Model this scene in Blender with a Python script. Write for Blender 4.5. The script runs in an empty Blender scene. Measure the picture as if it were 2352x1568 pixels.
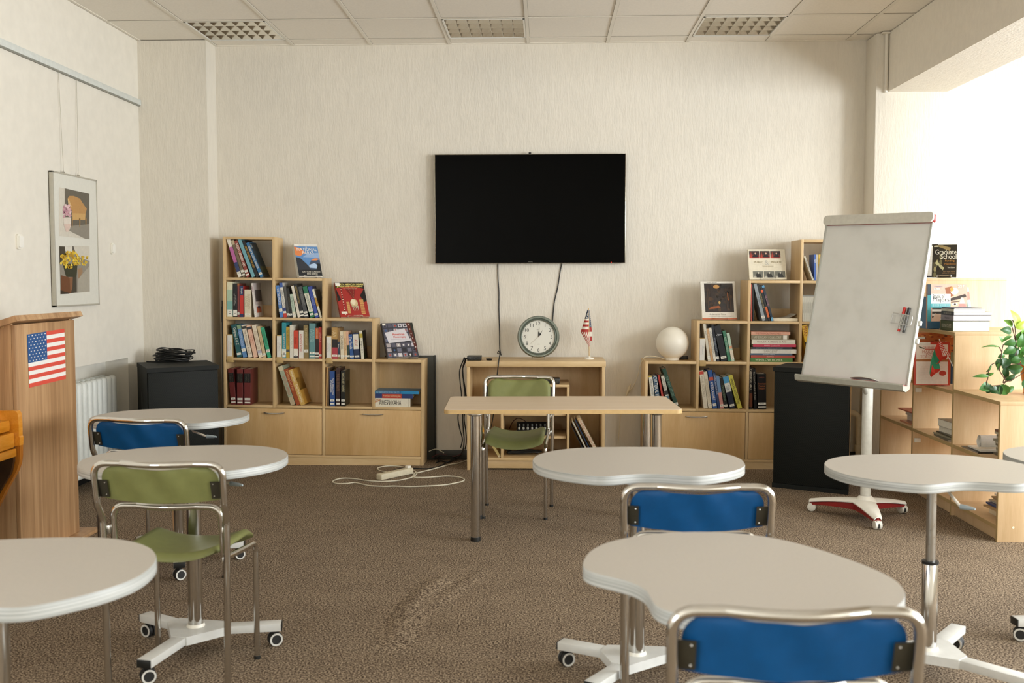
# A classroom corner: bookcases, television, kidney tables and tubular chairs in daylight from the right
LIGHT_E = [90, 120, 280, 95, 50, 140]; EXPOSURE = 0.06
import bpy, bmesh, math, random
from mathutils import Vector, Matrix
random.seed(7)
S = bpy.context.scene
COL = S.collection
PI = math.pi

# ------------------------------------------------------------------ camera model (metres; X right, Y into the room, Z up)
F, PITCH, YAW, ROLL, CX, CY, EYE = 2388.9, .0592, .0328, -.0014, 1176., 784., 1.40
_fw = Vector((-math.sin(YAW)*math.cos(PITCH), math.cos(YAW)*math.cos(PITCH), -math.sin(PITCH)))
_r0 = Vector((math.cos(YAW), math.sin(YAW), 0)); _u0 = _r0.cross(_fw)
_rt = _r0*math.cos(ROLL) + _u0*math.sin(ROLL); _up = _u0*math.cos(ROLL) - _r0*math.sin(ROLL)
def _ray(u, v): return _rt*((u-CX)/F) - _up*((v-CY)/F) + _fw
def onY(u, v, Y):
    d = _ray(u, v); return d*(Y/d.y) + Vector((0, 0, EYE))
def onX(u, v, X):
    d = _ray(u, v); return d*(X/d.x) + Vector((0, 0, EYE))
def onZ(u, v, Z):
    d = _ray(u, v); return d*((Z-EYE)/d.z) + Vector((0, 0, EYE))

# ------------------------------------------------------------------ materials
def lin(h):
    if not isinstance(h, str): return tuple(h)+((1,) if len(h) == 3 else ())
    h = h.lstrip('#'); out = []
    for i in (0, 2, 4):
        c = int(h[i:i+2], 16)/255
        out.append(c/12.92 if c <= .04045 else ((c+.055)/1.055)**2.4)
    return tuple(out)+(1,)
_M = {}
class NT:
    def __init__(s, name):
        s.m = bpy.data.materials.new(name); s.m.use_nodes = True
        s.t = s.m.node_tree; s.b = s.t.nodes['Principled BSDF']
    def n(s, kind, **kw):
        nd = s.t.nodes.new('ShaderNode'+kind)
        for k, v in kw.items():
            if hasattr(nd, k): setattr(nd, k, v)
            else: nd.inputs[k.replace('_', ' ')].default_value = v
        return nd
    def l(s, a, b): s.t.links.new(a, b)
    def coord(s, scale=(1, 1, 1), rot=(0, 0, 0), out='Object'):
        tc = s.n('TexCoord'); mp = s.n('Mapping'); mp.inputs['Scale'].default_value = scale; mp.inputs['Rotation'].default_value = rot
        s.l(tc.outputs[out], mp.inputs['Vector']); return mp.outputs['Vector']
    def ramp(s, fac, stops):
        r = s.n('ValToRGB'); e = r.color_ramp.elements
        while len(e) < len(stops): e.new(.5)
        for i, (p, c) in enumerate(stops): e[i].position = p; e[i].color = lin(c)
        s.l(fac, r.inputs['Fac']); return r.outputs['Color']
    def bump(s, h, strength, dist=.01):
        b = s.n('Bump'); b.inputs['Strength'].default_value = strength; b.inputs['Distance'].default_value = dist
        s.l(h, b.inputs['Height']); s.l(b.outputs['Normal'], s.b.inputs['Normal'])
def plain(col, rough=.5, metal=0., var=.06, scale=40, spec=.5, coat=0.):
    key = (col, rough, metal, var, scale, spec, coat)
    if key in _M: return _M[key]
    t = NT('surface_'+str(col).strip('#'))
    b = t.b; b.inputs['Roughness'].default_value = rough; b.inputs['Metallic'].default_value = metal
    b.inputs['Specular IOR Level'].default_value = spec; b.inputs['Coat Weight'].default_value = coat
    c = lin(col)
    if var:
        nz = t.n('TexNoise'); nz.inputs['Scale'].default_value = scale; nz.inputs['Detail'].default_value = 3
        t.l(t.coord(), nz.inputs['Vector'])
        lo = tuple(x*(1-var) for x in c[:3]); hi = tuple(min(1, x*(1+var)) for x in c[:3])
        t.l(t.ramp(nz.outputs['Fac'], [(.3, lo), (.7, hi)]), b.inputs['Base Color'])
    else: b.inputs['Base Color'].default_value = c
    _M[key] = t.m; return t.m
def flat(col, rough=.55): return plain(col, rough, 0, 0)
def wood(name, dark, mid, light, scale=(9, 9, .7), rough=.42, bump=.05, streak=1.):
    if name in _M: return _M[name]
    t = NT(name); v = t.coord(scale)
    a = t.n('TexNoise'); a.inputs['Scale'].default_value = 2.2; a.inputs['Detail'].default_value = 6; a.inputs['Roughness'].default_value = .55; a.inputs['Distortion'].default_value = .6
    t.l(v, a.inputs['Vector'])
    f = t.n('TexNoise'); f.inputs['Scale'].default_value = 26; f.inputs['Detail'].default_value = 4
    t.l(v, f.inputs['Vector'])
    m = t.n('Mix'); m.data_type = 'FLOAT'; m.inputs[0].default_value = .3
    t.l(a.outputs['Fac'], m.inputs[2]); t.l(f.outputs['Fac'], m.inputs[3])
    t.l(t.ramp(m.outputs[0], [(.5-.18*streak, dark), (.5, mid), (.5+.18*streak, light)]), t.b.inputs['Base Color'])
    t.b.inputs['Roughness'].default_value = rough
    if bump: t.bump(m.outputs[0], bump, .002)
    _M[name] = t.m; return t.m
def chrome(name='chrome', col='#C9C8C4', rough=.12):
    if name in _M: return _M[name]
    t = NT(name); t.b.inputs['Base Color'].default_value = lin(col); t.b.inputs['Metallic'].default_value = 1
    nz = t.n('TexNoise'); nz.inputs['Scale'].default_value = 60; t.l(t.coord(), nz.inputs['Vector'])
    mr = t.n('MapRange'); mr.inputs['To Min'].default_value = rough*.7; mr.inputs['To Max'].default_value = rough*1.4
    t.l(nz.outputs['Fac'], mr.inputs['Value']); t.l(mr.outputs['Result'], t.b.inputs['Roughness'])
    _M[name] = t.m; return t.m

# ------------------------------------------------------------------ mesh builder
class MB:
    def __init__(s): s.bm = bmesh.new(); s.mats = []; s.cur = 0
    def mat(s, m):
        if m not in s.mats: s.mats.append(m)
        s.cur = s.mats.index(m); return s
    def _set(s, faces):
        for f in faces: f.material_index = s.cur
    def poly(s, pts):
        vs = [s.bm.verts.new(p) for p in pts]
        try: f = s.bm.faces.new(vs)
        except ValueError: return
        f.material_index = s.cur
    def box(s, x0, y0, z0, x1, y1, z1, M=None, bev=0., seg=2):
        if x0 > x1: x0, x1 = x1, x0
        if y0 > y1: y0, y1 = y1, y0
        if z0 > z1: z0, z1 = z1, z0
        n0 = len(s.bm.faces); s.bm.faces.ensure_lookup_table()
        r = bmesh.ops.create_cube(s.bm, size=1, matrix=Matrix.Translation(((x0+x1)/2, (y0+y1)/2, (z0+z1)/2)) @ Matrix.Diagonal((x1-x0, y1-y0, z1-z0, 1)))
        vs = r['verts']; fs = set(f for v in vs for f in v.link_faces)
        if bev:
            es = list(set(e for v in vs for e in v.link_edges))
            rr = bmesh.ops.bevel(s.bm, geom=es, offset=min(bev, .45*min(x1-x0, y1-y0, z1-z0)), segments=seg, profile=.5, affect='EDGES')
            fs = set(f for f in rr['faces']) | set(f for f in fs if f.is_valid); vs = list(set(v for f in fs for v in f.verts))
        if M is not None: bmesh.ops.transform(s.bm, matrix=M, verts=vs)
        s._set(fs); return s
    def prism(s, outline, z0, z1, M=None, caps=True, side=True):
        """outline: list of (x, y), counter clockwise seen from +z"""
        M = M or Matrix.Identity(4)
        lo = [s.bm.verts.new(M @ Vector((x, y, z0))) for x, y in outline]; hi = [s.bm.verts.new(M @ Vector((x, y, z1))) for x, y in outline]
        n = len(outline); fs = []
        if side:
            for i in range(n): fs.append(s.bm.faces.new((lo[i], lo[(i+1) % n], hi[(i+1) % n], hi[i])))
        if caps: fs.append(s.bm.faces.new(hi)); fs.append(s.bm.faces.new(lo[::-1]))
        s._set(fs); return s
    def tube(s, path, r, n=10, closed=False, caps=True):
        P = [Vector(p) for p in path]; m = len(P); rings = []
        rr = r if isinstance(r, (list, tuple)) else [r]*m
        def tan(i):
            if closed: return (P[(i+1) % m]-P[(i-1) % m]).normalized()
            if i == 0: return (P[1]-P[0]).normalized()
            if i == m-1: return (P[-1]-P[-2]).normalized()
            return ((P[i+1]-P[i]).normalized()+(P[i]-P[i-1]).normalized()).normalized()
        t = tan(0); nrm = t.orthogonal().normalized()
        for i in range(m):
            t2 = tan(i); ax = t.cross(t2)
            if ax.length > 1e-7: nrm = Matrix.Rotation(t.angle(t2), 3, ax.normalized()) @ nrm
            nrm = (nrm-t2*nrm.dot(t2)).normalized(); t = t2; b = t.cross(nrm)
            rings.append([s.bm.verts.new(P[i]+(nrm*math.cos(2*PI*k/n)+b*math.sin(2*PI*k/n))*rr[i]) for k in range(n)])
        fs = []
        for i in range(m if closed else m-1):
            a, b = rings[i], rings[(i+1) % m]
            for k in range(n): fs.append(s.bm.faces.new((a[k], a[(k+1) % n], b[(k+1) % n], b[k])))
        if caps and not closed: fs.append(s.bm.faces.new(rings[0][::-1])); fs.append(s.bm.faces.new(rings[-1]))
        s._set(fs); return s
    def lathe(s, prof, n=32, M=None):
        M = M or Matrix.Identity(4); rings = []
        for r, z in prof:
            if r < 1e-6: rings.append([s.bm.verts.new(M @ Vector((0, 0, z)))])
            else: rings.append([s.bm.verts.new(M @ Vector((r*math.cos(2*PI*k/n), r*math.sin(2*PI*k/n), z))) for k in range(n)])
        fs = []
        for a, b in zip(rings, rings[1:]):
            for k in range(n):
                q = []
                for v in (a[k % len(a)], a[(k+1) % len(a)], b[(k+1) % len(b)], b[k % len(b)]):
                    if v not in q: q.append(v)
                if len(q) > 2: fs.append(s.bm.faces.new(q))
        s._set(fs); return s
    def sphere(s, c, r, sx=1, sy=1, sz=1, n=20):
        q = bmesh.ops.create_uvsphere(s.bm, u_segments=n, v_segments=max(8, n*2//3), radius=r, matrix=Matrix.Translation(c) @ Matrix.Diagonal((sx, sy, sz, 1)))
        s._set(set(f for v in q['verts'] for f in v.link_faces)); return s
    def grid(s, fn, nu, nv, thick=None):
        """surface fn(u,v)->Vector, optionally doubled along an offset function thick(u,v)->Vector"""
        def sheet(off):
            return [[s.bm.verts.new(fn(i/nu, j/nv)+(off(i/nu, j/nv) if off else Vector())) for j in range(nv+1)] for i in range(nu+1)]
        A = sheet(None); fs = []
        for i in range(nu):
            for j in range(nv): fs.append(s.bm.faces.new((A[i][j], A[i+1][j], A[i+1][j+1], A[i][j+1])))
        if thick:
            B = sheet(thick)
            for i in range(nu):
                for j in range(nv): fs.append(s.bm.faces.new((B[i][j], B[i][j+1], B[i+1][j+1], B[i+1][j])))
            for i in range(nu):
                fs.append(s.bm.faces.new((A[i][0], B[i][0], B[i+1][0], A[i+1][0]))); fs.append(s.bm.faces.new((A[i][nv], A[i+1][nv], B[i+1][nv], B[i][nv])))
            for j in range(nv):
                fs.append(s.bm.faces.new((A[0][j], A[0][j+1], B[0][j+1], B[0][j]))); fs.append(s.bm.faces.new((A[nu][j], B[nu][j], B[nu][j+1], A[nu][j+1])))
        s._set(fs); return s
    def text(s, body, c, base, up, w, h, squash=.6, bold=0.):
        """flat printed lettering centred at c, fitted into w x h"""
        tv, tf, bw, bh = glyphs(body, bold)
        if bw <= 0: return s
        base = Vector(base).normalized(); up = Vector(up).normalized(); c = Vector(c)
        sy = h/bh; sx = sy
        if bw*sx > w: sx = max(w/bw, 0)
        if sx < squash*sy: sy = sx/squash
        vs = [s.bm.verts.new(c+base*(x*sx)+up*(y*sy)) for x, y in tv]
        for f in tf:
            try: s.bm.faces.new([vs[i] for i in f]).material_index = s.cur
            except ValueError: pass
        return s
    def build(s, name, parent=None, world=False, sharp=.6):
        me = bpy.data.meshes.new(name)
        if world and parent is not None: bmesh.ops.transform(s.bm, matrix=WM[parent.name].inverted(), verts=s.bm.verts)
        bmesh.ops.recalc_face_normals(s.bm, faces=[f for f in s.bm.faces]) if not getattr(s, 'keepn', False) else None
        s.bm.to_mesh(me); s.bm.free()
        for m in s.mats: me.materials.append(m)
        me.polygons.foreach_set('use_smooth', [True]*len(me.polygons)); me.set_sharp_from_angle(angle=sharp)
        o = bpy.data.objects.new(name, me); COL.objects.link(o)
        if parent is not None: o.parent = parent
        WM[o.name] = Matrix.Identity(4) if parent is None else WM[parent.name].copy()
        return o
WM = {}
_G = {}
def glyphs(body, bold=0.):
    k = (body, bold)
    if k in _G: return _G[k]
    cu = bpy.data.curves.new('lettering', 'FONT'); cu.body = body; cu.align_x = 'CENTER'; cu.resolution_u = 3; cu.offset = bold; cu.space_line = .9
    ob = bpy.data.objects.new('lettering', cu)
    me = bpy.data.meshes.new_from_object(ob)
    V = [(v.co.x, v.co.y) for v in me.vertices]; T = [tuple(p.vertices) for p in me.polygons]
    bpy.data.objects.remove(ob); bpy.data.curves.remove(cu); bpy.data.meshes.remove(me)
    if V:
        x0 = min(v[0] for v in V); x1 = max(v[0] for v in V); y0 = min(v[1] for v in V); y1 = max(v[1] for v in V)
        V = [(x-(x0+x1)/2, y-(y0+y1)/2) for x, y in V]; r = (V, T, x1-x0, max(y1-y0, .01))
    else: r = ([], [], 0, 1)
    _G[k] = r; return r
def tag(o, label, cat, group=None, kind=None):
    if label: o['label'] = label
    if cat: o['category'] = cat
    if group: o['group'] = group
    if kind: o['kind'] = kind
    return o
def thing(name, label, cat, loc=(0, 0, 0), rotz=0., group=None, M=None):
    o = bpy.data.objects.new(name, None); COL.objects.link(o); o.empty_display_size = .1
    m = M if M is not None else Matrix.Translation(loc) @ Matrix.Rotation(rotz, 4, 'Z')
    o.matrix_world = m; WM[o.name] = m.copy()
    return tag(o, label, cat, group)
def struct(mb, name, parent=None, **kw):
    o = mb.build(name, parent, **kw)
    if parent is None: o['kind'] = 'structure'
    return o
def fillet(pts, rad, seg=6, closed=False):
    """round the corners of a polyline"""
    P = [Vector(p) for p in pts]; out = []; n = len(P)
    for i in range(n):
        if not closed and i in (0, n-1): out.append(P[i]); continue
        a, b, c = P[i-1], P[i], P[(i+1) % n]
        r = rad[i] if isinstance(rad, (list, tuple)) else rad
        if r <= 0: out.append(b); continue
        d1 = (a-b); d2 = (c-b); ang = d1.angle(d2)
        if ang > PI-.02: out.append(b); continue
        t = min(r/math.tan(ang/2), .49*d1.length, .49*d2.length)
        p1 = b+d1.normalized()*t; p2 = b+d2.normalized()*t
        for k in range(seg+1):
            u = k/seg; out.append(p1*(1-u)**2+b*2*u*(1-u)+p2*u*u)
    return out
def smooth(pts, seg=8, closed=False):
    """Catmull-Rom through the points"""
    P = [Vector(p) for p in pts]; n = len(P); out = []
    for i in range(n if closed else n-1):
        if closed: a, b, c, d = P[i-1], P[i], P[(i+1) % n], P[(i+2) % n]
        else: a, b, c, d = P[max(i-1, 0)], P[i], P[i+1], P[min(i+2, n-1)]
        for k in range(seg):
            t = k/seg
            out.append(.5*((2*b)+(c-a)*t+(2*a-5*b+4*c-d)*t*t+(3*b-a-3*c+d)*t**3))
    if not closed: out.append(P[-1])
    return out
def rrect(w, d, r, seg=5):
    pts = []
    for cx, cy, a0 in ((w/2-r, d/2-r, 0), (-w/2+r, d/2-r, PI/2), (-w/2+r, -d/2+r, PI), (w/2-r, -d/2+r, 1.5*PI)):
        for k in range(seg+1): a = a0+PI/2*k/seg; pts.append((cx+r*math.cos(a), cy+r*math.sin(a)))
    return pts
ORD = ['first', 'second', 'third', 'fourth', 'fifth', 'sixth', 'seventh', 'eighth', 'ninth', 'tenth', 'eleventh', 'twelfth']
# ------------------------------------------------------------------ shared materials
def plaster(name, col, sx, sz, strength, dist):
    t = NT(name); v = t.coord((sx, sx, sz))
    a = t.n('TexNoise'); a.inputs['Scale'].default_value = 1; a.inputs['Detail'].default_value = 4; a.inputs['Roughness'].default_value = .6; t.l(v, a.inputs['Vector'])
    b = t.n('TexNoise'); b.inputs['Scale'].default_value = .45; b.inputs['Detail'].default_value = 2; t.l(v, b.inputs['Vector'])
    c = lin(col); t.l(t.ramp(b.outputs['Fac'], [(.3, tuple(x*.965 for x in c[:3])), (.7, tuple(min(1, x*1.02) for x in c[:3]))]), t.b.inputs['Base Color'])
    h = t.ramp(a.outputs['Fac'], [(.42, (0, 0, 0)), (.60, (1, 1, 1))])
    t.b.inputs['Roughness'].default_value = .75; t.b.inputs['Specular IOR Level'].default_value = .25; t.bump(h, strength, dist); return t.m
M_TEX = plaster('bark_plaster_cream', '#DFD9CC', 75, 16, .3, .003)
M_WALL = plaster('smooth_paint_cream', '#E6E1D5', 30, 30, .05, .002)
M_TILE = plaster('ceiling_tile_white', '#EFEAE0', 160, 160, .10, .002)
M_BAR = flat('#E6E1D5', .5)
M_CARPET = None
def carpet():
    t = NT('carpet_brown_flecked'); v = t.coord((1, 1, 1))
    a = t.n('TexNoise'); a.inputs['Scale'].default_value = 140; a.inputs['Detail'].default_value = 2; a.inputs['Roughness'].default_value = .7; t.l(v, a.inputs['Vector'])
    b = t.n('TexNoise'); b.inputs['Scale'].default_value = 5; b.inputs['Detail'].default_value = 4; t.l(v, b.inputs['Vector'])
    m = t.n('Mix'); m.data_type = 'FLOAT'; m.inputs[0].default_value = .05; t.l(a.outputs['Fac'], m.inputs[2]); t.l(b.outputs['Fac'], m.inputs[3])
    t.l(t.ramp(m.outputs[0], [(.40, '#3A2E25'), (.5, '#746453'), (.60, '#B5A38B')]), t.b.inputs['Base Color'])
    t.b.inputs['Roughness'].default_value = .95; t.b.inputs['Specular IOR Level'].default_value = .1
    t.bump(a.outputs['Fac'], .12, .004); return t.m
M_CARPET = carpet()
M_BEECH = wood('beech_melamine', '#C6A779', '#D1B384', '#D9BE91', (7, 7, .8))
M_BEECH_H = wood('beech_melamine_across', '#C6A779', '#D1B384', '#D9BE91', (.8, 7, 7))
M_MAPLE = wood('maple_melamine', '#C49D66', '#D0AB75', '#DBBA87', (5, 5, .5), .4, .03, 1.2)
M_PALE = wood('pale_maple_melamine', '#C8A87D', '#D4B68D', '#DDC29C', (5, 5, .5), .4, .03, 1.1)
M_DESK = wood('beech_desk_top', '#C9B295', '#CFB99D', '#D5C1A7', (.7, 9, 9), .38, .03, .8)
M_WALNUT = wood('lectern_striped_wood', '#8F6A47', '#B58E65', '#CFAE85', (10, 10, .22), .45, .03, 1.2)
M_ORANGE = wood('piano_orange_veneer', '#B8741A', '#C88327', '#D6963C', (5, .8, 5), .18, .02)
M_DARKWOOD = plain('#3A2512', .35, 0, .2, 12)
M_CHROME = chrome('chrome', '#CFCDC8', .10)
M_CHROME_S = chrome('satin_chrome', '#C4C2BC', .22)
M_STEEL = chrome('brushed_steel', '#B8B6B0', .3)
M_WHITE = plain('#E9E6DC', .45, 0, .02)
M_WHITEPL = plain('#ECE8DC', .35, 0, .02)
M_BLACK = plain('#151614', .45, 0, .1)
M_BLACKR = plain('#141412', .6, 0, .1)
M_GREYM = plain('#D5D5D0', .42, 0, .03)
M_PAPER = plain('#E8DFC8', .8, 0, .08, 200)
M_CABLE = plain('#0E0E0D', .5, 0, 0)
M_CORDW = plain('#D9D2BC', .5, 0, 0)

# ------------------------------------------------------------------ room shell
XL, XW, YB, YF, ZC = -3.065, 5.6, 8.04, -3.0, 3.192
def ridge(x, y):
    """wrinkles in the loose carpet"""
    h = 0
    for pts, w, a in RIDGES:
        best = 9
        for (x0, y0), (x1, y1) in zip(pts, pts[1:]):
            dx, dy = x1-x0, y1-y0; t = max(0, min(1, ((x-x0)*dx+(y-y0)*dy)/(dx*dx+dy*dy)))
            q = math.hypot(x-x0-t*dx, y-y0-t*dy); e = min(t if (x0, y0) == pts[0] else 1, 1-t if (x1, y1) == pts[-1] else 1)
            if q < best: best = q; fade = min(1, .25+e*3)
        h += a*math.exp(-(best/w)**2)*fade
    return h
def fz(u, v): p = onZ(u, v, 0); return (p.x, p.y)
RIDGES = [([fz(1020, 1328), fz(975, 1360), fz(935, 1410), fz(900, 1490)], .055, .012), ([fz(1110, 1310), fz(1060, 1345), fz(985, 1400)], .03, .007),
          ([fz(1190, 1245), fz(1270, 1260), fz(1400, 1285)], .025, .008), ([fz(745, 1255), fz(830, 1262), fz(905, 1270)], .05, .005),
          ([fz(1960, 1420), fz(2050, 1440), fz(2200, 1435)], .06, .006)]
mb = MB().mat(M_CARPET)
xs = [XL-.2, -2.4, -1.6]+[-1.5+.0225*i for i in range(125)]+[1.4, 2.2, 3.2, 4.4, XW]
ys = [YF, -1, 1, 2]+[2.6+.0225*i for i in range(112)]+[5.3, 6, 7, YB+.1]
vg = [[mb.bm.verts.new((x, y, ridge(x, y) if -1.5 < x < 1.3 and 2.6 < y < 5.12 else 0)) for y in ys] for x in xs]
for i in range(len(xs)-1):
    for j in range(len(ys)-1): mb.bm.faces.new((vg[i][j], vg[i+1][j], vg[i+1][j+1], vg[i][j+1]))
struct(mb, 'floor', sharp=3)

# walls
mb = MB().mat(M_TEX); mb.box(XL-.2, YB, 0, XW+.2, YB+.2, ZC+.1); struct(mb, 'wall_back')
mb = MB().mat(M_TEX); mb.box(XL, 7.817, 0, -2.545, YB, ZC); struct(mb, 'wall_pilaster_left')
mb = MB().mat(M_TEX); mb.box(2.41, 7.79, 0, 2.97, YB, ZC, bev=.008); struct(mb, 'wall_column_right')
mb = MB().mat(M_WALL)
NY0, NY1, NZ, NX = 4.95, 7.515, .835, -3.235
LFILL_WIN = (-2.4, .4)  # added opening out of view, put in to fill the beam and flipchart
mb.box(XL-.25, YF, 0, XL, LFILL_WIN[0], ZC); mb.box(XL-.25, LFILL_WIN[1], 0, XL, NY0, ZC); mb.box(XL-.25, LFILL_WIN[0], 0, XL, LFILL_WIN[1], .85); mb.box(XL-.25, LFILL_WIN[0], 2.6, XL, LFILL_WIN[1], ZC); mb.box(XL-.25, NY1, 0, XL, YB, ZC); mb.box(XL-.25, NY0, NZ, XL, NY1, ZC); mb.box(XL-.25, NY0, 0, NX, NY1, NZ)
struct(mb, 'wall_left')
mb = MB().mat(M_WALL); mb.box(XL-.2, YF-.2, 0, XW+.2, YF, ZC+.1); struct(mb, 'wall_front')
# window wall of the wing, outside the frame to the right: three windows, plus a camera-side pair added for frontal fill light
WIN_AND_FILL = [(-2.75, -1.05), (-.75, .95), (2.3, 4.0), (4.3, 6.0), (6.2, 7.75)]; WZ0, WZ1 = .85, 2.72
mb = MB().mat(M_WALL)
edges = [YF]+[e for w in WIN_AND_FILL for e in w]+[YB]
for i in range(0, len(edges), 2): mb.box(XW, edges[i], 0, XW+.25, edges[i+1], ZC)
for a, b in WIN_AND_FILL: mb.box(XW, a, 0, XW+.25, b, WZ0); mb.box(XW, a, WZ1, XW+.25, b, ZC)
struct(mb, 'wall_right')
mg = NT('window_glass'); mg.b.inputs['Base Color'].default_value = (1, 1, 1, 1); mg.b.inputs['Transmission Weight'].default_value = 1; mg.b.inputs['Roughness'].default_value = .0; mg.b.inputs['IOR'].default_value = 1.02
for i, (a, b) in enumerate(WIN_AND_FILL):
    mb = MB().mat(M_WHITE)
    for y0, y1 in ((a, a+.06), (b-.06, b), ((a+b)/2-.04, (a+b)/2+.04)): mb.box(XW+.08, y0, WZ0, XW+.15, y1, WZ1)
    for z0, z1 in ((WZ0, WZ0+.06), (WZ1-.06, WZ1)): mb.box(XW+.08, a, z0, XW+.15, b, z1)
    w = struct(mb, 'window_%d' % (i+1))
    mb = MB().mat(mg.m); mb.box(XW+.11, a+.06, WZ0+.06, XW+.118, b-.06, WZ1-.06); mb.build('window_pane', w)
    mb = MB().mat(M_WHITE); mb.box(XW-.16, a-.05, WZ0-.04, XW+.08, b+.05, WZ0, bev=.006); mb.build('window_sill', w)
mb = MB().mat(M_WHITE)
for y0, y1 in ((LFILL_WIN[0], LFILL_WIN[0]+.06), (LFILL_WIN[1]-.06, LFILL_WIN[1]), (-1.04, -.96)): mb.box(XL-.15, y0, .85, XL-.08, y1, 2.6)
for z0, z1 in ((.85, .91), (2.54, 2.6)): mb.box(XL-.15, LFILL_WIN[0], z0, XL-.08, LFILL_WIN[1], z1)
w = struct(mb, 'window_%d' % (len(WIN_AND_FILL)+1))  # frame of the added left opening, out of view
mb = MB().mat(mg.m); mb.box(XL-.118, LFILL_WIN[0]+.06, .91, XL-.11, LFILL_WIN[1]-.06, 2.54); mb.build('window_pane', w)
# beam between the room and the wing
M_BEAM = plaster('beam_plaster', '#E8E2D5', 60, 40, .3, .003)
mb = MB().mat(M_BEAM); mb.box(2.497, YF, 2.768, 2.93, 7.79, ZC); struct(mb, 'ceiling_beam')
# ceiling: tiles on a 60 cm grid
GX, GY = -.136, 7.2535
LIGHTS = [(-4, -1), (-1, -1), (2, -1)]
def gx(i): return GX+.6*i
def gy(j): return GY+.6*j
mb = MB().mat(M_TILE); mb.keepn = True
ix = [i for i in range(-6, 11)]; jy = [j for j in range(-18, 3)]
LC = {(-4, 0), (-1, 0), (2, 0)}
for i in range(-6, 11):
    for j in range(-18, 2):
        if (i, j) in LC: continue
        x0, x1, y0, y1 = max(gx(i), XL-.05), min(gx(i+1), XW+.05), max(gy(j), YF-.05), min(gy(j+1), YB+.05)
        if x1-x0 < .01 or y1-y0 < .01: continue
        mb.poly([(x0, y0, ZC+.006), (x0, y1, ZC+.006), (x1, y1, ZC+.006), (x1, y0, ZC+.006)])
ceil = struct(mb, 'ceiling')
mb = MB().mat(M_BAR)
for i in range(-5, 10): mb.box(gx(i)-.012, YF, ZC, gx(i)+.012, YB, ZC+.012)
for j in range(-17, 2): mb.box(XL, gy(j)-.012, ZC+.001, XW, gy(j)+.012, ZC+.012)
mb.box(XL, YF, ZC+.0015, XL+.022, YB, ZC+.012); mb.box(XL, YB-.02, ZC+.0015, XW, YB, ZC+.012)
mb.build('ceiling_grid', ceil)
mb = MB().mat(flat('#8A8272')); 
for i in range(-5, 10):
    for s in (-1, 1): mb.box(gx(i)+s*.0125-.0012, YF, ZC+.0035, gx(i)+s*.0125+.0012, YB, ZC+.0058)
for j in range(-17, 2):
    for s in (-1, 1): mb.box(XL, gy(j)+s*.0125-.0012, ZC+.0035, XW, gy(j)+s*.0125+.0012, ZC+.0058)
mb.build('ceiling_shadow_gap', ceil)
# baseboards and rail
M_SKIRT = plain('#2E2A1E', .5)
mb = MB().mat(M_SKIRT); mb.box(-2.54, YB-.018, 0, 2.41, YB, .075, bev=.003); struct(mb, 'baseboard_back')
mb = MB().mat(M_SKIRT); mb.box(XL, 3.0, 0, XL+.015, NY0, .07); mb.box(XL, NY1, 0, XL+.015, 7.817, .07); struct(mb, 'baseboard_left')
mb = MB().mat(plain('#D9DEDA', .35)); mb.box(XL, .5, 2.712, XL+.022, 7.817, 2.752, bev=.003)
mb.mat(flat('#8B8A80')); mb.box(XL, .5, 2.704, XL+.012, 7.817, 2.712); struct(mb, 'trim_1')
# thin pipe in the corner of the beam and the white heating pipe beside the column
mb = MB().mat(M_WALL); mb.tube([(2.478, 7.772, 2.76), (2.478, 7.772, ZC-.01)], .012, 10); mb.mat(M_BEAM); mb.box(2.44, 7.74, ZC-.012, 2.495, 7.785, ZC-.002)
tag(mb.build('pipe'), 'thin white pipe in the corner where beam meets column under ceiling', 'pipe')
o = thing('heating_pipe', 'cream heating pipe elbow low on the wall behind the flipchart column', 'pipe', (2.36, 7.9, 0))
mb = MB().mat(plain('#C8BFA8', .4)); mb.tube(fillet([(2.262, 7.93, .405), (2.365, 7.90, .38), (2.365, 7.90, .02)], .05), .022, 12); mb.build('pipe_run', o, world=True)
mb = MB().mat(plain('#C8BFA8', .4)); mb.tube([(2.365, 7.90, .10), (2.365, 7.90, .15)], .03, 12); mb.build('collar', o, world=True)

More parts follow.
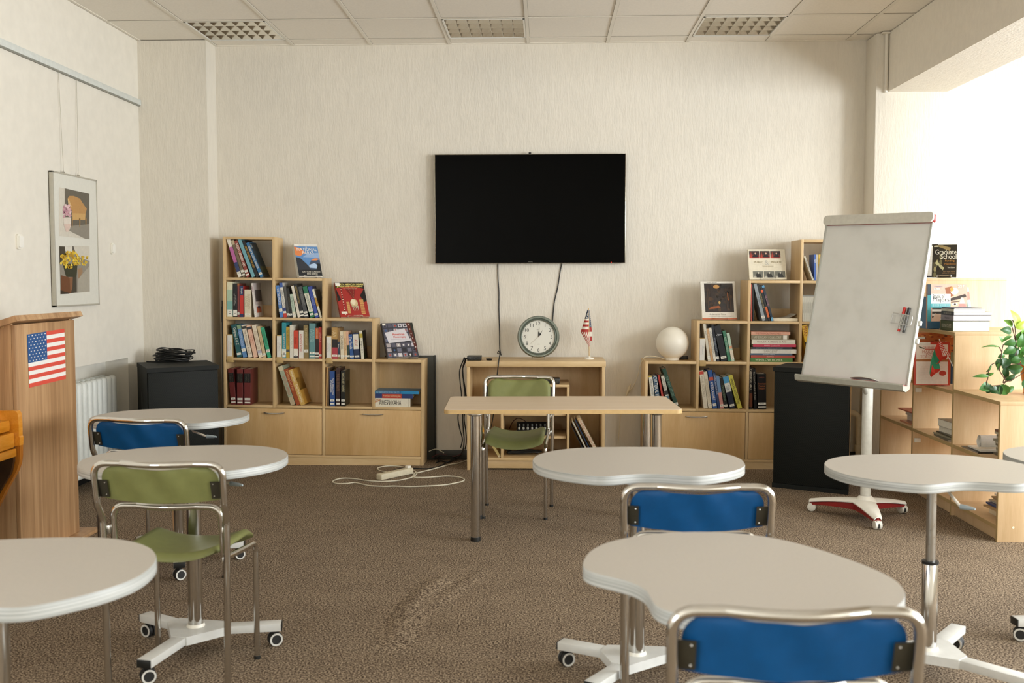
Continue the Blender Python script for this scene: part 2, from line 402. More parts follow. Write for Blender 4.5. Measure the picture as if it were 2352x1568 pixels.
# ------------------------------------------------------------------ ceiling lights: louvred mirror fixtures
M_MIRROR = chrome('mirror_louvre', '#B9B5AA', .14)
def ceiling_light(i, label):
    x0, x1, y0, y1 = gx(i)+.014, gx(i+1)-.014, gy(0)+.014, gy(1)-.014
    t = thing('ceiling_light', label, 'ceiling light', ((x0+x1)/2, (y0+y1)/2, ZC), 0, 'louvred ceiling lights')
    mb = MB().mat(M_WHITE)
    for q in ((x0, y0, x1, y0+.012), (x0, y1-.012, x1, y1), (x0, y0, x0+.012, y1), (x1-.012, y0, x1, y1)): mb.box(q[0], q[1], ZC-.003, q[2], q[3], ZC+.02)
    mb.build('frame', t, world=True)
    mb = MB().mat(plain('#8F8A7C', .35)); mb.box(x0, y0, ZC+.095, x1, y1, ZC+.105)
    for q in ((x0-.003, y0, x0, y1), (x1, y0, x1+.003, y1), (x0, y0-.003, x1, y0), (x0, y1, x1, y1+.003)): mb.box(q[0], q[1], ZC, q[2], q[3], ZC+.105)
    mb.build('housing', t, world=True)
    for k in range(4):
        y = y0+(k+.5)*(y1-y0)/4
        mb = MB().mat(plain('#E6E3DA', .4)); mb.tube([(x0+.02, y, ZC+.075), (x1-.02, y, ZC+.075)], .008, 10); mb.build('tube', t, world=True)
    mb = MB().mat(M_MIRROR)
    for k in range(5):   # lengthwise V blades
        y = y0+.012+k*(y1-y0-.024)/4
        mb.prism([(-.002, 0), (.002, 0), (.016, .05), (-.016, .05)], x0+.012, x1-.012, Matrix(((0, 0, 1, 0), (1, 0, 0, y), (0, 1, 0, ZC+.004), (0, 0, 0, 1))))
    for k in range(8):   # cross blades
        x = x0+.012+k*(x1-x0-.024)/7
        mb.prism([(-.0015, 0), (.0015, 0), (.010, .042), (-.010, .042)], y0+.012, y1-.012, Matrix(((1, 0, 0, x), (0, 0, 1, 0), (0, 1, 0, ZC+.005), (0, 0, 0, 1))))
    mb.build('louvre', t, world=True)
ceiling_light(-4, 'louvred square ceiling light above the left pilaster, bright blades')
ceiling_light(-1, 'louvred square ceiling light above the television, dark blades')
ceiling_light(2, 'louvred square ceiling light on the right, above the right bookcase')
# ------------------------------------------------------------------ stepped bookcases
class Frame:
    """a cabinet front plane at depth Y, slightly rolled on the uneven carpet about (px, 0)"""
    def __init__(s, Y, px, roll):
        s.Y = Y; s.M = Matrix.Translation((px, Y, 0)) @ Matrix.Rotation(roll, 4, 'Y') @ Matrix.Translation((-px, -Y, 0)); s.I = s.M.inverted()
    def xz(s, u, v, dy=0.):
        p = s.I @ onY(u, v, s.Y+dy); return p.x, p.z
FL = Frame(7.764, -.93, .012)
FR = Frame(7.672, 1.6, .007)
TH = .02
def bookcase(fr, xs, zs, steps, depth, label, rightwards, drawers, name='bookcase'):
    """xs: 5 divider x (left faces), zs: shelf centre heights bottom..top, steps: number of rows above the drawers per bay"""
    t = thing(name, label, 'bookcase', M=fr.M @ Matrix.Translation((xs[0], fr.Y, 0)))
    Y0, Y1 = fr.Y, fr.Y+depth
    L = lambda mb, nm, par=None, **k: mb.build(nm, par or t, **k)
    ox, oy = xs[0], fr.Y
    def bx(mb, x0, z0, x1, z1, y0=Y0, y1=Y1, bev=.0015): mb.box(x0-ox, y0-oy, z0, x1-ox, y1-oy, z1, bev=bev)
    def top(b): return zs[steps[b]]
    for i in range(5):
        h = max(top(b) for b in (i-1, i) if 0 <= b < 4)
        mb = MB().mat(M_BEECH)
        zb = -.024 if i in (0, 1) and fr is FL else -.004
        # divider stops under the lower board of its higher side
        bx(mb, xs[i], zb if i in (0, 4) else zs[0]-TH/2, xs[i]+TH, h+TH/2)
        L(mb, 'side_panel' if i in (0, 4) else 'divider')
    for b in range(4):
        for r in range(0, steps[b]+1):
            mb = MB().mat(M_BEECH_H)
            hi = r == steps[b]
            x0, x1 = xs[b]+TH, xs[b+1]
            bx(mb, x0, zs[r]-TH/2, x1, zs[r]+TH/2, Y0+.0005)
            L(mb, 'top_board' if hi else 'shelf')
        # back panel behind the lowest open row, low back rails higher up
        mb = MB().mat(M_BEECH); bx(mb, xs[b]+TH, zs[0]+TH/2, xs[b+1], zs[1]-TH/2, Y1-.008, Y1-.002, 0); L(mb, 'back_panel')
        for r in range(1, steps[b]):
            mb = MB().mat(M_BEECH_H); bx(mb, xs[b]+TH, zs[r]+TH/2, xs[b+1], zs[r]+TH/2+.085, Y1-.018, Y1-.002, 0); L(mb, 'back_rail')
    # drawers and plinth
    zd0, zd1 = drawers
    mb = MB().mat(M_BEECH_H); bx(mb, xs[0]+TH, zd0-TH, xs[4], zd0); L(mb, 'bottom_board')
    mb = MB().mat(M_BEECH_H)
    mb.prism([(xs[0]+TH-ox, -.022 if fr is FL else -.006), (xs[4]-ox, -.004), (xs[4]-ox, zd0-TH), (xs[0]+TH-ox, zd0-TH)], .004, .02, Matrix(((1, 0, 0, 0), (0, 0, 1, 0), (0, 1, 0, 0), (0, 0, 0, 1)))); L(mb, 'plinth')
    mb = MB().mat(M_BEECH); bx(mb, xs[2], zd0, xs[2]+TH, zs[0]-TH/2); L(mb, 'divider')
    mb = MB().mat(M_BLACKR); bx(mb, xs[0]+TH, zd0, xs[4], zs[0]-TH/2, Y0+.022, Y0+.026, 0); L(mb, 'drawer_recess')
    for a, c in ((0, 2), (2, 4)):
        x0, x1 = xs[a]+TH+.003, xs[c]-.003; z0, z1 = zd0+.003, zs[0]-TH/2-.004
        mb = MB().mat(M_MAPLE); bx(mb, x0, z0, x1, z1, Y0+.001, Y0+.019); d = L(mb, 'drawer')
        xm, zh = (x0+x1)/2-ox, z1-.032
        mb = MB().mat(M_CHROME_S); w = .078
        mb.tube(smooth([(xm-w, .001, zh), (xm-w*.92, -.016, zh+.001), (xm-w*.4, -.022, zh-.002), (xm+w*.4, -.022, zh-.002), (xm+w*.92, -.016, zh+.001), (xm+w, .001, zh)], 5), .0045, 8)
        mb.build('handle', d)
    return t
def fx(fr, u, v): return fr.xz(u, v)[0]
def fzz(fr, u, v): return fr.xz(u, v)[1]
LXS = [fx(FL, u, 880)-TH/2 for u in (516.5, 629, 743, 857.5, 970.3)]
LZS = [fzz(FL, 640, 934), fzz(FL, 640, 825.5), fzz(FL, 640, 732.2), fzz(FL, 640, 641), fzz(FL, 572, 546.5)]
BK_L = bookcase(FL, LXS, LZS, [4, 3, 2, 1], .248, 'left stepped beech bookcase descending to the right, beside the left speaker', True, (fzz(FL, 800, 1046), 0))
RXS = [fx(FR, u, 880)-TH/2 for u in (1484.5, 1602, 1717.5, 1836, 1953)]
RZS = [fzz(FR, 1700, 943), fzz(FR, 1700, 834), fzz(FR, 1720, 740.5), fzz(FR, 1800, 647.2), fzz(FR, 1860, 553)]
BK_R = bookcase(FR, RXS, RZS, [1, 2, 3, 4], .31, 'right stepped beech bookcase rising to the right, behind the flipchart', False, (fzz(FR, 1700, 1055), 0))

# dark boards behind the left bookcase
o = thing('board', 'dark panel leaning behind the right end of the left bookcase', 'board', (-1.0, 8.03, 0))
mb = MB().mat(plain('#33342C', .5)); mb.box(-1.25, 8.018, .0, -.868, 8.034, .815, bev=.002); mb.build('panel', o, world=True)
mb = MB().mat(plain('#1E1E19', .5)); mb.box(-.868, 8.012, .0, -.855, 8.036, .818, bev=.002); mb.build('edge_strip', o, world=True)
o = thing('stand_pole', 'slim black pole leaning between the left bookcase and the pilaster', 'pole', (-2.46, 7.85, 0))
mb = MB().mat(M_BLACK); mb.tube([(-2.452, 7.80, 0), (-2.462, 7.86, 1.245)], .011, 10); mb.build('pole', o, world=True)
mb = MB().mat(M_BLACK); mb.tube([(-2.4605, 7.853, 1.08), (-2.461, 7.857, 1.20)], .014, 10); mb.build('collar', o, world=True)

# ------------------------------------------------------------------ low open cabinet in the middle
CY0, CD = 7.590, .43
CX0, CX1 = onY(1072, 900, CY0).x, onY(1389.5, 900, CY0).x
CT = .805
t = thing('cabinet', 'low open beech cabinet under the clock, behind the desk', 'cabinet', (CX0, CY0, 0)); CAB = t
def cpart(nm, x0, y0, z0, x1, y1, z1, m=M_BEECH, par=None):
    mb = MB().mat(m); mb.box(x0, y0, z0, x1, y1, z1, bev=.0015); return mb.build(nm, par or t, world=True)
def cxx(u): return onY(u, 950, CY0).x
def czz(v): return onY(1230, v, CY0).z
cpart('top_board', CX0-.006, CY0-.004, CT-.040, CX1+.006, CY0+CD, CT, M_BEECH_H)
cpart('side_panel', CX0, CY0, 0, CX0+.022, CY0+CD, CT-.04); cpart('side_panel', CX1-.022, CY0, 0, CX1, CY0+CD, CT-.04)
zb = czz(1052)
cpart('bottom_board', CX0+.022, CY0, zb-.02, CX1-.022, CY0+CD, zb, M_BEECH_H)
cpart('plinth', CX0+.022, CY0+.012, .012, CX1-.022, CY0+.03, zb-.02, M_BEECH_H)
cpart('back_panel', CX0+.022, CY0+CD-.02, zb, CX1-.022, CY0+CD-.012, CT-.04)
xa, xb = cxx(1150), cxx(1302)
ztop = czz(889)
cpart('divider', xa, CY0+.002, zb, xa+.018, CY0+CD-.02, ztop); cpart('divider', xb, CY0+.002, zb, xb+.019, CY0+CD-.02, ztop)
cpart('inner_top', xa, CY0+.002, ztop, xb+.019, CY0+CD-.02, ztop+.018, M_BEECH_H)
zm = czz(1003); cpart('shelf', xa+.018, CY0+.03, zm-.018, xb-.006, CY0+CD-.02, zm, M_BEECH_H)
zm2 = czz(951); cpart('shelf', xa+.018, CY0+.03, zm2-.016, xb-.006, CY0+CD-.02, zm2, M_BEECH_H)

# ------------------------------------------------------------------ two-sided low stepped shelf at the right
SX0, SX1 = 2.405, 2.985
SY = [5.555, 6.19, 6.86, 7.51]      # near faces of the upright panels
ST = [.735, 1.07, 1.39]             # top of each bay
SROW = [.085, .425, .74, 1.07, 1.39]
t = thing('stepped_shelf', 'pale stepped shelf unit end-on at the right, full of magazines', 'shelf', (2.4, 5.55, 0)); SHELF = t
def spart(nm, x0, y0, z0, x1, y1, z1, m=M_PALE):
    mb = MB().mat(m); mb.box(x0, y0, z0, x1, y1, z1, bev=.0015); return mb.build(nm, t, world=True)
M_EDGE = wood('maple_edge_strip', '#A98E62', '#B39868', '#BCA374', (6, .8, 6), .45)
hts = [ST[0], ST[1], ST[2], ST[2]]
for k in range(4):
    spart('end_panel' if k in (0, 3) else 'divider', SX0, SY[k], 0, SX1, SY[k]+.02, hts[k]-.001)
for b in range(3):
    y0, y1 = SY[b]+.02, SY[b+1]
    spart('top_board', SX0-.002, SY[b]-.002 if b == 0 else SY[b], ST[b]-.002, SX1+.002, y1 if b < 2 else y1+.02, ST[b]+.018, M_PALE)
    for z in SROW:
        if z < ST[b]-.05: spart('shelf', SX0+.003, y0, z-.02, SX1-.003, y1, z, M_PALE)
    spart('plinth', SX0+.02, y0, 0, SX0+.036, y1, SROW[0]-.02)
# front edge bands of the boards, a duller strip
mb = MB().mat(M_EDGE)
for b in range(3):
    y0, y1 = SY[b]+.02, SY[b+1]
    for z in SROW:
        if z < ST[b]-.05: mb.box(SX0+.0005, y0, z-.02, SX0+.003, y1, z)
    mb.box(SX0-.0035, SY[b], ST[b]-.002, SX0-.002, y1, ST[b]+.018)
for k in range(4): mb.box(SX0-.001, SY[k], 0, SX0, SY[k]+.02, hts[k]-.003)
mb.build('edge_banding', t, world=True)
mb = MB().mat(plain('#E6DCC0', .5)); c = onY(2327, 1211, SY[0]); mb.lathe([(0, -.001), (.006, -.001), (.006, .002), (0, .002)], 14, Matrix.Translation(c) @ Matrix.Rotation(PI/2, 4, 'X')); mb.build('screw_cap', t, world=True)
for (u, v) in ((2101, 886), (2098, 997)):
    c = onX(u, v, SX0+.09); mb = MB().mat(M_WHITE); mb.box(SX0+.01, SY[2]-.012, c.z-.016, SX0+.05, SY[2], c.z+.012, bev=.003); mb.build('shelf_bracket', t, world=True)

# ------------------------------------------------------------------ kidney shaped student tables
HALF = [(0, .305), (.10, .300), (.20, .278), (.285, .225), (.345, .145), (.375, .05), (.375, -.045), (.352, -.135), (.30, -.212), (.235, -.268), (.185, -.297), (.150, -.304), (.115, -.297), (.07, -.278), (.035, -.266), (0, -.262)]
def outline():
    a = [Vector((x, y, 0)) for x, y in HALF]; b = [Vector((-x, y, 0)) for x, y in HALF[1:-1]][::-1]
    pts = smooth((a+b)[::-1], 5, True); return [(p.x, p.y) for p in pts]
OUT = outline()
M_TTOP = plain('#B1AAA0', .40, 0, .025, 120, .4)
def edge_mat():
    t = NT('grey_layered_edge'); v = t.coord((1, 1, 330)); w = t.n('TexNoise'); w.inputs['Scale'].default_value = 1.2; w.inputs['Detail'].default_value = 2; t.l(v, w.inputs['Vector'])
    t.l(t.ramp(w.outputs['Fac'], [(.35, '#90928F'), (.5, '#AFB1AD'), (.65, '#BFC0BC')]), t.b.inputs['Base Color']); t.b.inputs['Roughness'].default_value = .4; return t.m
M_TEDGE = edge_mat()
M_RUBBER = plain('#1B1B1A', .6, 0, .1)
def caster(mb_dark, mb_rim, x, y, yaw, r=.027, z=None):
    z = r if z is None else z
    for s in (-1, 1):
        M = Matrix.Translation((x, y, z)) @ Matrix.Rotation(yaw, 4, 'Z') @ Matrix.Translation((s*.011, 0, 0)) @ Matrix.Rotation(s*PI/2, 4, 'Y')
        mb_dark.lathe([(0, -.008), (r*.9, -.008), (r, -.004), (r, .004), (r*.93, .008), (0, .008)], 20, M)
        mb_rim.lathe([(r*.68, .0085), (r*.92, .0085), (r*.92, .010), (r*.68, .010), (r*.68, .0085)], 20, M)
    mb_dark.tube([(x, y, z), (x, y, .062)], .009, 8)
def student_table(x, y, rot, H, hub, arms, label, telescopic=False, lever=None, cyaw=(2.1, 1.05, 2.1)):
    t = thing('student_table', label, 'table', (x, y, 0), rot, 'white kidney shaped student tables')
    Ml = WM[t.name].inverted()
    hx, hy, _ = Ml @ Vector((hub[0], hub[1], 0))
    mb = MB().mat(M_TTOP); mb.prism([(a*.996, b*.996) for a, b in OUT], H-.004, H); mb.prism([(a*.985, b*.985) for a, b in OUT], H-.031, H-.029); mb.build('tabletop', t)
    mb = MB().mat(M_TEDGE); n = len(OUT)
    prof = [(.997, H-.0005), (1., H-.003), (1., H-.030), (.99, H-.032)]
    rings = [[mb.bm.verts.new((a*s, b*s, z)) for a, b in OUT] for s, z in prof]
    for A, B in zip(rings, rings[1:]):
        for i in range(n): mb.bm.faces.new((A[i], B[i], B[(i+1) % n], A[(i+1) % n]))
    mb.build('edge_band', t)
    zt, zp = H-.032, .092
    mb = MB().mat(M_GREYM); mb.box(hx-.05, hy-.09, zt-.008, hx+.05, hy+.09, zt); mb.lathe([(.03, zt-.03), (.034, zt-.008)], 20, Matrix.Translation((hx, hy, 0)))
    for s in (-1, 1):
        for q in (-1, 1): mb.lathe([(0, zt-.014), (.007, zt-.013), (.007, zt-.008)], 10, Matrix.Translation((hx+s*.038, hy+q*.075, 0)))
    mb.build('top_bracket', t)
    if telescopic:
        mb = MB().mat(M_STEEL); mb.tube([(hx, hy, .38), (hx, hy, zt-.008)], .0165, 20); mb.build('inner_tube', t)
        mb = MB().mat(M_CHROME); mb.lathe([(.0275, zp), (.0275, .402), (.0265, .404), (.017, .404)], 28, Matrix.Translation((hx, hy, 0))); mb.build('column', t)
        mb = MB().mat(M_BLACK); mb.lathe([(.0285, .398), (.029, .408), (.017, .409)], 28, Matrix.Translation((hx, hy, 0))); mb.build('column_cap', t)
    else:
        mb = MB().mat(M_CHROME); mb.lathe([(.0275, zp), (.0275, zt-.006)], 28, Matrix.Translation((hx, hy, 0))); mb.build('column', t)
    mb = MB().mat(M_WHITEPL); mb.lathe([(.028, .103), (.031, .103), (.034, .094), (.0345, zp)], 24, Matrix.Translation((hx, hy, 0))); mb.build('column_collar', t)
    # base: flat steel arms with black end caps on twin-wheel casters
    A = []
    for ang, ln in arms:
        d = Matrix.Rotation(ang, 3, 'Z') @ Vector((1, 0, 0)); A.append(((Ml.to_3x3() @ d).normalized(), ln))
    order = sorted(range(len(A)), key=lambda k: math.atan2(A[k][0].y, A[k][0].x))
    hubp = []
    for q, k in enumerate(order):
        d = A[k][0]; p = Vector((-d.y, d.x, 0)); L = .125
        hubp += [Vector((hx, hy, 0))+d*L-p*.031, Vector((hx, hy, 0))+d*L+p*.031]
    mb = MB().mat(M_GREYM); mb.prism([(p.x, p.y) for p in hubp], zp-.032, zp); mb.build('base_plate', t)
    for k, (d, ln) in enumerate(A):
        M = Matrix.Translation((hx, hy, 0)) @ Matrix.Rotation(math.atan2(d.y, d.x), 4, 'Z')
        mb = MB().mat(M_GREYM); mb.box(.115, -.027, zp-.031, ln+.012, .027, zp-.002, M, bev=.002); a = mb.build('base_arm', t)
        mb = MB().mat(M_BLACK); mb.box(ln+.012, -.0265, zp-.0305, ln+.016, .0265, zp-.0025, M, bev=.001); mb.build('end_cap', a)
        ex, ey = hx+d.x*(ln-.012), hy+d.y*(ln-.012)
        md, mr = MB().mat(M_RUBBER), MB().mat(plain('#D8D6CE', .45))
        caster(md, mr, ex, ey, cyaw[k % len(cyaw)]-rot)
        c = md.build('caster', t); mr.build('wheel_rim', c)
    if lever:
        P = [Ml @ Vector(p) for p in lever]
        mb = MB().mat(M_WHITE); mb.tube(fillet(P[:-1], .02), .0045, 8); l = mb.build('height_lever', t)
        mb = MB().mat(plain('#8B979C', .45)); mb.tube([P[-2], P[-2]*.35+P[-1]*.65, P[-1]], [.0085, .0065, .0035], 10); mb.build('lever_grip', l)
    return t
R = math.radians
def lev(a, b, c, z): 
    p = [onZ(u, v, z) for u, v in (a, b, c)]
    return [p[0]+Vector((-.03, .03, .03)), p[0], p[1], p[2]]
student_table(-1.36, 3.85, R(12), .73, (-1.328, 3.835), [(R(11), .305), (R(149), .285), (R(260), .345)], 'white kidney table in the middle of the left row, green chair before it', lever=lev((512, 1105), (530, 1110), (557, 1114), .675), cyaw=(2.1, 1.05, 2.1))
student_table(-1.86, 5.07, R(12), .73, (-1.83, 5.06), [(R(11), .305), (R(149), .285), (R(290), .345)], 'white kidney table farthest back on the left, blue chair before it', lever=lev((443, 990), (475, 1002), (497, 1003), .675), cyaw=(2.1, 1.2, 2.3))
student_table(-1.30, 2.33, R(12), .73, (-1.232, 2.25), [(R(20), .30), (R(149), .285), (R(260), .30)], 'white kidney table cropped by the lower left corner of the frame')
student_table(.33, 3.73, R(2), .75, (.318, 3.59), [(R(20), .29), (R(153), .285), (R(237), .30)], 'white kidney table in the centre, in front of the wooden desk', cyaw=(2.1, 2.0, 2.1))
student_table(.435, 2.357, R(-63.4), .735, (.50, 2.36), [(R(20), .30), (R(140), .30), (R(260), .30)], 'large white kidney table nearest the camera, its notch turned left')
student_table(1.405, 3.80, R(4), .715, (1.357, 3.668), [(R(52), .33), (R(172), .30), (R(-47), .335)], 'white kidney table on a telescopic chrome column, right of the front table', True, lev((2175, 1125), (2206, 1163), (2240, 1169), .66), cyaw=(1.0, 1.6, 1.2))
student_table(2.205, 4.12, R(0), .70, (2.15, 4.05), [(R(184), .32), (R(52), .30), (R(-68), .30)], 'white kidney table cut off by the right edge, before the stepped shelf', cyaw=(1.15, 1., .4))

# ------------------------------------------------------------------ tubular stacking chairs
M_GREEN = plain('#777A49', .5, 0, .05, 30, .3)
M_BLUE = plain('#06497D', .5, 0, .06, 30, .25)
M_TAB = plain('#3A372C', .4, .3, .1, 30)
def chair(x, y, rot, upholstery, label, w=1.):
    t = thing('chair', label, 'chair', (x, y, 0), rot, 'tubular chrome stacking chairs')
    r = .0115; mb = MB().mat(M_CHROME)
    # rear hoop: two rear legs and the rounded, bowed top bar
    def hoop(hw, y0, zk, y1, zt, rad, bow, n=8):
        pts = [(-hw+.006, y0, 0), (-hw, y0, zk), (-hw-.004, y1+(y0-y1)*.35, zk+(zt-zk)*.3), (-hw-.006, y1, zt)]
        full = [Vector(p) for p in pts]
        top = [Vector((-hw+rad*1.4+(2*hw-2.8*rad)*k/n, y1-bow*math.sin(PI*k/n), zt)) for k in range(n+1)]
        left = fillet([full[0], full[1], full[2], full[3], top[0], top[1]], [0, .06, .05, rad, .02, 0], 7)
        right = [Vector((-p.x, p.y, p.z)) for p in left][::-1]
        return left[:-1]+top[1:-1]+right[1:]
    HR = .207*w
    P = hoop(HR, -.178, .60, -.225, .797, .065, .028)
    kz = [i for i, p in enumerate(P) if p.z < .30]
    mb.tube(P, r, 14); mb.build('back_frame', t)
    # seat frame: front legs, side rails, risers and the lower cross bar as one bent tube
    hw = .183*w
    side = [Vector((-hw, .178, 0)), Vector((-hw, .178, .435)), Vector((-hw, -.148, .462)), Vector((-hw+.002, -.158, .641))]
    bar = [Vector((-hw+.09+(2*hw-.18)*k/6, -.163-.022*math.sin(PI*k/6), .643)) for k in range(7)]
    left = fillet(side+[bar[0], bar[1]], [0, .035, .035, .075, .01, 0], 7)
    right = [Vector((-p.x, p.y, p.z)) for p in left][::-1]
    Q = left[:-1]+bar[1:-1]+right[1:]
    mb = MB().mat(M_CHROME); mb.tube(Q[1:-1], r*.93, 12); mb.build('seat_frame', t)
    for s in (-1, 1):
        seg = Q[:2] if s < 0 else Q[-2:]
        mb = MB().mat(M_CHROME); mb.tube(seg, r*.93, 12); l = mb.build('front_leg', t)
        fx_ = s*hw
        mb = MB().mat(M_BLACK); mb.lathe([(0, -.001), (.0118, -.001), (.0118, .012), (0, .013)], 12, Matrix.Translation((fx_, .178, .001))); mb.build('foot_cap', l)
        mb = MB().mat(M_CHROME_S); mb.box(s*(hw+.010)-.006, -.172, .545, s*(hw+.010)+.006, -.150, .575, bev=.003); mb.box(s*(hw+.010)-.006, -.172, .445, s*(hw+.010)+.006, -.150, .475, bev=.003)
        mb.build('frame_clip', t)
        mb = MB().mat(M_BLACK); mb.lathe([(0, -.001), (.0125, -.001), (.0125, .012), (0, .013)], 12, Matrix.Translation((s*(HR-.006), -.178, .001))); mb.build('foot_cap', t)
    # upholstery: dished seat pad and slung backrest
    def seat(u, v):
        a = (u-.5)*2; yy = -.158+v*.365; ww = (.176*w)*(1-.05*(1-v))
        rx = ww*a; edge = 1-abs(a)**6*.0
        z = .462-.016*(1-a*a)*1.15+.018*abs(a)**3-.030*max(0, (v-.72)/.28)**2+.006*max(0, (.25-v)/.25)**2
        return Vector((rx*(1-.06*abs(2*v-1)**8), yy*(1-.0), z))
    def sth(u, v): 
        q = min(1, (1-abs(2*u-1))*9, (1-abs(2*v-1))*9); return Vector((0, 0, .006+.022*math.sqrt(max(q, 0))))
    mb = MB().mat(upholstery); mb.grid(seat, 22, 20, sth); mb.build('seat', t, sharp=1.2)
    def back(u, v):
        a = (u-.5)*2; z = .674+v*.115; lean = -.184-(.042)*(v*.75+.12)
        hwid = (HR-.014); cut = 0
        if v > .55: c = (v-.55)/.45; cut = .052*(1-math.sqrt(max(0, 1-c*c)))
        sag = -.012*(1-a*a)*(1-v)
        return Vector(((hwid-cut)*a, lean-.027*math.cos(a*PI/2)+.004*math.sin(a*9+v*4)*(1-abs(a)), z+sag-.010*v*(1-a*a)))
    def bth(u, v): 
        q = min(1, (1-abs(2*u-1))*10, (1-abs(2*v-1))*8); return Vector((0, .006+.018*math.sqrt(max(q, 0)), 0))
    mb = MB().mat(upholstery); mb.grid(back, 28, 14, bth); b = mb.build('backrest', t, sharp=1.2)
    for s in (-1, 1):
        mb = MB().mat(M_TAB)
        def tab(u, v): 
            a = s*(.99-.17*u); z = .679+v*.060; return Vector((HR*a, -.188-.042*(((z-.674)/.115)*.75+.12)-.027*math.cos(a*PI/2)-.003, z))
        mb.grid(tab, 4, 4, lambda u, v: Vector((0, .004, 0))); tb = mb.build('mounting_plate', b)
        for vv in (.15, .85): mb = MB().mat(M_CHROME_S); mb.sphere(tab(.75, vv)+Vector((0, -.0005, 0)), .0028, n=8); mb.build('rivet', tb)
    return t
chair(-1.268, 3.58, R(-3), M_GREEN, 'green chair seen from behind, at the middle table of the left row', 1.035)
chair(-1.735, 4.64, R(-9), M_BLUE, 'blue chair seen from behind at the far left table, beside the lectern', 1.07)
chair(.443, 3.24, R(0), M_BLUE, 'blue chair seen from behind, at the central table', 1.01)
chair(.456, 2.10, R(0), M_BLUE, 'blue chair nearest the camera, only its backrest in the frame', 1.06)
chair(-.176, 6.205, R(177), M_GREEN, 'green chair facing the camera behind the wooden desk')

# ------------------------------------------------------------------ desk
t = thing('desk', 'plain beech desk on four round chrome legs in front of the cabinet', 'desk', (.081, 5.825, 0), R(2))
mb = MB().mat(M_DESK); mb.prism(rrect(1.272, .64, .035, 6), .688, .709); mb.prism(rrect(1.268, .636, .033, 6), .709, .7105); mb.build('tabletop', t)
mb = MB().mat(plain('#C3A36E', .45)); mb.prism(rrect(1.2745, .6425, .036, 6), .6885, .7085, caps=False); mb.build('edge_band', t)
for (x, y) in ((-.470, -.295), (.505, -.265), (.515, .22), (-.470, .23)):
    mb = MB().mat(M_CHROME); mb.tube([(x, y, .022), (x, y, .688)], .0255, 28); l = mb.build('leg', t)
    mb = MB().mat(M_BLACK); mb.lathe([(0, 0), (.027, 0), (.027, .022), (0, .023)], 24, Matrix.Translation((x, y, 0))); mb.build('foot', l)
    mb = MB().mat(M_CHROME_S); mb.lathe([(.026, .675), (.045, .684), (.045, .688), (0, .688)], 24, Matrix.Translation((x, y, 0))); mb.build('mounting_flange', l)

# ------------------------------------------------------------------ lectern
LX = -2.578; ly0, ly1 = 4.965, 5.60
t = thing('lectern', 'striped brown wooden lectern with a flag sheet on its front', 'lectern', (-2.78, 5.28, 0)); LECT = t
def lp(nm, b, m=M_WALNUT):
    mb = MB().mat(m); mb.box(*b, bev=.0015); return mb.build(nm, t, world=True)
lp('front_panel', (LX-.02, ly0, .018, LX, ly1, 1.185))
for yy in (ly0, ly1-.018):
    mb = MB().mat(M_WALNUT); mb.prism([(LX-.021, .018), (LX-.021, 1.19), (-2.99, 1.064), (-2.99, .018)], yy, yy+.018, Matrix(((1, 0, 0, 0), (0, 0, 1, 0), (0, 1, 0, 0), (0, 0, 0, 1)))); mb.build('side_panel', t, world=True)
lp('base', (-3.02, ly0-.03, 0, -2.50, ly1+.09, .018)); lp('shelf', (-2.98, ly0+.018, .62, LX-.021, ly1-.018, .638))
mb = MB().mat(M_WALNUT)
A0, A1 = onY(0, 744, ly0-.03), onY(52, 728.5, ly0-.03)
mb.prism([(-2.56+.012, 1.205), (-2.56, 1.232), (-3.03, 1.085), (-3.02, 1.058)], ly0-.035, ly1+.045, Matrix(((1, 0, 0, 0), (0, 0, 1, 0), (0, 1, 0, 0), (0, 0, 0, 1)))); mb.build('reading_top', t, world=True)
mb = MB().mat(plain('#B08D60', .5)); mb.lathe([(0, 0), (.008, 0), (.008, .002), (0, .002)], 14, Matrix.Translation(onY(5, 751, ly0)) @ Matrix.Rotation(PI/2, 4, 'X')); mb.build('screw_cap', t, world=True)
# flag sheet glued on the front panel
q = [onX(u/4.9, 680+v/4.9, LX+.002) for u, v in ((330, 1030), (742, 930), (725, 365), (305, 432))]
def FQ(a, b): return (q[0]*(1-a)+q[1]*a)*(1-b)+(q[3]*(1-a)+q[2]*a)*b
def flag_mesh(mb, P, off, red, white, blue, n=6):
    for k in range(13):
        mb.mat(red if k % 2 == 0 else white); b0, b1 = 1-(k+1)/13, 1-k/13
        x0 = .5 if k < 7 else 0
        for j in range(n): mb.poly([P(x0+(1-x0)*j/n, b0), P(x0+(1-x0)*(j+1)/n, b0), P(x0+(1-x0)*(j+1)/n, b1), P(x0+(1-x0)*j/n, b1)])
    mb.mat(blue); b0 = 1-7/13
    for j in range(n):
        for i in range(n): mb.poly([P(.5*i/n, b0+(1-b0)*j/n), P(.5*(i+1)/n, b0+(1-b0)*j/n), P(.5*(i+1)/n, b0+(1-b0)*(j+1)/n), P(.5*i/n, b0+(1-b0)*(j+1)/n)])
    mb.mat(white)
    for r in range(9):
        m = 6 if r % 2 == 0 else 5
        for c in range(m):
            cx = (.042 + c*.083) + (0 if m == 6 else .0415); cy = 1-(r+.6)*(1-b0)/9.2
            pts = []
            for k in range(10):
                rr = (.024 if k % 2 == 0 else .010); a = PI/2+k*PI/5
                pts.append(P(cx+rr*math.cos(a), cy+rr*math.sin(a)*.66)+off)
            mb.poly(pts)
FRED, FWHT, FBLU = plain('#D8503F', .6, 0, .03), plain('#EEECE6', .6, 0, .02), plain('#24528A', .6, 0, .03)
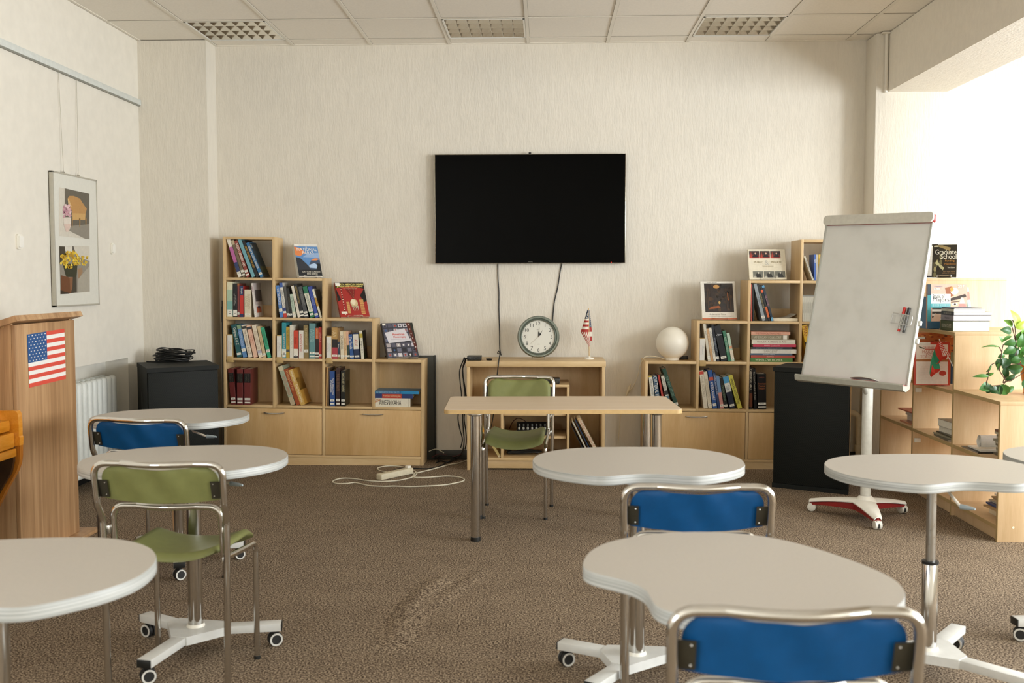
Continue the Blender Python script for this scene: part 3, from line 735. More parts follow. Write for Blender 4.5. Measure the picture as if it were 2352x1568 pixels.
mb = MB(); flag_mesh(mb, FQ, Vector((.0008, 0, 0)), FRED, FWHT, FBLU); mb.keepn = True; o = mb.build('flag_sheet', t, world=True); o['label'] = 'striped flag sheet with white stars on blue'

# ------------------------------------------------------------------ piano end at the left edge
t = thing('piano', 'orange-brown piano corner with curved bracket at the left frame edge', 'piano', (-2.75, 4.0, 0))
PY = 4.66
def pz(u, v): p = onY(u/4.48, 900+v/4.48, PY); return (p.x, p.z)
XZ = Matrix(((1, 0, 0, 0), (0, 0, 1, 0), (0, 1, 0, 0), (0, 0, 0, 1)))
cheek = [pz(-300, 300), pz(-300, 700), pz(120, 570), pz(190, 545), pz(240, 540), pz(242, 456), pz(234, 446), pz(232, 330), pz(226, 225), pz(205, 188), pz(170, 183), pz(-300, 190)]
mb = MB().mat(M_ORANGE); mb.prism(cheek, PY-.035, PY, XZ); mb.build('cheek_block', t, world=True)
cur = [pz(240, 540), pz(240, 650), pz(232, 720), pz(205, 800), pz(110, 970), pz(40, 1110), pz(-10, 1200), pz(-80, 1300), pz(-80, 1180), pz(-20, 1120), pz(60, 985), pz(160, 815), pz(190, 700), pz(190, 545)]
mb = MB().mat(wood('piano_bracket_brown', '#8A4E14', '#A3611B', '#B97626', (5, 5, .8), .2)); mb.prism(cur, PY-.03, PY-.002, XZ); mb.build('console_bracket', t, world=True)
mb = MB().mat(M_DARKWOOD); mb.prism([pz(192, 550), pz(192, 700), pz(165, 815), pz(60, 992), pz(-10, 1125), pz(-160, 1180), pz(-160, 550)], PY-.05, PY-.032, XZ); mb.build('inner_panel', t, world=True)
p0, p1 = pz(178, 240), pz(188, 545)
xl = p0[0]
mb = MB().mat(M_ORANGE); mb.box(-2.9, 2.9, .715, xl-.012, PY-.035, pz(0, 243)[1]-.012, bev=.012); mb.build('key_lid', t, world=True)
mb = MB().mat(M_ORANGE); mb.box(-2.9, 2.9, .640, xl+.004, PY-.035, .712, bev=.008); mb.build('key_slip', t, world=True)
mb = MB().mat(M_ORANGE); mb.box(-2.93, 2.9, .60, xl+.012, PY-.036, .638, bev=.006); mb.build('key_bed', t, world=True)
mb = MB().mat(M_DARKWOOD); mb.box(-3.04, 2.88, .02, -2.72, PY-.04, .60); mb.build('lower_panel', t, world=True)
mb = MB().mat(M_ORANGE); mb.box(-3.04, 2.88, .60, -2.94, PY-.002, 1.12, bev=.006); mb.build('upper_case', t, world=True)
mb = MB().mat(M_DARKWOOD); mb.box(-3.04, PY-.04, 0, -2.60, PY-.004, .10, bev=.006); mb.box(-3.04, 2.88, 0, -2.72, PY-.04, .02); mb.build('base_block', t, world=True)

# ------------------------------------------------------------------ cast iron radiator in its niche
t = thing('radiator', 'white cast iron radiator in the wall niche beside the lectern', 'radiator', (-3.14, 6.9, 0))
M_RAD = plain('#DDE0DA', .45, 0, .04, 25)
n = 10
for k in range(n):
    y = 6.60+k*.079
    mb = MB().mat(M_RAD)
    for s in (-1, 1):
        mb.box(-3.14+s*.036-.030, y-.031, .135, -3.14+s*.036+.030, y+.031, .725, bev=.028, seg=4)
    mb.tube([(-3.14, y-.0393, .175), (-3.14, y+.0393, .175)], .028, 12); mb.tube([(-3.14, y-.0393, .675), (-3.14, y+.0393, .675)], .028, 12)
    mb.box(-3.165, y-.016, .16, -3.115, y+.016, .70, bev=.012)
    mb.build('section', t, world=True)
mb = MB().mat(M_RAD); mb.tube([(-3.10, 5.2, .10), (-3.06, 6.2, .115), (-3.04, 6.85, .118)], .019, 12); mb.tube(fillet([(-3.04, 6.85, .118), (-3.06, 7.45, .118), (-3.14, 7.45, .118), (-3.14, 7.38, .175)], .05), .017, 12); mb.build('supply_pipe', t, world=True)
mb = MB().mat(M_BLACK); mb.box(-3.20, 6.62, 0, -3.185, 7.3, .10); mb.build('wall_bracket', t, world=True)

# ------------------------------------------------------------------ loudspeakers
def grille_mat():
    t = NT('perforated_black_grille'); tc = t.n('TexCoord'); sp = t.n('SeparateXYZ'); t.l(tc.outputs['Object'], sp.inputs[0])
    def mth(op, a, b=None):
        m = t.n('Math'); m.operation = op
        for i, q in enumerate((a, b)):
            if q is None: continue
            if isinstance(q, (int, float)): m.inputs[i].default_value = q
            else: t.l(q, m.inputs[i])
        return m.outputs[0]
    sx = mth('SINE', mth('MULTIPLY', sp.outputs['X'], 2*PI/.0125)); sz = mth('SINE', mth('MULTIPLY', sp.outputs['Z'], 2*PI/.0105))
    h = mth('MULTIPLY', sx, sz); g = mth('GREATER_THAN', h, .18)
    t.l(t.ramp(g, [(.45, '#1C1F1B'), (.55, '#030303')]), t.b.inputs['Base Color']); t.b.inputs['Roughness'].default_value = .6; t.b.inputs['Specular IOR Level'].default_value = .2; return t.m
M_GRILLE = grille_mat()
M_CAB = plain('#161815', .65, 0, .15, 150, .25)
def speaker(A, B, C, D, H, label):
    """plan corners: A back left, B front left, C front right, D back right"""
    ang = math.atan2(C[1]-B[1], C[0]-B[0]); w = math.hypot(C[0]-B[0], C[1]-B[1])
    t = thing('loudspeaker', label, 'speaker', ((B[0]+C[0])/2, (B[1]+C[1])/2, 0), ang, 'black floor loudspeakers')
    I = WM[t.name].inverted(); L = [I @ Vector((p[0], p[1], 0)) for p in (B, C, D, A)]
    mb = MB().mat(M_CAB); mb.prism([(p.x, p.y+(.012 if i < 2 else 0)) for i, p in enumerate(L)], .012, H-.03); mb.build('cabinet_body', t)
    g = .008
    mb = MB().mat(M_CAB); mb.prism([(-w/2-.004, -.006), (w/2+.004, -.006), (L[2].x+.003, L[2].y), (L[3].x-.003, L[3].y)], H-.03, H); mb.build('top_lid', t)
    mb = MB().mat(M_CAB); mb.prism([(-w/2-.003, -.004), (w/2+.003, -.004), (L[2].x+.003, L[2].y), (L[3].x-.003, L[3].y)], 0, .03); mb.build('bottom_lid', t)
    mb = MB().mat(M_GRILLE); mb.box(-w/2+.004, -.003, .032, w/2-.004, .011, H-.033, bev=.002); mb.build('grille', t)
    for s, a, b in ((-1, L[0], L[3]), (1, L[1], L[2])):
        m = a*.45+b*.55; d = (b-a).normalized()
        mb = MB().mat(M_BLACKR); nrm = Vector((d.y, -d.x, 0))*(1 if s > 0 else -1)
        M = Matrix.Translation((m.x+nrm.x*.002, m.y+nrm.y*.002, H*.66)) @ Matrix(((d.x, 0, nrm.x, 0), (d.y, 0, nrm.y, 0), (0, 1, 0, 0), (0, 0, 0, 1)))
        mb.prism([(.055*math.cos(2*PI*k/20), .085*math.sin(2*PI*k/20)) for k in range(20)], -.004, .0, M); mb.build('handle_recess', t)
    return t
SPL = speaker((-2.995, 7.506), (-2.719, 6.985), (-2.325, 7.282), (-2.56, 7.74), .80, 'black loudspeaker in the left corner with a coil of cable on top')
SPR = speaker((1.70, 7.36), (1.530, 7.015), (1.965, 6.77), (2.065, 7.10), .815, 'tall black loudspeaker behind the flipchart, before the right bookcase')
# cable coil on the left speaker
random.seed(3); c0 = onZ(392, 831, .80); rc = random.Random(9)
mb = MB().mat(M_CABLE)
loops = []
for k in range(11):
    ra, rb = .105+.03*rc.random(), .075+.03*rc.random(); ox, oy, oz = (rc.random()-.5)*.05, .05+(rc.random()-.5)*.03, .008+.0075*k
    tx, ty, ph = (rc.random()-.5)*.28*min(1, k/4), (rc.random()-.5)*.22*min(1, k/4), rc.random()*6.28
    for q in range(16):
        an = ph+2*PI*q/16; x, y = ra*math.cos(an), rb*math.sin(an)
        loops.append(Vector((c0.x+.01+ox+x, c0.y+oy+y, max(.8055, .80+oz+tx*x+ty*y+.006*math.sin(3*an)))))
mb.tube(smooth([Vector((c0.x-.17, c0.y-.02, .8058)), Vector((c0.x-.13, c0.y-.05, .8058))]+loops, 3), .0046, 7)
arc = [Vector((c0.x+.03+.105*math.cos(a), c0.y+.05-.02*math.sin(a), .835+.062*math.sin(a))) for a in [PI*k/10 for k in range(11)]]
mb.tube(smooth(arc, 3), .0046, 7)
tag(mb.build('cable_coil'), 'loose coil of black cable lying on the left loudspeaker', 'cable')
# ------------------------------------------------------------------ books
def cover_mat(col): return plain(col, .38, 0, .05, 60, .45)
M_LABEL = flat('#E9E6DA', .6)
M_INKW, M_INKB = flat('#EDE8DA', .5), flat('#1A1A1A', .5)
def sepmax(A, B):
    """largest separation of two convex polygons along their edge normals (negative: they overlap)"""
    best = -9
    for P, Q in ((A, B), (B, A)):
        for i in range(len(P)):
            e = P[(i+1) % len(P)]-P[i]; n = Vector((e.y, -e.x)).normalized()
            best = max(best, min(q.dot(n) for q in Q)-max(p.dot(n) for p in P))
    return best
def corners(x, z, th, L, ang):
    d = Vector((math.sin(ang), math.cos(ang))); s = Vector((math.cos(ang), -math.sin(ang)))
    c = Vector((x, z)); return [c-s*th/2, c+s*th/2, c+s*th/2+d*L, c-s*th/2+d*L]
def book_parts(t, th, L, dep, col, title=None, tcol='#EDE8DA', bands=(), sticker='low', up=False, span=(.12, .72), art=None, paper=False, label2=None, tsize=.62):
    """local frame: x thickness, y depth (spine at y=0 faces -y), z along the spine"""
    cm = cover_mat(col); c = .0022 if not paper else .0008
    mb = MB().mat(cm)
    mb.box(-th/2, 0, 0, -th/2+c, dep, L, bev=.0006, seg=1); mb.box(th/2-c, 0, 0, th/2, dep, L, bev=.0006, seg=1)
    mb.box(-th/2+c*.5, 0, 0, th/2-c*.5, c, L, bev=.0006, seg=1)
    for f0, f1, bc in bands:
        mb.mat(cover_mat(bc)); mb.box(-th/2-.0002, -.0004, L*(1-f1), th/2+.0002, .0012, L*(1-f0))
    if art:
        for (y0, y1, z0, z1, ac) in art:   # patches on the cover facing right
            mb.mat(cover_mat(ac)); mb.box(th/2-.0004, y0*dep, z0*L, th/2+.0004, y1*dep, z1*L)
    cv = mb.build('cover', t)
    mb = MB().mat(M_PAPER); g = 0 if paper else .003
    mb.box(-th/2+c, c, g, th/2-c, dep-(.004 if not paper else .0005), L-g); mb.build('pages', t)
    if sticker:
        mb = MB().mat(M_LABEL); w = th/2+.0003 if th < .03 else th/2-.003
        for z0, z1 in {'low': ((.07, .135),), 'high': ((.18, .27),), 'two': ((.045, .085), (.13, .19)), 'big': ((.03, .21),)}[sticker]:
            mb.box(-w, -.0009, L*z0, w, .001, L*z1)
        mb.mat(M_INKB)
        for z0, z1 in {'low': ((.07, .135),), 'high': ((.18, .27),), 'two': ((.13, .19),), 'big': ((.03, .21),)}[sticker]:
            for k in (.35, .6): mb.box(-w*.5, -.0012, L*(z0+(z1-z0)*k), w*.5, -.0005, L*(z0+(z1-z0)*(k+.08)))
        mb.build('call_number_label', t)
    if title:
        f0, f1 = span; zc = L*(1-(f0+f1)/2)
        mb = MB().mat(flat(tcol))
        for i, line in enumerate(title.split('|')):
            nl = title.count('|')+1; xo = ((nl-1)/2-i)*th*.8/nl
            if up: mb.text(line, (-xo, -.0011, zc), (0, 0, 1), (-1, 0, 0), L*(f1-f0), th*tsize/nl, .55)
            else: mb.text(line, (xo, -.0011, zc), (0, 0, -1), (1, 0, 0), L*(f1-f0), th*tsize/nl, .55)
        mb.build('spine_title', t)
    return cv
class Cell:
    def __init__(s, fr, zshelf, name, where, group, xmin, xmax, conv, setback=.012):
        s.fr, s.z, s.name, s.where, s.group, s.x0, s.x1, s.conv, s.sb = fr, zshelf, name, where, group, xmin, xmax, conv, setback
        s.prev = []; s.n = 0; s.total = 0
    def add(s, ub, ut, vt, thpx, col, desc, **k):
        """ub/ut: picture columns of the spine's foot and head, vt: its head row (zoom units of this cell)"""
        dep = k.pop('dep', None); name = k.pop('name', 'book'); vb = s.zb
        fx_, sc = s.conv
        pb = s.fr.xz(*fx_(ub, vb), dy=s.sb); pt = s.fr.xz(*fx_(ut, vt), dy=s.sb)
        ang = math.atan2(pt[0]-pb[0], pt[1]-s.z); th = thpx/sc*(s.fr.Y+s.sb)/F*.97*math.cos(ang)
        L = max((pt[1]-s.z)/math.cos(ang)-abs(math.tan(ang))*th/2, .05)
        dep = dep or min(max(L*.70, .12), .21)
        if abs(ang) < .012: ang = 0
        z = s.z+abs(math.sin(ang))*th/2+.0004; x = pb[0]
        C = corners(x, z, th, L, ang)
        lo = min(p.x for p in C)
        if lo < s.x0+.0015: x += s.x0+.0015-lo
        for _ in range(400):
            C = corners(x, z, th, L, ang)
            if all(sepmax(C, P) > .0002 for P in s.prev[-3:]): break
            x += .0006
        s.prev.append(C); s.n += 1
        M = s.fr.M @ Matrix.Translation((x, s.fr.Y+s.sb, z)) @ Matrix.Rotation(ang, 4, 'Y')
        t = thing(name, '%s, %s from left, %s' % (desc, ORD[s.n-1], s.where), 'book', group=s.group, M=M)
        book_parts(t, th, L, dep, col, **k); return t
    def marker(s, u0, u1, v0):
        """white topic card standing in a tan clip that grips the shelf edge"""
        fx_, sc = s.conv
        x0, z1 = s.fr.xz(*fx_(u0, v0), dy=s.sb-.03); x1, _ = s.fr.xz(*fx_(u1, v0), dy=s.sb-.03)
        x0 = max(x0, s.x0+.002)
        t = thing('shelf_marker', 'white printed topic card in a tan clip, '+s.where, 'shelf marker', group='topic cards on the shelves', M=s.fr.M @ Matrix.Translation((x0, s.fr.Y, s.z)))
        w, h = x1-x0, z1-s.z
        mb = MB().mat(plain('#B79A66', .55)); mb.box(0, .004, .0005, w, .05, h, bev=.001); mb.build('card_holder', t)
        mb = MB().mat(plain('#B79A66', .55)); mb.box(-.001, -.006, -.034, w+.008, -.0015, .010, bev=.0015); mb.box(-.001, -.0035, -.0335, w+.008, .03, -.0315+.009); mb.box(-.001, -.0055, .0005, w+.006, .006, .004); mb.build('shelf_clip', t)
        mb = MB().mat(flat('#DCDAD2')); mb.box(.0015, .0022, .003, w-.0015, .0042, h-.006); c = mb.build('topic_card', t)
        mb = MB().mat(flat('#A8503C')); mb.text('ИСТОРИЯ ПОЛИТИКА', (w*.28, .0018, h*.5), (0, 0, 1), (-1, 0, 0), h*.78, w*.13, .4)
        mb.mat(flat('#5A5A66')); mb.text('ГОСУДАРСТВО И ПРАВО', (w*.58, .0018, h*.5), (0, 0, 1), (-1, 0, 0), h*.82, w*.12, .4); mb.text('США', (w*.8, .0018, h*.6), (0, 0, 1), (-1, 0, 0), h*.2, w*.12, .4)
        mb.build('card_print', t)
        s.prev.append([Vector((x0, s.z)), Vector((x1, s.z)), Vector((x1, z1)), Vector((x0, z1))]); return t
def Z(x0, y0, sc): return ((lambda u, v: (x0+u/sc, y0+v/sc)), sc)
ZL1, ZL2, ZR1, ZR2 = Z(500, 530, 5.2275), Z(500, 720, 4.238), Z(1460, 530, 4.752), Z(1460, 800, 4.48)
def cell(fr, xs, zs, col, row, conv, where, group, zb, **k):
    c = Cell(fr, zs[row]+TH/2, '', where, group, xs[col]+TH, xs[col+1], conv, **k); c.zb = zb; return c
GL, GR = 'books in the left stepped bookcase', 'books in the right stepped bookcase'
# --- left bookcase
c = cell(FL, LXS, LZS, 0, 3, ZL1, 'top cell, left bookcase', GL, 545)
c.add(268, 122, 92, 45, '#E4DDCF', 'slanting white book with magenta and navy spine', bands=[(.22, .62, '#B5629A'), (.62, .9, '#2B3A66')], sticker='low')
c.add(318, 172, 112, 38, '#6E5F4A', 'slanting olive-brown book', sticker='two', bands=[(0, .12, '#B9A98C')])
c.add(366, 212, 115, 44, '#8E3E33', 'slanting brick-red book', title='GREAT AMERICAN', sticker='two', span=(.08, .7), tsize=.75)
c.add(430, 254, 98, 46, '#6FA3AE', 'slanting plain pale teal book', sticker=None)
c.add(480, 305, 118, 40, '#161819', 'slanting black book with yellow lettering', title='GREAT LODGES OF THE WEST', tcol='#D9A93A', sticker=None, span=(.15, .75))
c.add(527, 352, 142, 42, '#2C6C9C', 'slanting blue book showing a dark landscape cover', title='DESERT BLUES IN AMERICA', sticker='low', art=[(.02, .98, .02, .98, '#2A3A44'), (.1, .9, .35, .75, '#3E5560'), (.2, .95, .1, .3, '#5A6238'), (.06, .22, .84, .95, '#A9B4B8')], span=(.1, .75))
c = cell(FL, LXS, LZS, 0, 2, ZL1, 'left column second cell, left bookcase', GL, 1030)
c.add(146, 146, 612, 70, '#D9D6B8', 'thick upright cream and sea-green book', bands=[(.22, .55, '#A9C0A8'), (.55, .95, '#7FB0A6')], sticker='big')
c.add(210, 210, 635, 48, '#15181C', 'upright black book with white label', title='A HISTORY|OF THE STATES', sticker='big', span=(.28, .68), tcol='#B9B7AE')
c.add(250, 250, 632, 24, '#7E3A38', 'narrow upright dark red book', sticker='low', bands=[(0, .06, '#A8672F')])
c.add(288, 288, 662, 42, '#C0302A', 'upright red book with navy head', bands=[(0, .3, '#25345C'), (.9, 1., '#25345C')], title='Simple', span=(.05, .27), sticker=None)
c.add(360, 360, 705, 78, '#D8CDB4', 'thick upright beige paperback', title='SHIFTING|SANDS', tcol='#B7A78A', sticker='low', span=(.06, .8), tsize=.8)
c.add(455, 414, 628, 26, '#D8D2CC', 'thin pale magazine with mountain cover', title='LIBERAL', tcol='#8A3A62', dep=.2, sticker='low', paper=True, span=(.05, .3), art=[(.0, 1, .35, 1., '#BDB4B2'), (.1, .95, .45, .8, '#4A3A38'), (.15, .75, .12, .3, '#B5583C'), (.3, .6, .25, .32, '#3A4A78')])
c = cell(FL, LXS, LZS, 1, 2, ZL1, 'second column upper cell, left bookcase', GL, 1040)
c.add(768, 716, 655, 42, '#4F7FC0', 'leaning light blue book', title='WE THE PEOPLE', sticker='high', span=(.1, .6))
c.add(812, 757, 624, 38, '#DFDCD2', 'white book with flag-blue head', bands=[(0, .13, '#3A5BA0'), (.72, .82, '#2F3F78'), (.88, 1, '#C0392F')], title='AMERICAN POLITICS', tcol='#6B6B74', sticker=None, span=(.2, .68))
c.add(850, 803, 668, 30, '#4B4B4A', 'leaning dark grey book', sticker='low')
c.add(880, 838, 692, 34, '#1B1B18', 'leaning black book with ornate spine', title='XXXXXXX', tcol='#5E5A4A', sticker='low', span=(.25, .75))
c.add(920, 880, 760, 38, '#B7C7B4', 'short leaning mint and cream book', bands=[(.75, 1, '#E0DAC4')], title='THE NEW LAW', tcol='#6E7F70', sticker='low', span=(.1, .6))
c.add(966, 884, 660, 34, '#DED6C6', 'leaning cream book', title='Congress', tcol='#B86A5C', sticker=None, span=(.35, .7))
c.add(1018, 927, 636, 44, '#191B1C', 'leaning black book with gold lettering', title='REPRESENTATIVE DEMOCRACY', tcol='#B9A15A', sticker='two', span=(.08, .6))
c.add(1068, 984, 668, 48, '#47494A', 'leaning charcoal book', title='THE PRESIDENTS', tcol='#8B8B86', sticker='two', span=(.1, .6))
c.add(1138, 1042, 668, 56, '#1E6E4E', 'green book with white title panel', bands=[(.22, .82, '#DAD8C6')], title='SAMUEL DICKSTEIN HALL', tcol='#2E5E4A', sticker='low', span=(.24, .78))
c.add(1192, 1100, 668, 44, '#34499A', 'leaning cobalt blue book', title='CHRIST', tcol='#8E9BC8', sticker='low', span=(.35, .6))
c.add(1238, 1140, 700, 26, '#E0DCC8', 'thin white book with yellow-black cover', bands=[(.3, .6, '#B58A34')], dep=.2, sticker=None, art=[(.02, .98, .02, .98, '#55524E'), (.05, .95, .2, .6, '#8A6A2C')])
c = cell(FL, LXS, LZS, 0, 1, ZL1, 'left column third cell, left bookcase', GL, 1510)
c.marker(104, 166, 1245)
c.add(262, 186, 1125, 62, '#20565A', 'leaning dark teal book', title='Congress A to Z', sticker='low', span=(.1, .62), tsize=.75)
c.add(328, 250, 1130, 50, '#5C86B4', 'leaning mid blue book', title='CAMPAIGNS', tcol='#B5C4DC', sticker='high', span=(.2, .65), bands=[(0, .12, '#7F9C7A')])
c.add(393, 306, 1130, 52, '#DDD2BE', 'leaning cream book with a dark emblem', title='The Presidency A to Z', tcol='#8A7A68', sticker=None, span=(.16, .9), bands=[(.04, .12, '#3A3A38')])
c.add(457, 366, 1134, 52, '#E2B9A0', 'leaning salmon-pink book', title='The Supreme|Court', tcol='#A8483C', sticker=None, span=(.22, .7), bands=[(.05, .13, '#3A4048')], tsize=.8)
c.add(518, 430, 1130, 50, '#E0D3BC', 'leaning ivory book', title='ELECTIONS A TO Z', tcol='#B9A78E', sticker='low', span=(.2, .8), bands=[(.78, .9, '#B8B4C4')])
c.add(565, 488, 1146, 38, '#CDB68C', 'leaning tan book', title='Civil Rights', tcol='#8E7A56', sticker='low', span=(.25, .7))
c.add(622, 536, 1160, 48, '#3FA77E', 'bright green book with dark cover', title='CAN YOUR GOODS FEED US', tcol='#173A30', sticker='high', span=(.08, .62), art=[(.0, 1, 0, 1, '#1C2A20'), (.2, .9, .3, .8, '#24402A')])
c = cell(FL, LXS, LZS, 1, 1, ZL1, 'second column middle cell, left bookcase', GL, 1525)
c.marker(700, 758, 1255)
c.add(788, 788, 1102, 52, '#2C8A96', 'upright turquoise book', title='OUR LIBRARY OF THE STATE', sticker='big', span=(.3, .72), bands=[(.74, .88, '#CFE0DA')])
c.add(840, 838, 1152, 42, '#B99A34', 'upright mustard-yellow book', title='THE PRESIDENCY', tcol='#7A6220', sticker=None, span=(.1, .6), bands=[(.72, .8, '#4A4A4A')])
c.add(888, 885, 1132, 46, '#DDD8C8', 'upright ivory book with faint lettering', title='DEMOCRACY', tcol='#C7BFA8', sticker=None, span=(.15, .7))
c.add(938, 938, 1196, 52, '#C8442C', 'orange-red book with white foot', bands=[(.66, 1, '#E2DCCC'), (.92, .97, '#34507A')], title='Almanac', tcol='#8A2A1A', sticker='low', span=(.25, .5))
c.add(1003, 1000, 1196, 58, '#E0D9CC', 'upright white book with red script', title='America Votes', tcol='#B8443C', sticker=None, span=(.12, .75))
c.add(1066, 1058, 1136, 58, '#87744A', 'upright olive-brown book with white label', title='THE AMERICAN WAY', tcol='#C9B98A', sticker='high', span=(.08, .6))
c.add(1134, 1130, 1110, 74, '#5E8C8E', 'thick upright grey-teal book', title='A NATION|OF STATES', tcol='#A9C7C4', sticker='two', span=(.1, .6))
c.add(1192, 1190, 1152, 42, '#2A1F1C', 'upright black book with an orange head', bands=[(.04, .38, '#B5562C')], title='TRADITION AMERICA', tcol='#E0C39A', sticker='two', span=(.05, .38))
c.add(1232, 1232, 1156, 34, '#B5302C', 'upright red book against the divider', title='AMERICA', tcol='#D9A08E', sticker='low', span=(.1, .55))
c = cell(FL, LXS, LZS, 2, 1, ZL1, 'third column upper cell, left bookcase', GL, 1530)
c.marker(1297, 1358, 1262)
c.add(1402, 1400, 1160, 74, '#1C1714', 'thick gold, black and red book', bands=[(0, .38, '#B08A4E'), (.64, 1, '#A83A44')], title='USA', span=(.1, .3), tcol='#D8C49A', sticker='low')
c.add(1452, 1452, 1165, 24, '#8A6A3E', 'narrow upright brown book', bands=[(.45, .9, '#2E3A4A')], title='Baker', span=(.5, .7), sticker='low')
c.add(1492, 1480, 1206, 42, '#DDD0B4', 'upright cream book with dark lettering', title='SCRAPBOOK', tcol='#6E6250', sticker='low', span=(.15, .65))
c.add(1534, 1516, 1206, 34, '#DDBE94', 'upright peach-coloured book', title='NEVER MAPS', tcol='#A87A4A', sticker='low', span=(.25, .7))
c.add(1572, 1550, 1206, 28, '#D6A98C', 'narrow pink and dark green book', bands=[(.5, 1, '#2E3E32')], sticker='low')
c.add(1614, 1590, 1242, 46, '#27518C', 'upright royal blue book', title='The Florida', sticker='low', span=(.1, .6), tsize=.7)
c.add(1674, 1652, 1226, 68, '#1C2A4C', 'thick navy book with white panel', bands=[(.05, .62, '#DAD5C8')], title='ATLAS', tcol='#B8443C', sticker='low', span=(.25, .5))
c.add(1742, 1716, 1200, 38, '#D8D4C0', 'white book with yellow-black photo cover', title='things to do in', tcol='#2A2A28', sticker=None, span=(.3, .85), bands=[(.1, .25, '#B5A23A')], art=[(0, 1, 0, 1, '#2A2A26'), (.05, .55, .72, .95, '#55503E'), (.05, .6, .42, .65, '#B9A52C'), (.65, .98, .42, .65, '#6A6A58'), (.05, .98, .35, .39, '#D8D4C0'), (.05, .5, .05, .3, '#3A5A2C'), (.55, .95, .05, .3, '#5A4A34')])
c = cell(FL, LXS, LZS, 0, 0, ZL2, 'bottom left cell, left bookcase', GL, 878)
for ub, ut, vt, th, d in ((155, 124, 535, 52, 'tilted maroon volume'), (217, 215, 541, 60, 'upright maroon volume'), (290, 290, 541, 64, 'upright maroon volume')):
    c.add(ub, ut, vt, th, '#6E2F2C', d+' with black title panel', bands=[(.12, .38, '#161413')], title='ENCYCLOPEDIA|OF AMERICA', tcol='#5A5348', sticker='two', span=(.13, .37), dep=.2)
c = cell(FL, LXS, LZS, 1, 0, ZL2, 'second bottom cell, left bookcase', GL, 888)
c.add(735, 604, 512, 48, '#9DA58C', 'slanting sage book with painted spine', title='ARTISTS IN AMERICA', tcol='#B8705A', sticker=None, span=(.25, .75), bands=[(0, .12, '#C9BFA0'), (.8, 1, '#B9A98A')])
c.add(776, 648, 540, 44, '#9C4A24', 'slanting rust-brown book', title='Writing Our Past', tcol='#D8AE7A', sticker=None, span=(.05, .6), tsize=.75)
T_ = c.add(824, 698, 545, 50, '#C9A45A', 'slanting gold book with black cover lettering', title='Harold Evans   They Made America', tcol='#F0E6CE', sticker=None, span=(.04, .92), tsize=.66, dep=.205, art=[(0, 1, 0, 1, '#B98A36'), (0, 1, .4, .75, '#C79A44')])
mb = MB().mat(M_INKB)
thg = .024
for s_, zf, col_, hh in (('They Made', .66, M_INKB, .024), ('America', .51, M_INKB, .030), ('Harold Evans', .34, M_INKW, .020)):
    mb.mat(col_); mb.text(s_, (thg/2+.0012, .105, .255*zf+.005), (0, 1, 0), (0, 0, 1), .17, hh, .5, .012)
mb.build('cover_title', T_)
c = cell(FL, LXS, LZS, 2, 0, ZL2, 'third bottom cell, left bookcase', GL, 893)
c.add(1058, 1066, 522, 16, '#B58E5C', 'thin tan booklet against the divider', sticker=None, paper=True, dep=.2)
c.add(1076, 1082, 530, 14, '#5A4630', 'thin dark brown booklet', sticker=None, paper=True, dep=.2)
c.add(1116, 1112, 560, 50, '#2C4E8A', 'upright royal blue volume', title='Facts About the|Presidents', sticker='two', span=(.2, .68), tsize=.8)
c.add(1171, 1172, 530, 42, '#3A2420', 'upright dark brown volume', title='THE BILL OF RIGHTS', tcol='#8E6A4A', sticker='two', span=(.15, .6))
c.add(1220, 1217, 556, 42, '#12140F', 'upright black volume with cream lettering', title='WHO RULES WHERE', tcol='#C9BE94', sticker='two', span=(.05, .6), art=[(0, 1, 0, 1, '#23251A'), (.15, .8, .4, .7, '#4A4626')])
# flat stack in the last bottom cell
def flat_book(fr, zf, conv, u0, u1, v0, v1, col, label, group, title=None, tcol='#EDE8DA', base=None, dep=.16, sticker=False, span=(.1, .9), bands=(), setb=.012, ysh=0, skew=0., hard=True):
    """lying book, spine facing the room; base = world z (cabinet frame) of what it lies on"""
    f, sc = conv
    x0, _ = fr.xz(*f(u0, v1), dy=setb); x1, _ = fr.xz(*f(u1, v1), dy=setb)
    th = (v1-v0)/sc*(fr.Y)/F; L = x1-x0
    M = fr.M @ Matrix.Translation(((x0+x1)/2, fr.Y+setb+ysh, base)) @ Matrix.Rotation(skew, 4, 'Z')
    t = thing('book', label, 'book', group=group, M=M)
    cm = cover_mat(col); c = .0022
    mb = MB().mat(cm); mb.box(-L/2, 0, 0, L/2, dep, c, bev=.0006, seg=1); mb.box(-L/2, 0, th-c, L/2, dep, th, bev=.0006, seg=1); mb.box(-L/2, 0, c*.5, L/2, c, th-c*.5, bev=.0006, seg=1)
    for f0, f1, bc in bands: mb.mat(cover_mat(bc)); mb.box(-L/2+L*f0, -.0005, -.0002+.0004, -L/2+L*f1, .001, th-.0002)
    mb.build('cover', t)
    mb = MB().mat(M_PAPER); mb.box(-L/2+.003, c, c, L/2-.003, dep-.004, th-c); mb.build('pages', t)
    if sticker: mb = MB().mat(M_LABEL); mb.box(L/2-.04, -.001, .002, L/2-.012, .001, th-.002); mb.build('call_number_label', t)
    if title:
        mb = MB().mat(flat(tcol)); mb.text(title, (-L/2+L*(span[0]+span[1])/2, -.0012, th/2), (1, 0, 0), (0, 0, 1), L*(span[1]-span[0]), th*.55, .5); mb.build('spine_title', t)
    return base+th+.0004
G = 'books lying in the bottom right cell of the left bookcase'
b = LZS[0]+TH/2+.0004
b = flat_book(FL, None, ZL2, 1528, 1872, 820, 905, '#E2DDCB', 'thick white book with black Cyrillic lettering, lowest of the flat stack', G, 'АМЕРИКАНА', '#2A2522', b, .19, span=(.13, .75), bands=[(.0, .02, '#C9BFA4'), (.96, .97, '#A89C80')])
t_ = COL.objects[-1]
b1 = b
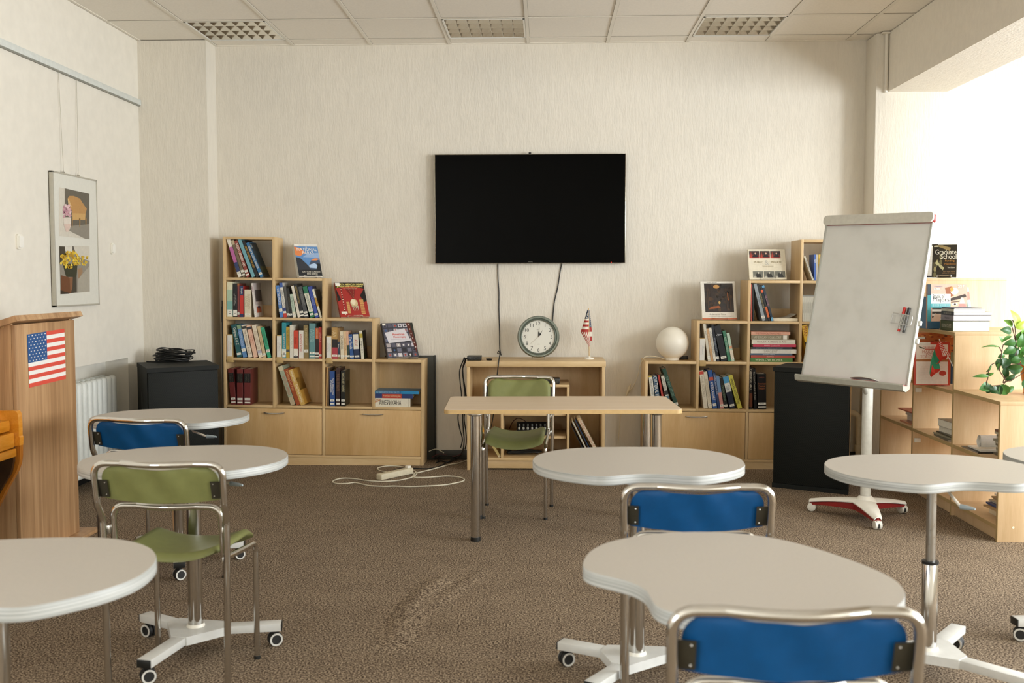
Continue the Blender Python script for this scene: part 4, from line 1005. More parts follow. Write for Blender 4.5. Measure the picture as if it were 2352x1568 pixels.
b = flat_book(FL, None, ZL2, 1526, 1900, 771, 814, '#22376E', 'navy book with a red spine panel lying on the white book', G, 'From Sea to Shining Sea', '#E6C9A0', b, .19, span=(.22, .68), bands=[(.2, .71, '#B8402C')])
b = flat_book(FL, None, ZL2, 1528, 1958, 741, 769, '#1F6E9E', 'bright blue book on top of the flat stack', G, 'THE TIMELESS HISTORY OF NEW YORK CITY', '#B5CBD6', b, .20, span=(.03, .56), bands=[(.6, 1, '#1E86BC')])
# red and orange bars printed at the left of the white book's spine
mb = MB()
for k in range(4):
    p = FL.xz(500+(1536+k*13)/4.238, 720+(832)/4.238, dy=.0115); mb.mat(flat('#B8503A' if k % 2 else '#C98A3A'))
    x, z = p; mb.poly([FL.M @ Vector((x+.004, FL.Y+.0112, z+.0)), FL.M @ Vector((x+.010, FL.Y+.0112, z)), FL.M @ Vector((x-.002+.0, FL.Y+.0112, z-.026+k*.003)), FL.M @ Vector((x-.006, FL.Y+.0112, z-.026+k*.003))])
_w = [o for o in COL.objects if o.get('label', '').startswith('thick white book with black Cyrillic')][0]
mb.build('spine_stripes', _w, world=True)

# --- right bookcase
c = cell(FR, RXS, RZS, 3, 3, ZR1, 'top cell, right bookcase', GR, 535)
c.add(1938, 1842, 276, 20, '#B9B4A4', 'leaning silver-spined book with a golden cover', sticker=None, title='AMERICAN FILM', tcol='#4A4A44', span=(.1, .6), dep=.15)
c.add(1958, 1956, 258, 22, '#2E55A0', 'upright blue case', sticker=None, name='disc_case', title='FILM', span=(.1, .4), dep=.14)
c.add(1980, 1978, 258, 22, '#A9A296', 'upright grey case', sticker=None, name='disc_case', dep=.14)
c.add(2008, 2006, 258, 22, '#C9A63E', 'upright yellow case', sticker=None, name='disc_case', title='THE CIVIL WAR', tcol='#3A3420', span=(.1, .6), dep=.14)
c.add(2034, 2034, 258, 24, '#D8D4C8', 'upright white case', sticker=None, name='disc_case', dep=.14)
c = cell(FR, RXS, RZS, 3, 2, ZR1, 'second cell beside flipchart, right bookcase', GR, 980)
for k in range(8):
    c.add(1823+k*20.5, 1823+k*20.5, 700, 19.5, '#CFCFC4', 'white disc case', bands=[(0, .06, '#8A8A84')], sticker=None, name='disc_case', title='AMERICAN CINEMA', tcol='#A9A9A0', span=(.2, .75), dep=.13, tsize=.5)
c = cell(FR, RXS, RZS, 3, 1, ZR1, 'third cell beside flipchart, right bookcase', GR, 1400)
c.add(1900, 1822, 1030, 62, '#E0B83A', 'leaning yellow book with red capitals', title='MAKE', tcol='#8A2A1C', sticker=None, span=(.03, .3), tsize=.75, bands=[(.45, 1, '#1E1C18')])
c = cell(FR, RXS, RZS, 2, 2, ZR1, 'third column upper cell, right bookcase', GR, 980)
c.add(1263, 1263, 582, 14, '#A84A3E', 'thin red magazine against the panel', sticker=None, paper=True, dep=.2)
c.add(1282, 1276, 585, 14, '#151515', 'thin upright black slab as interior shade', sticker=None, paper=True, dep=.2)  # black slab stands in for the shade inside this cell
c.add(1388, 1288, 576, 36, '#8E979C', 'leaning grey-blue book', title='Annual Report', tcol='#3A4248', sticker='low', span=(.1, .7))
c.add(1422, 1322, 580, 26, '#1E1F1E', 'leaning black book', title='WORLD OF FILM', tcol='#B9A66A', sticker=None, span=(.2, .7))
c.add(1452, 1354, 596, 24, '#17181A', 'leaning black and orange book', bands=[(.12, .2, '#D0562C'), (.6, .9, '#C9602C')], sticker=None)
c.add(1486, 1380, 596, 26, '#1C2A3A', 'dark blue book with pale blue head', bands=[(0, .06, '#5A9AC0'), (.9, 1, '#5A9AC0')], title='THE ACTORS', tcol='#C98A8A', sticker=None, span=(.15, .7))
# open booklet lying flat with a curling page
p0 = FR.xz(1460+1500/4.752, 530+980/4.752, dy=.03); p1 = FR.xz(1460+1772/4.752, 530+980/4.752, dy=.03)
t = thing('booklet', 'white booklet lying flat with a curled page, third column of the right bookcase', 'booklet', M=FR.M @ Matrix.Translation((p0[0], FR.Y+.03, RZS[2]+TH/2)))
w = min(p1[0]-p0[0], RXS[3]-p0[0]-.004)
mb = MB().mat(M_PAPER); mb.box(0, 0, .0004, w, .2, .022, bev=.001); mb.build('pages', t)
mb = MB().mat(plain('#DCD8CC', .6)); mb.grid(lambda u, v: Vector((w*(.45+.5*u), .01+.18*v, .0225+.03*u*u)), 10, 4, lambda u, v: Vector((0, 0, .0006))); mb.build('curled_page', t)
c = cell(FR, RXS, RZS, 1, 1, ZR1, 'second column upper cell, right bookcase', GR, 1420)
c.marker(698, 762, 1172)
c.add(794, 738, 1014, 30, '#CFC9B8', 'leaning grey-cream book', sticker='low', title='ART', tcol='#6E6A5E', span=(.1, .4))
c.add(828, 776, 1066, 28, '#C09A70', 'leaning tan book', sticker=None, title='AMERICAN ART', tcol='#E0D0B4', span=(.1, .7))
c.add(860, 806, 1060, 28, '#DAD6CA', 'leaning white book', sticker='low', title='SOUTHWEST BY DESIGN', tcol='#4A4A46', span=(.1, .75))
c.add(896, 832, 1032, 30, '#1E232C', 'leaning blue-black book with a red dot', sticker='low', title='MODERN ART', tcol='#8E97A4', span=(.3, .8))
c.add(966, 884, 1034, 72, '#14171C', 'thick leaning black book with white lightning', title='/|/\\|\\', tcol='#C9CCD0', sticker='low', span=(.02, .5), tsize=1.4, art=[(0, 1, 0, 1, '#0F1114')])
c.add(1026, 962, 1090, 34, '#3E7A5E', 'leaning green book', title='ART NOUVEAU', tcol='#B9D0BC', sticker=None, span=(.2, .7))
c.add(1064, 1006, 1116, 34, '#B5CDB8', 'leaning mint book with an orange patch', bands=[(.45, .55, '#D9A07A'), (.6, .9, '#DCD3BE')], sticker='low')
# flat stack in the third column
G = 'books lying in the flat stack of the right bookcase'
b = RZS[1]+TH/2+.0004
for (u0, u1, v0, v1, col, lab, ti, tc, st, sk) in (
  (1252, 1713, 1380, 1424, '#4E7A3C', 'green book with cream capitals, lowest of the right bookcase stack', 'WINSLOW HOMER', '#DCE0C0', 0, 0),
  (1258, 1738, 1350, 1377, '#B0503E', 'brick-red book lying second from bottom of the right bookcase stack', 'HOPPER', '#D9A892', 0, 0),
  (1252, 1710, 1326, 1346, '#4A5E72', 'slate-blue book lying third from bottom of the right bookcase stack', "GEORGIA O'KEEFFE", '#C0CAD2', 0, 0),
  (1256, 1755, 1276, 1321, '#DDDAD0', 'white book with grey capitals in the right bookcase stack', 'SARGENT', '#A8A090', 1, 0),
  (1268, 1708, 1247, 1271, '#2A2F38', 'thin near-black book in the right bookcase stack', 'ART IN THE AMERICAN CENTURY', '#8E949C', 0, 0),
  (1282, 1752, 1211, 1241, '#C23A54', 'crimson-pink book in the right bookcase stack', 'MARY CASSATT', '#E6B0B4', 0, 0),
  (1268, 1744, 1158, 1206, '#DDD8C8', 'ivory book with a long red and grey title in the right stack', 'The USA  A History in Art', '#8E6A60', 0, 0),
  (1262, 1670, 1105, 1156, '#8A8068', 'taupe book with a white label, second from top of the right stack', 'AMERICAN FOLKLORE', '#C9C2AC', 1, 0),
  (1262, 1688, 1068, 1102, '#D9A48C', 'salmon-pink book on top of the right bookcase stack', 'METROPOLITAN LIVES', '#A85A44', 0, 0)):
    b = flat_book(FR, None, ZR1, u0, u1, v0, v1, col, lab, G, ti, tc, b, .20, bool(st), span=(.08, .8))
c = cell(FR, RXS, RZS, 0, 0, ZR2, 'bottom left cell, right bookcase', GR, 615)
c.add(190, 152, 284, 38, '#DAD8CE', 'leaning white and yellow book', bands=[(0, .03, '#C9B02C')], title='AMERICAN LITERATURE', tcol='#5A5A56', sticker=None, span=(.1, .6))
c.add(240, 196, 280, 44, '#1F4A6A', 'leaning dark blue book with white capitals', title='CULTURAL LIT', sticker=None, span=(.03, .7), tsize=.85)
c.add(300, 236, 276, 20, '#B03A30', 'thin leaning red book', sticker=None)
c.add(350, 276, 284, 36, '#CFCDBE', 'leaning white and black book', bands=[(.45, .58, '#2A2A2A'), (.62, .85, '#5A7A8A')], sticker=None, title='NEW VOICES', tcol='#4A4A48', span=(.08, .42))
c.add(425, 282, 208, 42, '#1E4234', 'slanting dark green book', title='THE SAINT LETTERS', tcol='#7A9A8A', sticker='low', span=(.2, .7))
c = cell(FR, RXS, RZS, 1, 0, ZR2, 'second bottom cell, right bookcase', GR, 620)
c.add(722, 674, 228, 44, '#D9D2C0', 'leaning cream book with a red square', bands=[(.02, .1, '#C0402E')], title='VISUAL DICTIONARY', tcol='#A89C84', sticker=None, span=(.15, .7))
c.add(768, 716, 240, 38, '#D6CDB8', 'leaning plain ivory book', title='BECOME AN INVENTOR', tcol='#A89C84', sticker='low', span=(.2, .7))
c.add(818, 764, 224, 46, '#27559A', 'leaning royal blue book', title='AMERICAN ART', sticker='low', span=(.3, .78), bands=[(.18, .27, '#B8503A')])
c.add(858, 806, 246, 24, '#1F3A6C', 'thin leaning navy book', title='AMERICAN REALISM', tcol='#B9C4D8', sticker=None, span=(.05, .6), tsize=.75)
c.add(890, 842, 284, 36, '#6E8FB8', 'leaning blue book with a pink foot', bands=[(.5, 1, '#C98E88')], sticker='low')
c.add(930, 876, 300, 34, '#15181A', 'leaning black book', title='CRYSTAL BRIDGES', tcol='#6E8A6A', sticker='low', span=(.25, .75))
c.add(990, 914, 290, 60, '#141E34', 'thick navy book with sky-blue head', bands=[(0, .2, '#4F9AC8'), (.2, .48, '#D6D8D2')], title='Yale', tcol='#6A7A86', sticker='low', span=(.27, .42))
c.add(1074, 970, 276, 46, '#CFC854', 'slanting lime-yellow book', title='AMERICAN ARCHITECTURE', tcol='#2A2A20', sticker=None, span=(.1, .86), tsize=.55)
c = cell(FR, RXS, RZS, 2, 0, ZR2, 'bottom cell beside right loudspeaker', GR, 615)
c.add(1180, 1180, 196, 32, '#1C120E', 'upright black book with cream and rust spine', bands=[(.62, .95, '#6A3A22')], title='CARNEGIE HALL', tcol='#C9C2AE', sticker=None, span=(.04, .55), tsize=.75)
c.add(1228, 1212, 204, 32, '#181514', 'upright black book with small white letters', title='The Actors Crusade in 25 Years', tcol='#B5AE9E', sticker=None, span=(.05, .8), tsize=.5)
c.add(1300, 1296, 262, 92, '#14100E', 'very thick upright black book', title='American|Musical|Theatre', tcol='#A8643A', sticker='two', span=(.2, .46), tsize=.0)
_t = COL.objects[-1]
_b = [o for o in COL.objects if o.get('label', '').startswith('very thick upright black book')][0]
mb = MB().mat(flat('#A8643A'))
mb.text('American\nMusical\nTheatre', (0, -.0012, .172), (1, 0, 0), (0, 0, 1), .062, .05, .4); mb.build('title_block', _b)
mb = MB().mat(flat('#8E4A3A')); mb.text('AMERICA', (0, -.0012, .235), (1, 0, 0), (0, 0, 1), .04, .007, .4)
mb.build('head_title', _b)

# ------------------------------------------------------------------ books displayed on little wire stands
M_WIRE = chrome('stand_wire', '#CFCBC0', .2)
def wire_stand(label, x, y, z, yaw, lean, w, group='wire display stands'):
    t = thing('display_stand', label, 'stand', (x, y, z), yaw, group)
    d = Vector((0, math.sin(lean), math.cos(lean)))
    mb = MB().mat(M_WIRE); r = .0018
    for s in (-1, 1):
        mb.tube(fillet([(s*w, -.016, .020), (s*w, -.016, .0018), (s*w, .10, .0018)], .008), r, 6)
        mb.tube(fillet([(s*w, .012, .0025), Vector((s*w, .012, 0))+d*.115, Vector((s*w*.3, .012, 0))+d*.13], .01), r, 6)
        mb.tube([(s*w, .10, .0018), Vector((s*w, .012, 0))+d*.09], r, 6)
    mb.tube([(-w, .10, .0018), (w, .10, .0018)], r, 6); mb.tube([Vector((-w*.3, .012, 0))+d*.13, Vector((w*.3, .012, 0))+d*.13], r, 6)
    mb.tube(fillet([(-w, -.016, .020), (-w*.5, -.019, .016), (w*.5, -.019, .016), (w, -.016, .020)], .006), r, 6)
    mb.build('wire_frame', t); return t
def display_book(label, u, v, zbase, Y, yaw, lean, w, L, th, cover, painter, spine=None, fr=None, stand=True, group='books displayed face out', slabel=None, name='book'):
    """book standing face out; (u, v) foot centre in the picture at depth Y; painter(mb) decorates local x 0..w, z 0..L at y<0"""
    p = onY(u, v, Y); z0 = zbase
    M0 = Matrix.Translation((p.x, Y, z0)) @ Matrix.Rotation(yaw, 4, 'Z')
    if stand: wire_stand(slabel, p.x, Y, z0, yaw, lean, min(w*.28, .06))
    M = M0 @ Matrix.Translation((0, -.004, .0052)) @ Matrix.Rotation(-lean, 4, 'X') @ Matrix.Translation((-w/2, -th*.5, 0))
    t = thing(name, label, 'book', group=group, M=M)
    cm = cover_mat(cover); c = .0022
    mb = MB().mat(cm); mb.box(0, 0, 0, w, c, L, bev=.0006, seg=1); mb.box(0, th-c, 0, w, th, L, bev=.0006, seg=1)
    mb.mat(cover_mat(spine or cover)); mb.box(0, c*.5, 0, c, th-c*.5, L, bev=.0006, seg=1); mb.build('cover', t)
    mb = MB().mat(M_PAPER); mb.box(c, c, .003, w-.003, th-c, L-.003); mb.build('pages', t)
    mb = MB(); painter(mb, w, L); mb.keepn = True; mb.build('cover_print', t); return t
def rect(mb, col, x0, z0, x1, z1, lay=1): mb.mat(cover_mat(col)); y = -.0003*lay; mb.poly([(x0, y, z0), (x1, y, z0), (x1, y, z1), (x0, y, z1)])
def shape(mb, col, pts, lay=2): mb.mat(cover_mat(col)); y = -.0003*lay; mb.poly([(a, y, b) for a, b in pts])
def txt(mb, col, s, x, z, w, h, lay=6, bold=0., sq=.5): mb.mat(flat(col)); mb.text(s, (x, -.0003*lay, z), (1, 0, 0), (0, 0, 1), w, h, sq, bold)
def blob(cx, cz, rx, rz, n=14, a0=0.): return [(cx+rx*math.cos(a0+2*PI*k/n), cz+rz*math.sin(a0+2*PI*k/n)) for k in range(n)]
def p_parks(mb, w, L):
    rect(mb, '#D6D2C8', 0, 0, w, L); rect(mb, '#5A86B8', 0, L*.03, w, L*.93, 2)
    shape(mb, '#D9814A', [(0, L*.66), (w*.18, L*.62), (w*.42, L*.74), (w*.30, L*.86), (0, L*.92)], 3); shape(mb, '#8FA9CC', [(w*.3, L*.6), (w, L*.58), (w, L*.74), (w*.5, L*.7)], 3)
    shape(mb, '#2A2E36', [(0, L*.2), (0, L*.6), (w*.2, L*.56), (w*.45, L*.36), (w*.55, L*.22)], 4); shape(mb, '#3A4A62', [(w*.45, L*.3), (w*.62, L*.5), (w, L*.52), (w, L*.22), (w*.5, L*.22)], 3)
    shape(mb, '#E08A4A', [(w*.62, L*.5), (w*.8, L*.57), (w, L*.55), (w*.85, L*.5)], 5); shape(mb, '#A9C0DA', [(w*.5, L*.36), (w*.75, L*.42), (w*.9, L*.34), (w*.8, L*.26), (w*.5, L*.28)], 5)
    rect(mb, '#15171A', 0, L*.03, w, L*.22, 4); shape(mb, '#14181C', [(w*.8, L*.2), (w*.86, L*.42), (w, L*.4), (w, L*.2)], 5)
    txt(mb, '#E8E2D4', 'THE', w*.5, L*.90, w*.2, .007); txt(mb, '#EDE6D8', 'NATIONAL', w*.52, L*.835, w*.86, .024); txt(mb, '#EDE6D8', 'PARKS', w*.55, L*.735, w*.62, .024)
    txt(mb, '#D8D2C0', 'DAYTON DUNCAN', w*.55, L*.155, w*.8, .012); txt(mb, '#D8D2C0', 'KEN BURNS', w*.58, L*.09, w*.5, .012); rect(mb, '#E6E2D6', w*.02, L*.93, w*.2, L*.985, 6)
FLtop = lambda r: LZS[r]+TH/2
def fz_(fr, x, z): return (fr.M @ Vector((x, fr.Y, z))).z
def zat(fr, u, v, z, Y): p = onY(u, v, Y); return fz_(fr, p.x, z)
display_book('book with a blue and orange mountain cover on the left bookcase second step', 500+1105/5.2275, 530+545/5.2275, zat(FL, 711, 634, LZS[3]+TH/2, 7.86), 7.86, R(42), R(18), .20, .262, .032, '#C9CDCB', p_parks, '#D9D7CF', slabel='wire stand under the mountain cover book on the left bookcase')
def p_jewel(mb, w, L):
    rect(mb, '#9E2A24', 0, 0, w, L); shape(mb, '#1A1412', [(0, L), (w, L), (w, L*.8), (w*.62, L*.9), (w*.35, L*.88), (0, L*.84)], 2)
    shape(mb, '#17120F', [(0, L*.84), (w*.12, L*.5), (0, L*.45)], 3); shape(mb, '#17120F', [(w, L*.84), (w*.8, L*.62), (w*.88, L*.42), (w, L*.45)], 3); shape(mb, '#7A1C18', [(w*.3, L*.85), (w*.7, L*.85), (w*.55, L*.5)], 3)
    for k in range(22):
        a = k/21; rect(mb, '#E6DCC0' if k % 2 else '#1A1412', w*(.16+.0*a), L*(.82-.76*a), w*.195, L*(.82-.76*a)+L*.02, 5)
        if k < 14: rect(mb, '#D8B46A', w*.74, L*(.5-.45*k/14), w*.88, L*(.5-.45*k/14)+L*.016, 5); rect(mb, '#D8B46A', w*.28, L*(.42-.34*k/14), w*.38, L*(.42-.34*k/14)+L*.014, 5)
    shape(mb, '#C9B48A', blob(w*.54, L*.40, w*.13, L*.12), 6); shape(mb, '#E0D3B4', blob(w*.52, L*.43, w*.08, L*.08), 7)
    for k in range(4): shape(mb, '#B9AE94', [(w*(.44+.06*k), L*.32), (w*(.49+.06*k), L*.32), (w*(.50+.05*k), L*.16)], 6)
    for k in range(7): a = k/6; shape(mb, '#8A6A4A', blob(w*(.44+.02*k), L*(.80-.3*a*(1-.2*a)), w*.012, L*.01, 6), 7); shape(mb, '#8A6A4A', blob(w*(.62-.015*k), L*(.80-.3*a), w*.012, L*.01, 6), 7)
    txt(mb, '#E8D87A', 'NORTH AMERICAN INDIAN', w*.52, L*.945, w*.92, .0155, bold=.015, sq=.4); txt(mb, '#E8D87A', 'JEWELRY AND ADORNMENT', w*.5, L*.88, w*.95, .0155, bold=.015, sq=.4); txt(mb, '#D8B8A0', 'From Prehistory to the Present', w*.5, L*.82, w*.7, .008)
    rect(mb, '#E6E2D6', w*.01, L*.90, w*.16, L*.99, 8); rect(mb, '#E0DACA', w*.05, L*.09, w*.25, L*.155, 8); txt(mb, '#E0C8B0', 'LOIS SHERR DUBIN', w*.6, L*.04, w*.45, .006)
display_book('red and black book with a shell pendant cover, left bookcase third step', 500+1645/5.2275, 530+1022/5.2275, zat(FL, 814, 726, LZS[2]+TH/2, 7.85), 7.85, R(33), R(25), .235, .285, .022, '#8E2A24', p_jewel, '#C9BBA0', slabel='wire stand under the red pendant book on the left bookcase')
def p_photo(mb, w, L):
    rect(mb, '#3A3A44', 0, 0, w, L); rnd = random.Random(5)
    for i in range(6):
        for j in range(7):
            x, z = w*(.03+i*.16), L*(.03+j*.14)
            rect(mb, rnd.choice(['#8E8A96', '#5A5866', '#C9C5CC', '#2A2A32', '#70707E', '#A9A0A0']), x, z, x+w*.13, z+L*.105, 2)
            if rnd.random() < .6: shape(mb, rnd.choice(['#1E1E24', '#D8D4D0', '#A8483C', '#3A5A8A']), blob(x+w*.065, z+L*.05, w*.03, L*.03, 8), 3)
    shape(mb, '#D2CED2', [(w*.05, L*.72), (w*.70, L*.84), (w*.84, L*.48), (w*.12, L*.42)], 4); shape(mb, '#5A2A22', [(w*.78, L*1), (w*.9, L*1), (w*1, L*.3), (w*.94, L*.12)], 5)
    for k in range(6): a = k/5; shape(mb, '#D8CFC4', blob(w*(.85+.1*a), L*(.94-.65*a), w*.018, L*.02, 6), 6)
    shape(mb, '#2A2E26', [(w*.9, L), (w, L), (w, L*.35)], 5)
    txt(mb, '#C8402C', 'American', w*.47, L*.67, w*.45, .019, bold=.02); txt(mb, '#C8402C', 'Photography', w*.50, L*.585, w*.55, .019, bold=.02); rect(mb, '#8E8A90', w*.2, L*.52, w*.72, L*.525, 6)
    rect(mb, '#E6E2D6', w*.02, L*.93, w*.12, L*.985, 7)
display_book('book with a grey collage cover on the lowest step of the left bookcase', 500+1802/4.238, 720+418/4.238, zat(FL, 925, 819, LZS[1]+TH/2, 7.85), 7.85, R(30), R(27), .255, .29, .028, '#2E2E36', p_photo, '#B9A59A', slabel='wire stand under the grey collage book on the left bookcase')
def p_place(mb, w, L):
    rect(mb, '#DDD8CC', 0, 0, w, L); rect(mb, '#241509', w*.10, L*.19, w*.93, L*.95, 2); rect(mb, '#B85A2A', 0, 0, w, L*.035, 2)
    rnd = random.Random(11)
    for k in range(60):
        x, z = w*(.14+.74*rnd.random()), L*(.23+.68*rnd.random()); dz = abs(z/L-.5)
        shape(mb, rnd.choice(['#3A2410', '#2A1A0C', '#4A3014', '#1A1208', '#33260F']), blob(x, z, w*(.02+.05*rnd.random()), L*(.02+.04*rnd.random()), 7, rnd.random()), 3+k % 3)
    for x0, x1 in ((.18, .22), (.28, .30), (.72, .75), (.82, .86)): shape(mb, '#3E2812', [(w*x0, L*.26), (w*x1, L*.26), (w*(x1-.03), L*.85), (w*(x0-.01), L*.85)], 7)
    shape(mb, '#C9A25A', blob(w*.52, L*.44, w*.03, L*.04), 8); shape(mb, '#8E4A1A', [(w*.2, L*.26), (w*.55, L*.30), (w*.5, L*.36), (w*.26, L*.33)], 8); shape(mb, '#B98A4A', blob(w*.45, L*.86, w*.09, L*.05), 8); shape(mb, '#A8622A', [(w*.76, L*.5), (w*.79, L*.5), (w*.78, L*.7), (w*.75, L*.7)], 8)
    txt(mb, '#8E887A', 'A Sense of Place', w*.45, L*.135, w*.5, .013); rect(mb, '#B9B4A6', w*.18, L*.075, w*.9, L*.085, 2); txt(mb, '#8E887A', 'THE ARTIST AND THE AMERICAN LAND', w*.55, L*.082, w*.76, .006, 3)
    txt(mb, '#6A665C', 'LIVING  NATURE', w*.33, L*.972, w*.4, .007)
display_book('white book with a dark forest picture on the second step, right bookcase', 1460+912/4.752, 530+962/4.752, zat(FR, 1652, 731, RZS[2]+TH/2, 7.79), 7.79, R(6), R(14), .262, .29, .02, '#D6D1C4', p_place, slabel='wire stand under the dark forest book, right bookcase')
def p_public(mb, w, L):
    rect(mb, '#DAD2BC', 0, 0, w, L)
    for k in range(3):
        x0 = w*(.03+.285*k); rect(mb, '#6E2A26', x0, L*.70, x0+w*.27, L*.94, 2); rect(mb, '#3A2422', x0, L*.82, x0+w*.27, L*.94, 3); rect(mb, '#B83A30', x0, L*.70, x0+w*.27, L*.735, 4)
        shape(mb, '#17151A', [(x0+w*.08, L*.73), (x0+w*.24, L*.73), (x0+w*.21, L*.83), (x0+w*.12, L*.83)], 5); shape(mb, '#C9A08A', blob(x0+w*.165, L*.855, w*.022, L*.032, 9), 6); shape(mb, '#A8402E', [(x0+w*.02, L*.73), (x0+w*.07, L*.73), (x0+w*.05, L*.92)], 5)
        x1 = w*(.10+.295*k); rect(mb, '#6A6A60', x1, L*.06, x1+w*.28, L*.27, 2); shape(mb, '#23231F', [(x1+w*.05, L*.06), (x1+w*.24, L*.06), (x1+w*.2, L*.19), (x1+w*.1, L*.2)], 3); shape(mb, '#C9C5B6', blob(x1+w*.15, L*.215, w*.02, L*.03, 9), 4); rect(mb, '#A9A698', x1+w*.02, L*.06, x1+w*.09, L*.12, 4)
    txt(mb, '#8E7F58', 'PUBLIC', w*.27, L*.565, w*.30, .015); txt(mb, '#B5B2A4', '&', w*.49, L*.555, w*.12, .035, 5); txt(mb, '#8E7F58', 'PRIVATE', w*.75, L*.565, w*.34, .015); rect(mb, '#B9B09A', w*.12, L*.50, w*.9, L*.505, 3); txt(mb, '#A89C80', 'DIANA WALKER', w*.52, L*.435, w*.38, .008); rect(mb, '#C4BAA2', w*.3, L*.38, w*.78, L*.384, 3)
display_book('landscape cream book with photo strips on the third step, right bookcase', 1460+1440/4.752, 530+528/4.752, zat(FR, 1763, 640, RZS[3]+TH/2, 7.79), 7.79, R(4), R(15), .278, .232, .022, '#CFC6AE', p_public, slabel='wire stand under the cream photo strip book, right bookcase')
# ------------------------------------------------------------------ television
TY = 7.985
t = thing('television', 'large black flat television on the back wall', 'television', (-.12, TY, 1.94))
a, b = onY(1000, 605, TY), onY(1437, 352.5, TY)
x0, x1, z0, z1 = a.x, b.x, 1.528, 2.353
mb = MB().mat(chrome('tv_bezel_metal', '#B9B2A2', .25)); mb.box(x0-.002, TY, z0-.004, x1+.002, TY+.03, z1+.003, bev=.002); mb.build('bezel', t, world=True)
ms = NT('black_screen'); ms.b.inputs['Base Color'].default_value = lin('#030303'); ms.b.inputs['Roughness'].default_value = .16; ms.b.inputs['Specular IOR Level'].default_value = .05
mb = MB().mat(ms.m); mb.box(x0+.002, TY-.002, z0+.001, x1-.002, TY+.004, z1-.001); mb.build('screen', t, world=True)
mb = MB().mat(M_BLACK); mb.box(x0+.25, TY+.03, z0+.15, x1-.25, YB-.002, z1-.15); mb.build('wall_mount', t, world=True)
p = onY(1217, 351, TY); mb = MB().mat(M_BLACK); mb.box(p.x-.010, TY+.002, z1+.003, p.x+.010, TY+.022, z1+.016, bev=.002); mb.build('top_sensor', t, world=True)
p = onY(1218, 602, TY); mb = MB().mat(flat('#8E8A80')); mb.text('SAMSUNG', (p.x, TY-.0026, z0+.009), (1, 0, 0), (0, 0, 1), .034, .0055, .5); mb.build('brand_lettering', t, world=True)
p = onY(1404, 602.5, TY); ml = NT('standby_red'); ml.b.inputs['Base Color'].default_value = lin('#C01808'); ml.b.inputs['Emission Color'].default_value = lin('#FF2A10'); ml.b.inputs['Emission Strength'].default_value = 1.2
mb = MB().mat(ml.m); mb.sphere((p.x, TY-.002, z0+.004), .003, n=8); mb.build('standby_light', t, world=True)
def cable(pts, r, label, cat='cable', name='cable', m=None, seg=6, group=None):
    mb = MB().mat(m or M_CABLE); mb.tube(smooth(pts, seg), r, 7); return tag(mb.build(name), label, cat, group)
Yw = 8.034
cable([onY(u, v, Yw) for u, v in ((1143.5, 604), (1144, 640), (1146, 670), (1146, 710), (1147.5, 760), (1148, 800))]+[onY(1151, 816, Yw)], .0042, 'black cable hanging from the television down the wall, left of the clock')
cable([onY(u, v, Yw) for u, v in ((1291, 604), (1287, 622), (1281, 660), (1274, 690), (1271, 715), (1269, 738), (1267, 770), (1266, 812))], .0042, 'black cable slanting from the television down behind the clock')
# ------------------------------------------------------------------ clock
ck = Vector((-.057, 7.775, .974)); Rk = .158
M = Matrix.Translation(ck) @ Matrix.Rotation(R(-7), 4, 'X') @ Matrix.Rotation(PI/2, 4, 'X')
t = thing('clock', 'round wall clock with a green-grey rim standing on the low cabinet', 'clock', M=M)
M_RIM = plain('#7B837A', .25, .55, .05, 30, .6)
mb = MB().mat(M_RIM); mb.lathe([(.125, .012), (.122, .020), (.128, .026), (.134, .022), (.140, .030), (.149, .030), (.156, .020), (.158, .006), (.156, -.010), (.148, -.020), (0, -.020)], 64); mb.build('rim', t)
mb = MB().mat(flat('#DEDDD2', .5)); mb.lathe([(0, .012), (.127, .012), (.127, .010)], 48); mb.build('dial', t)
mb = MB().mat(flat('#2E2E2A'))
for k in range(1, 13):
    an = PI/2-k*PI/6; mb.text(str(k), (.0985*math.cos(an), .0985*math.sin(an), .0126), (1, 0, 0), (0, 1, 0), .034, .026, .75)
    mb.lathe([(0, .0128), (.0016, .0126)], 8, Matrix.Translation((.1165*math.cos(an), .1165*math.sin(an), 0)))
mb.text('QUARTZ', (0, -.056, .0126), (1, 0, 0), (0, 1, 0), .026, .004, .5); mb.text('TIMEX', (-.006, .054, .0126), (1, 0, 0), (0, 1, 0), .016, .004, .5); mb.build('numerals', t)
def hand(nm, ang, L, w, z, tail=.0, m=M_BLACK):
    d = Matrix.Rotation(ang, 4, 'Z'); mb = MB().mat(m); mb.prism([(-w*.25, -tail), (w*.25, -tail), (w, L*.42), (w*.25, L*.5), (0, L), (-w*.25, L*.5), (-w, L*.42)], z, z+.0015, d); mb.build(nm, t)
hand('minute_hand', -R(7), .079, .0048, .0150); hand('hour_hand', -R(34), .060, .0075, .0135)
mb = MB().mat(flat('#8E7A6A')); d = Matrix.Rotation(R(132), 4, 'Z'); mb.prism([(-.0006, -.01), (.0006, -.01), (.0004, .088), (-.0004, .088)], .0168, .0176, d); mb.lathe([(0, .019), (.0045, .018), (.0045, .013)], 12); mb.build('second_hand', t)
t = thing('display_stand', 'chrome wire stand under the clock on the low cabinet', 'stand', (-.057, 7.765, CT), 0, 'wire display stands')
mb = MB().mat(M_WIRE); r = .0022
mb.tube(fillet([(-.048, -.030, .0018), (-.048, -.032, .018), (-.035, -.034, .022), (.035, -.034, .022), (.048, -.032, .018), (.048, -.030, .0018)], .007), r, 7)
for s in (-1, 1): mb.tube(fillet([(s*.048, -.030, .0022), (s*.048, .075, .0022), (s*.040, .065, .12)], .008), r, 7)
mb.tube([(-.040, .065, .12), (.040, .065, .12)], r, 7); mb.build('wire_frame', t)
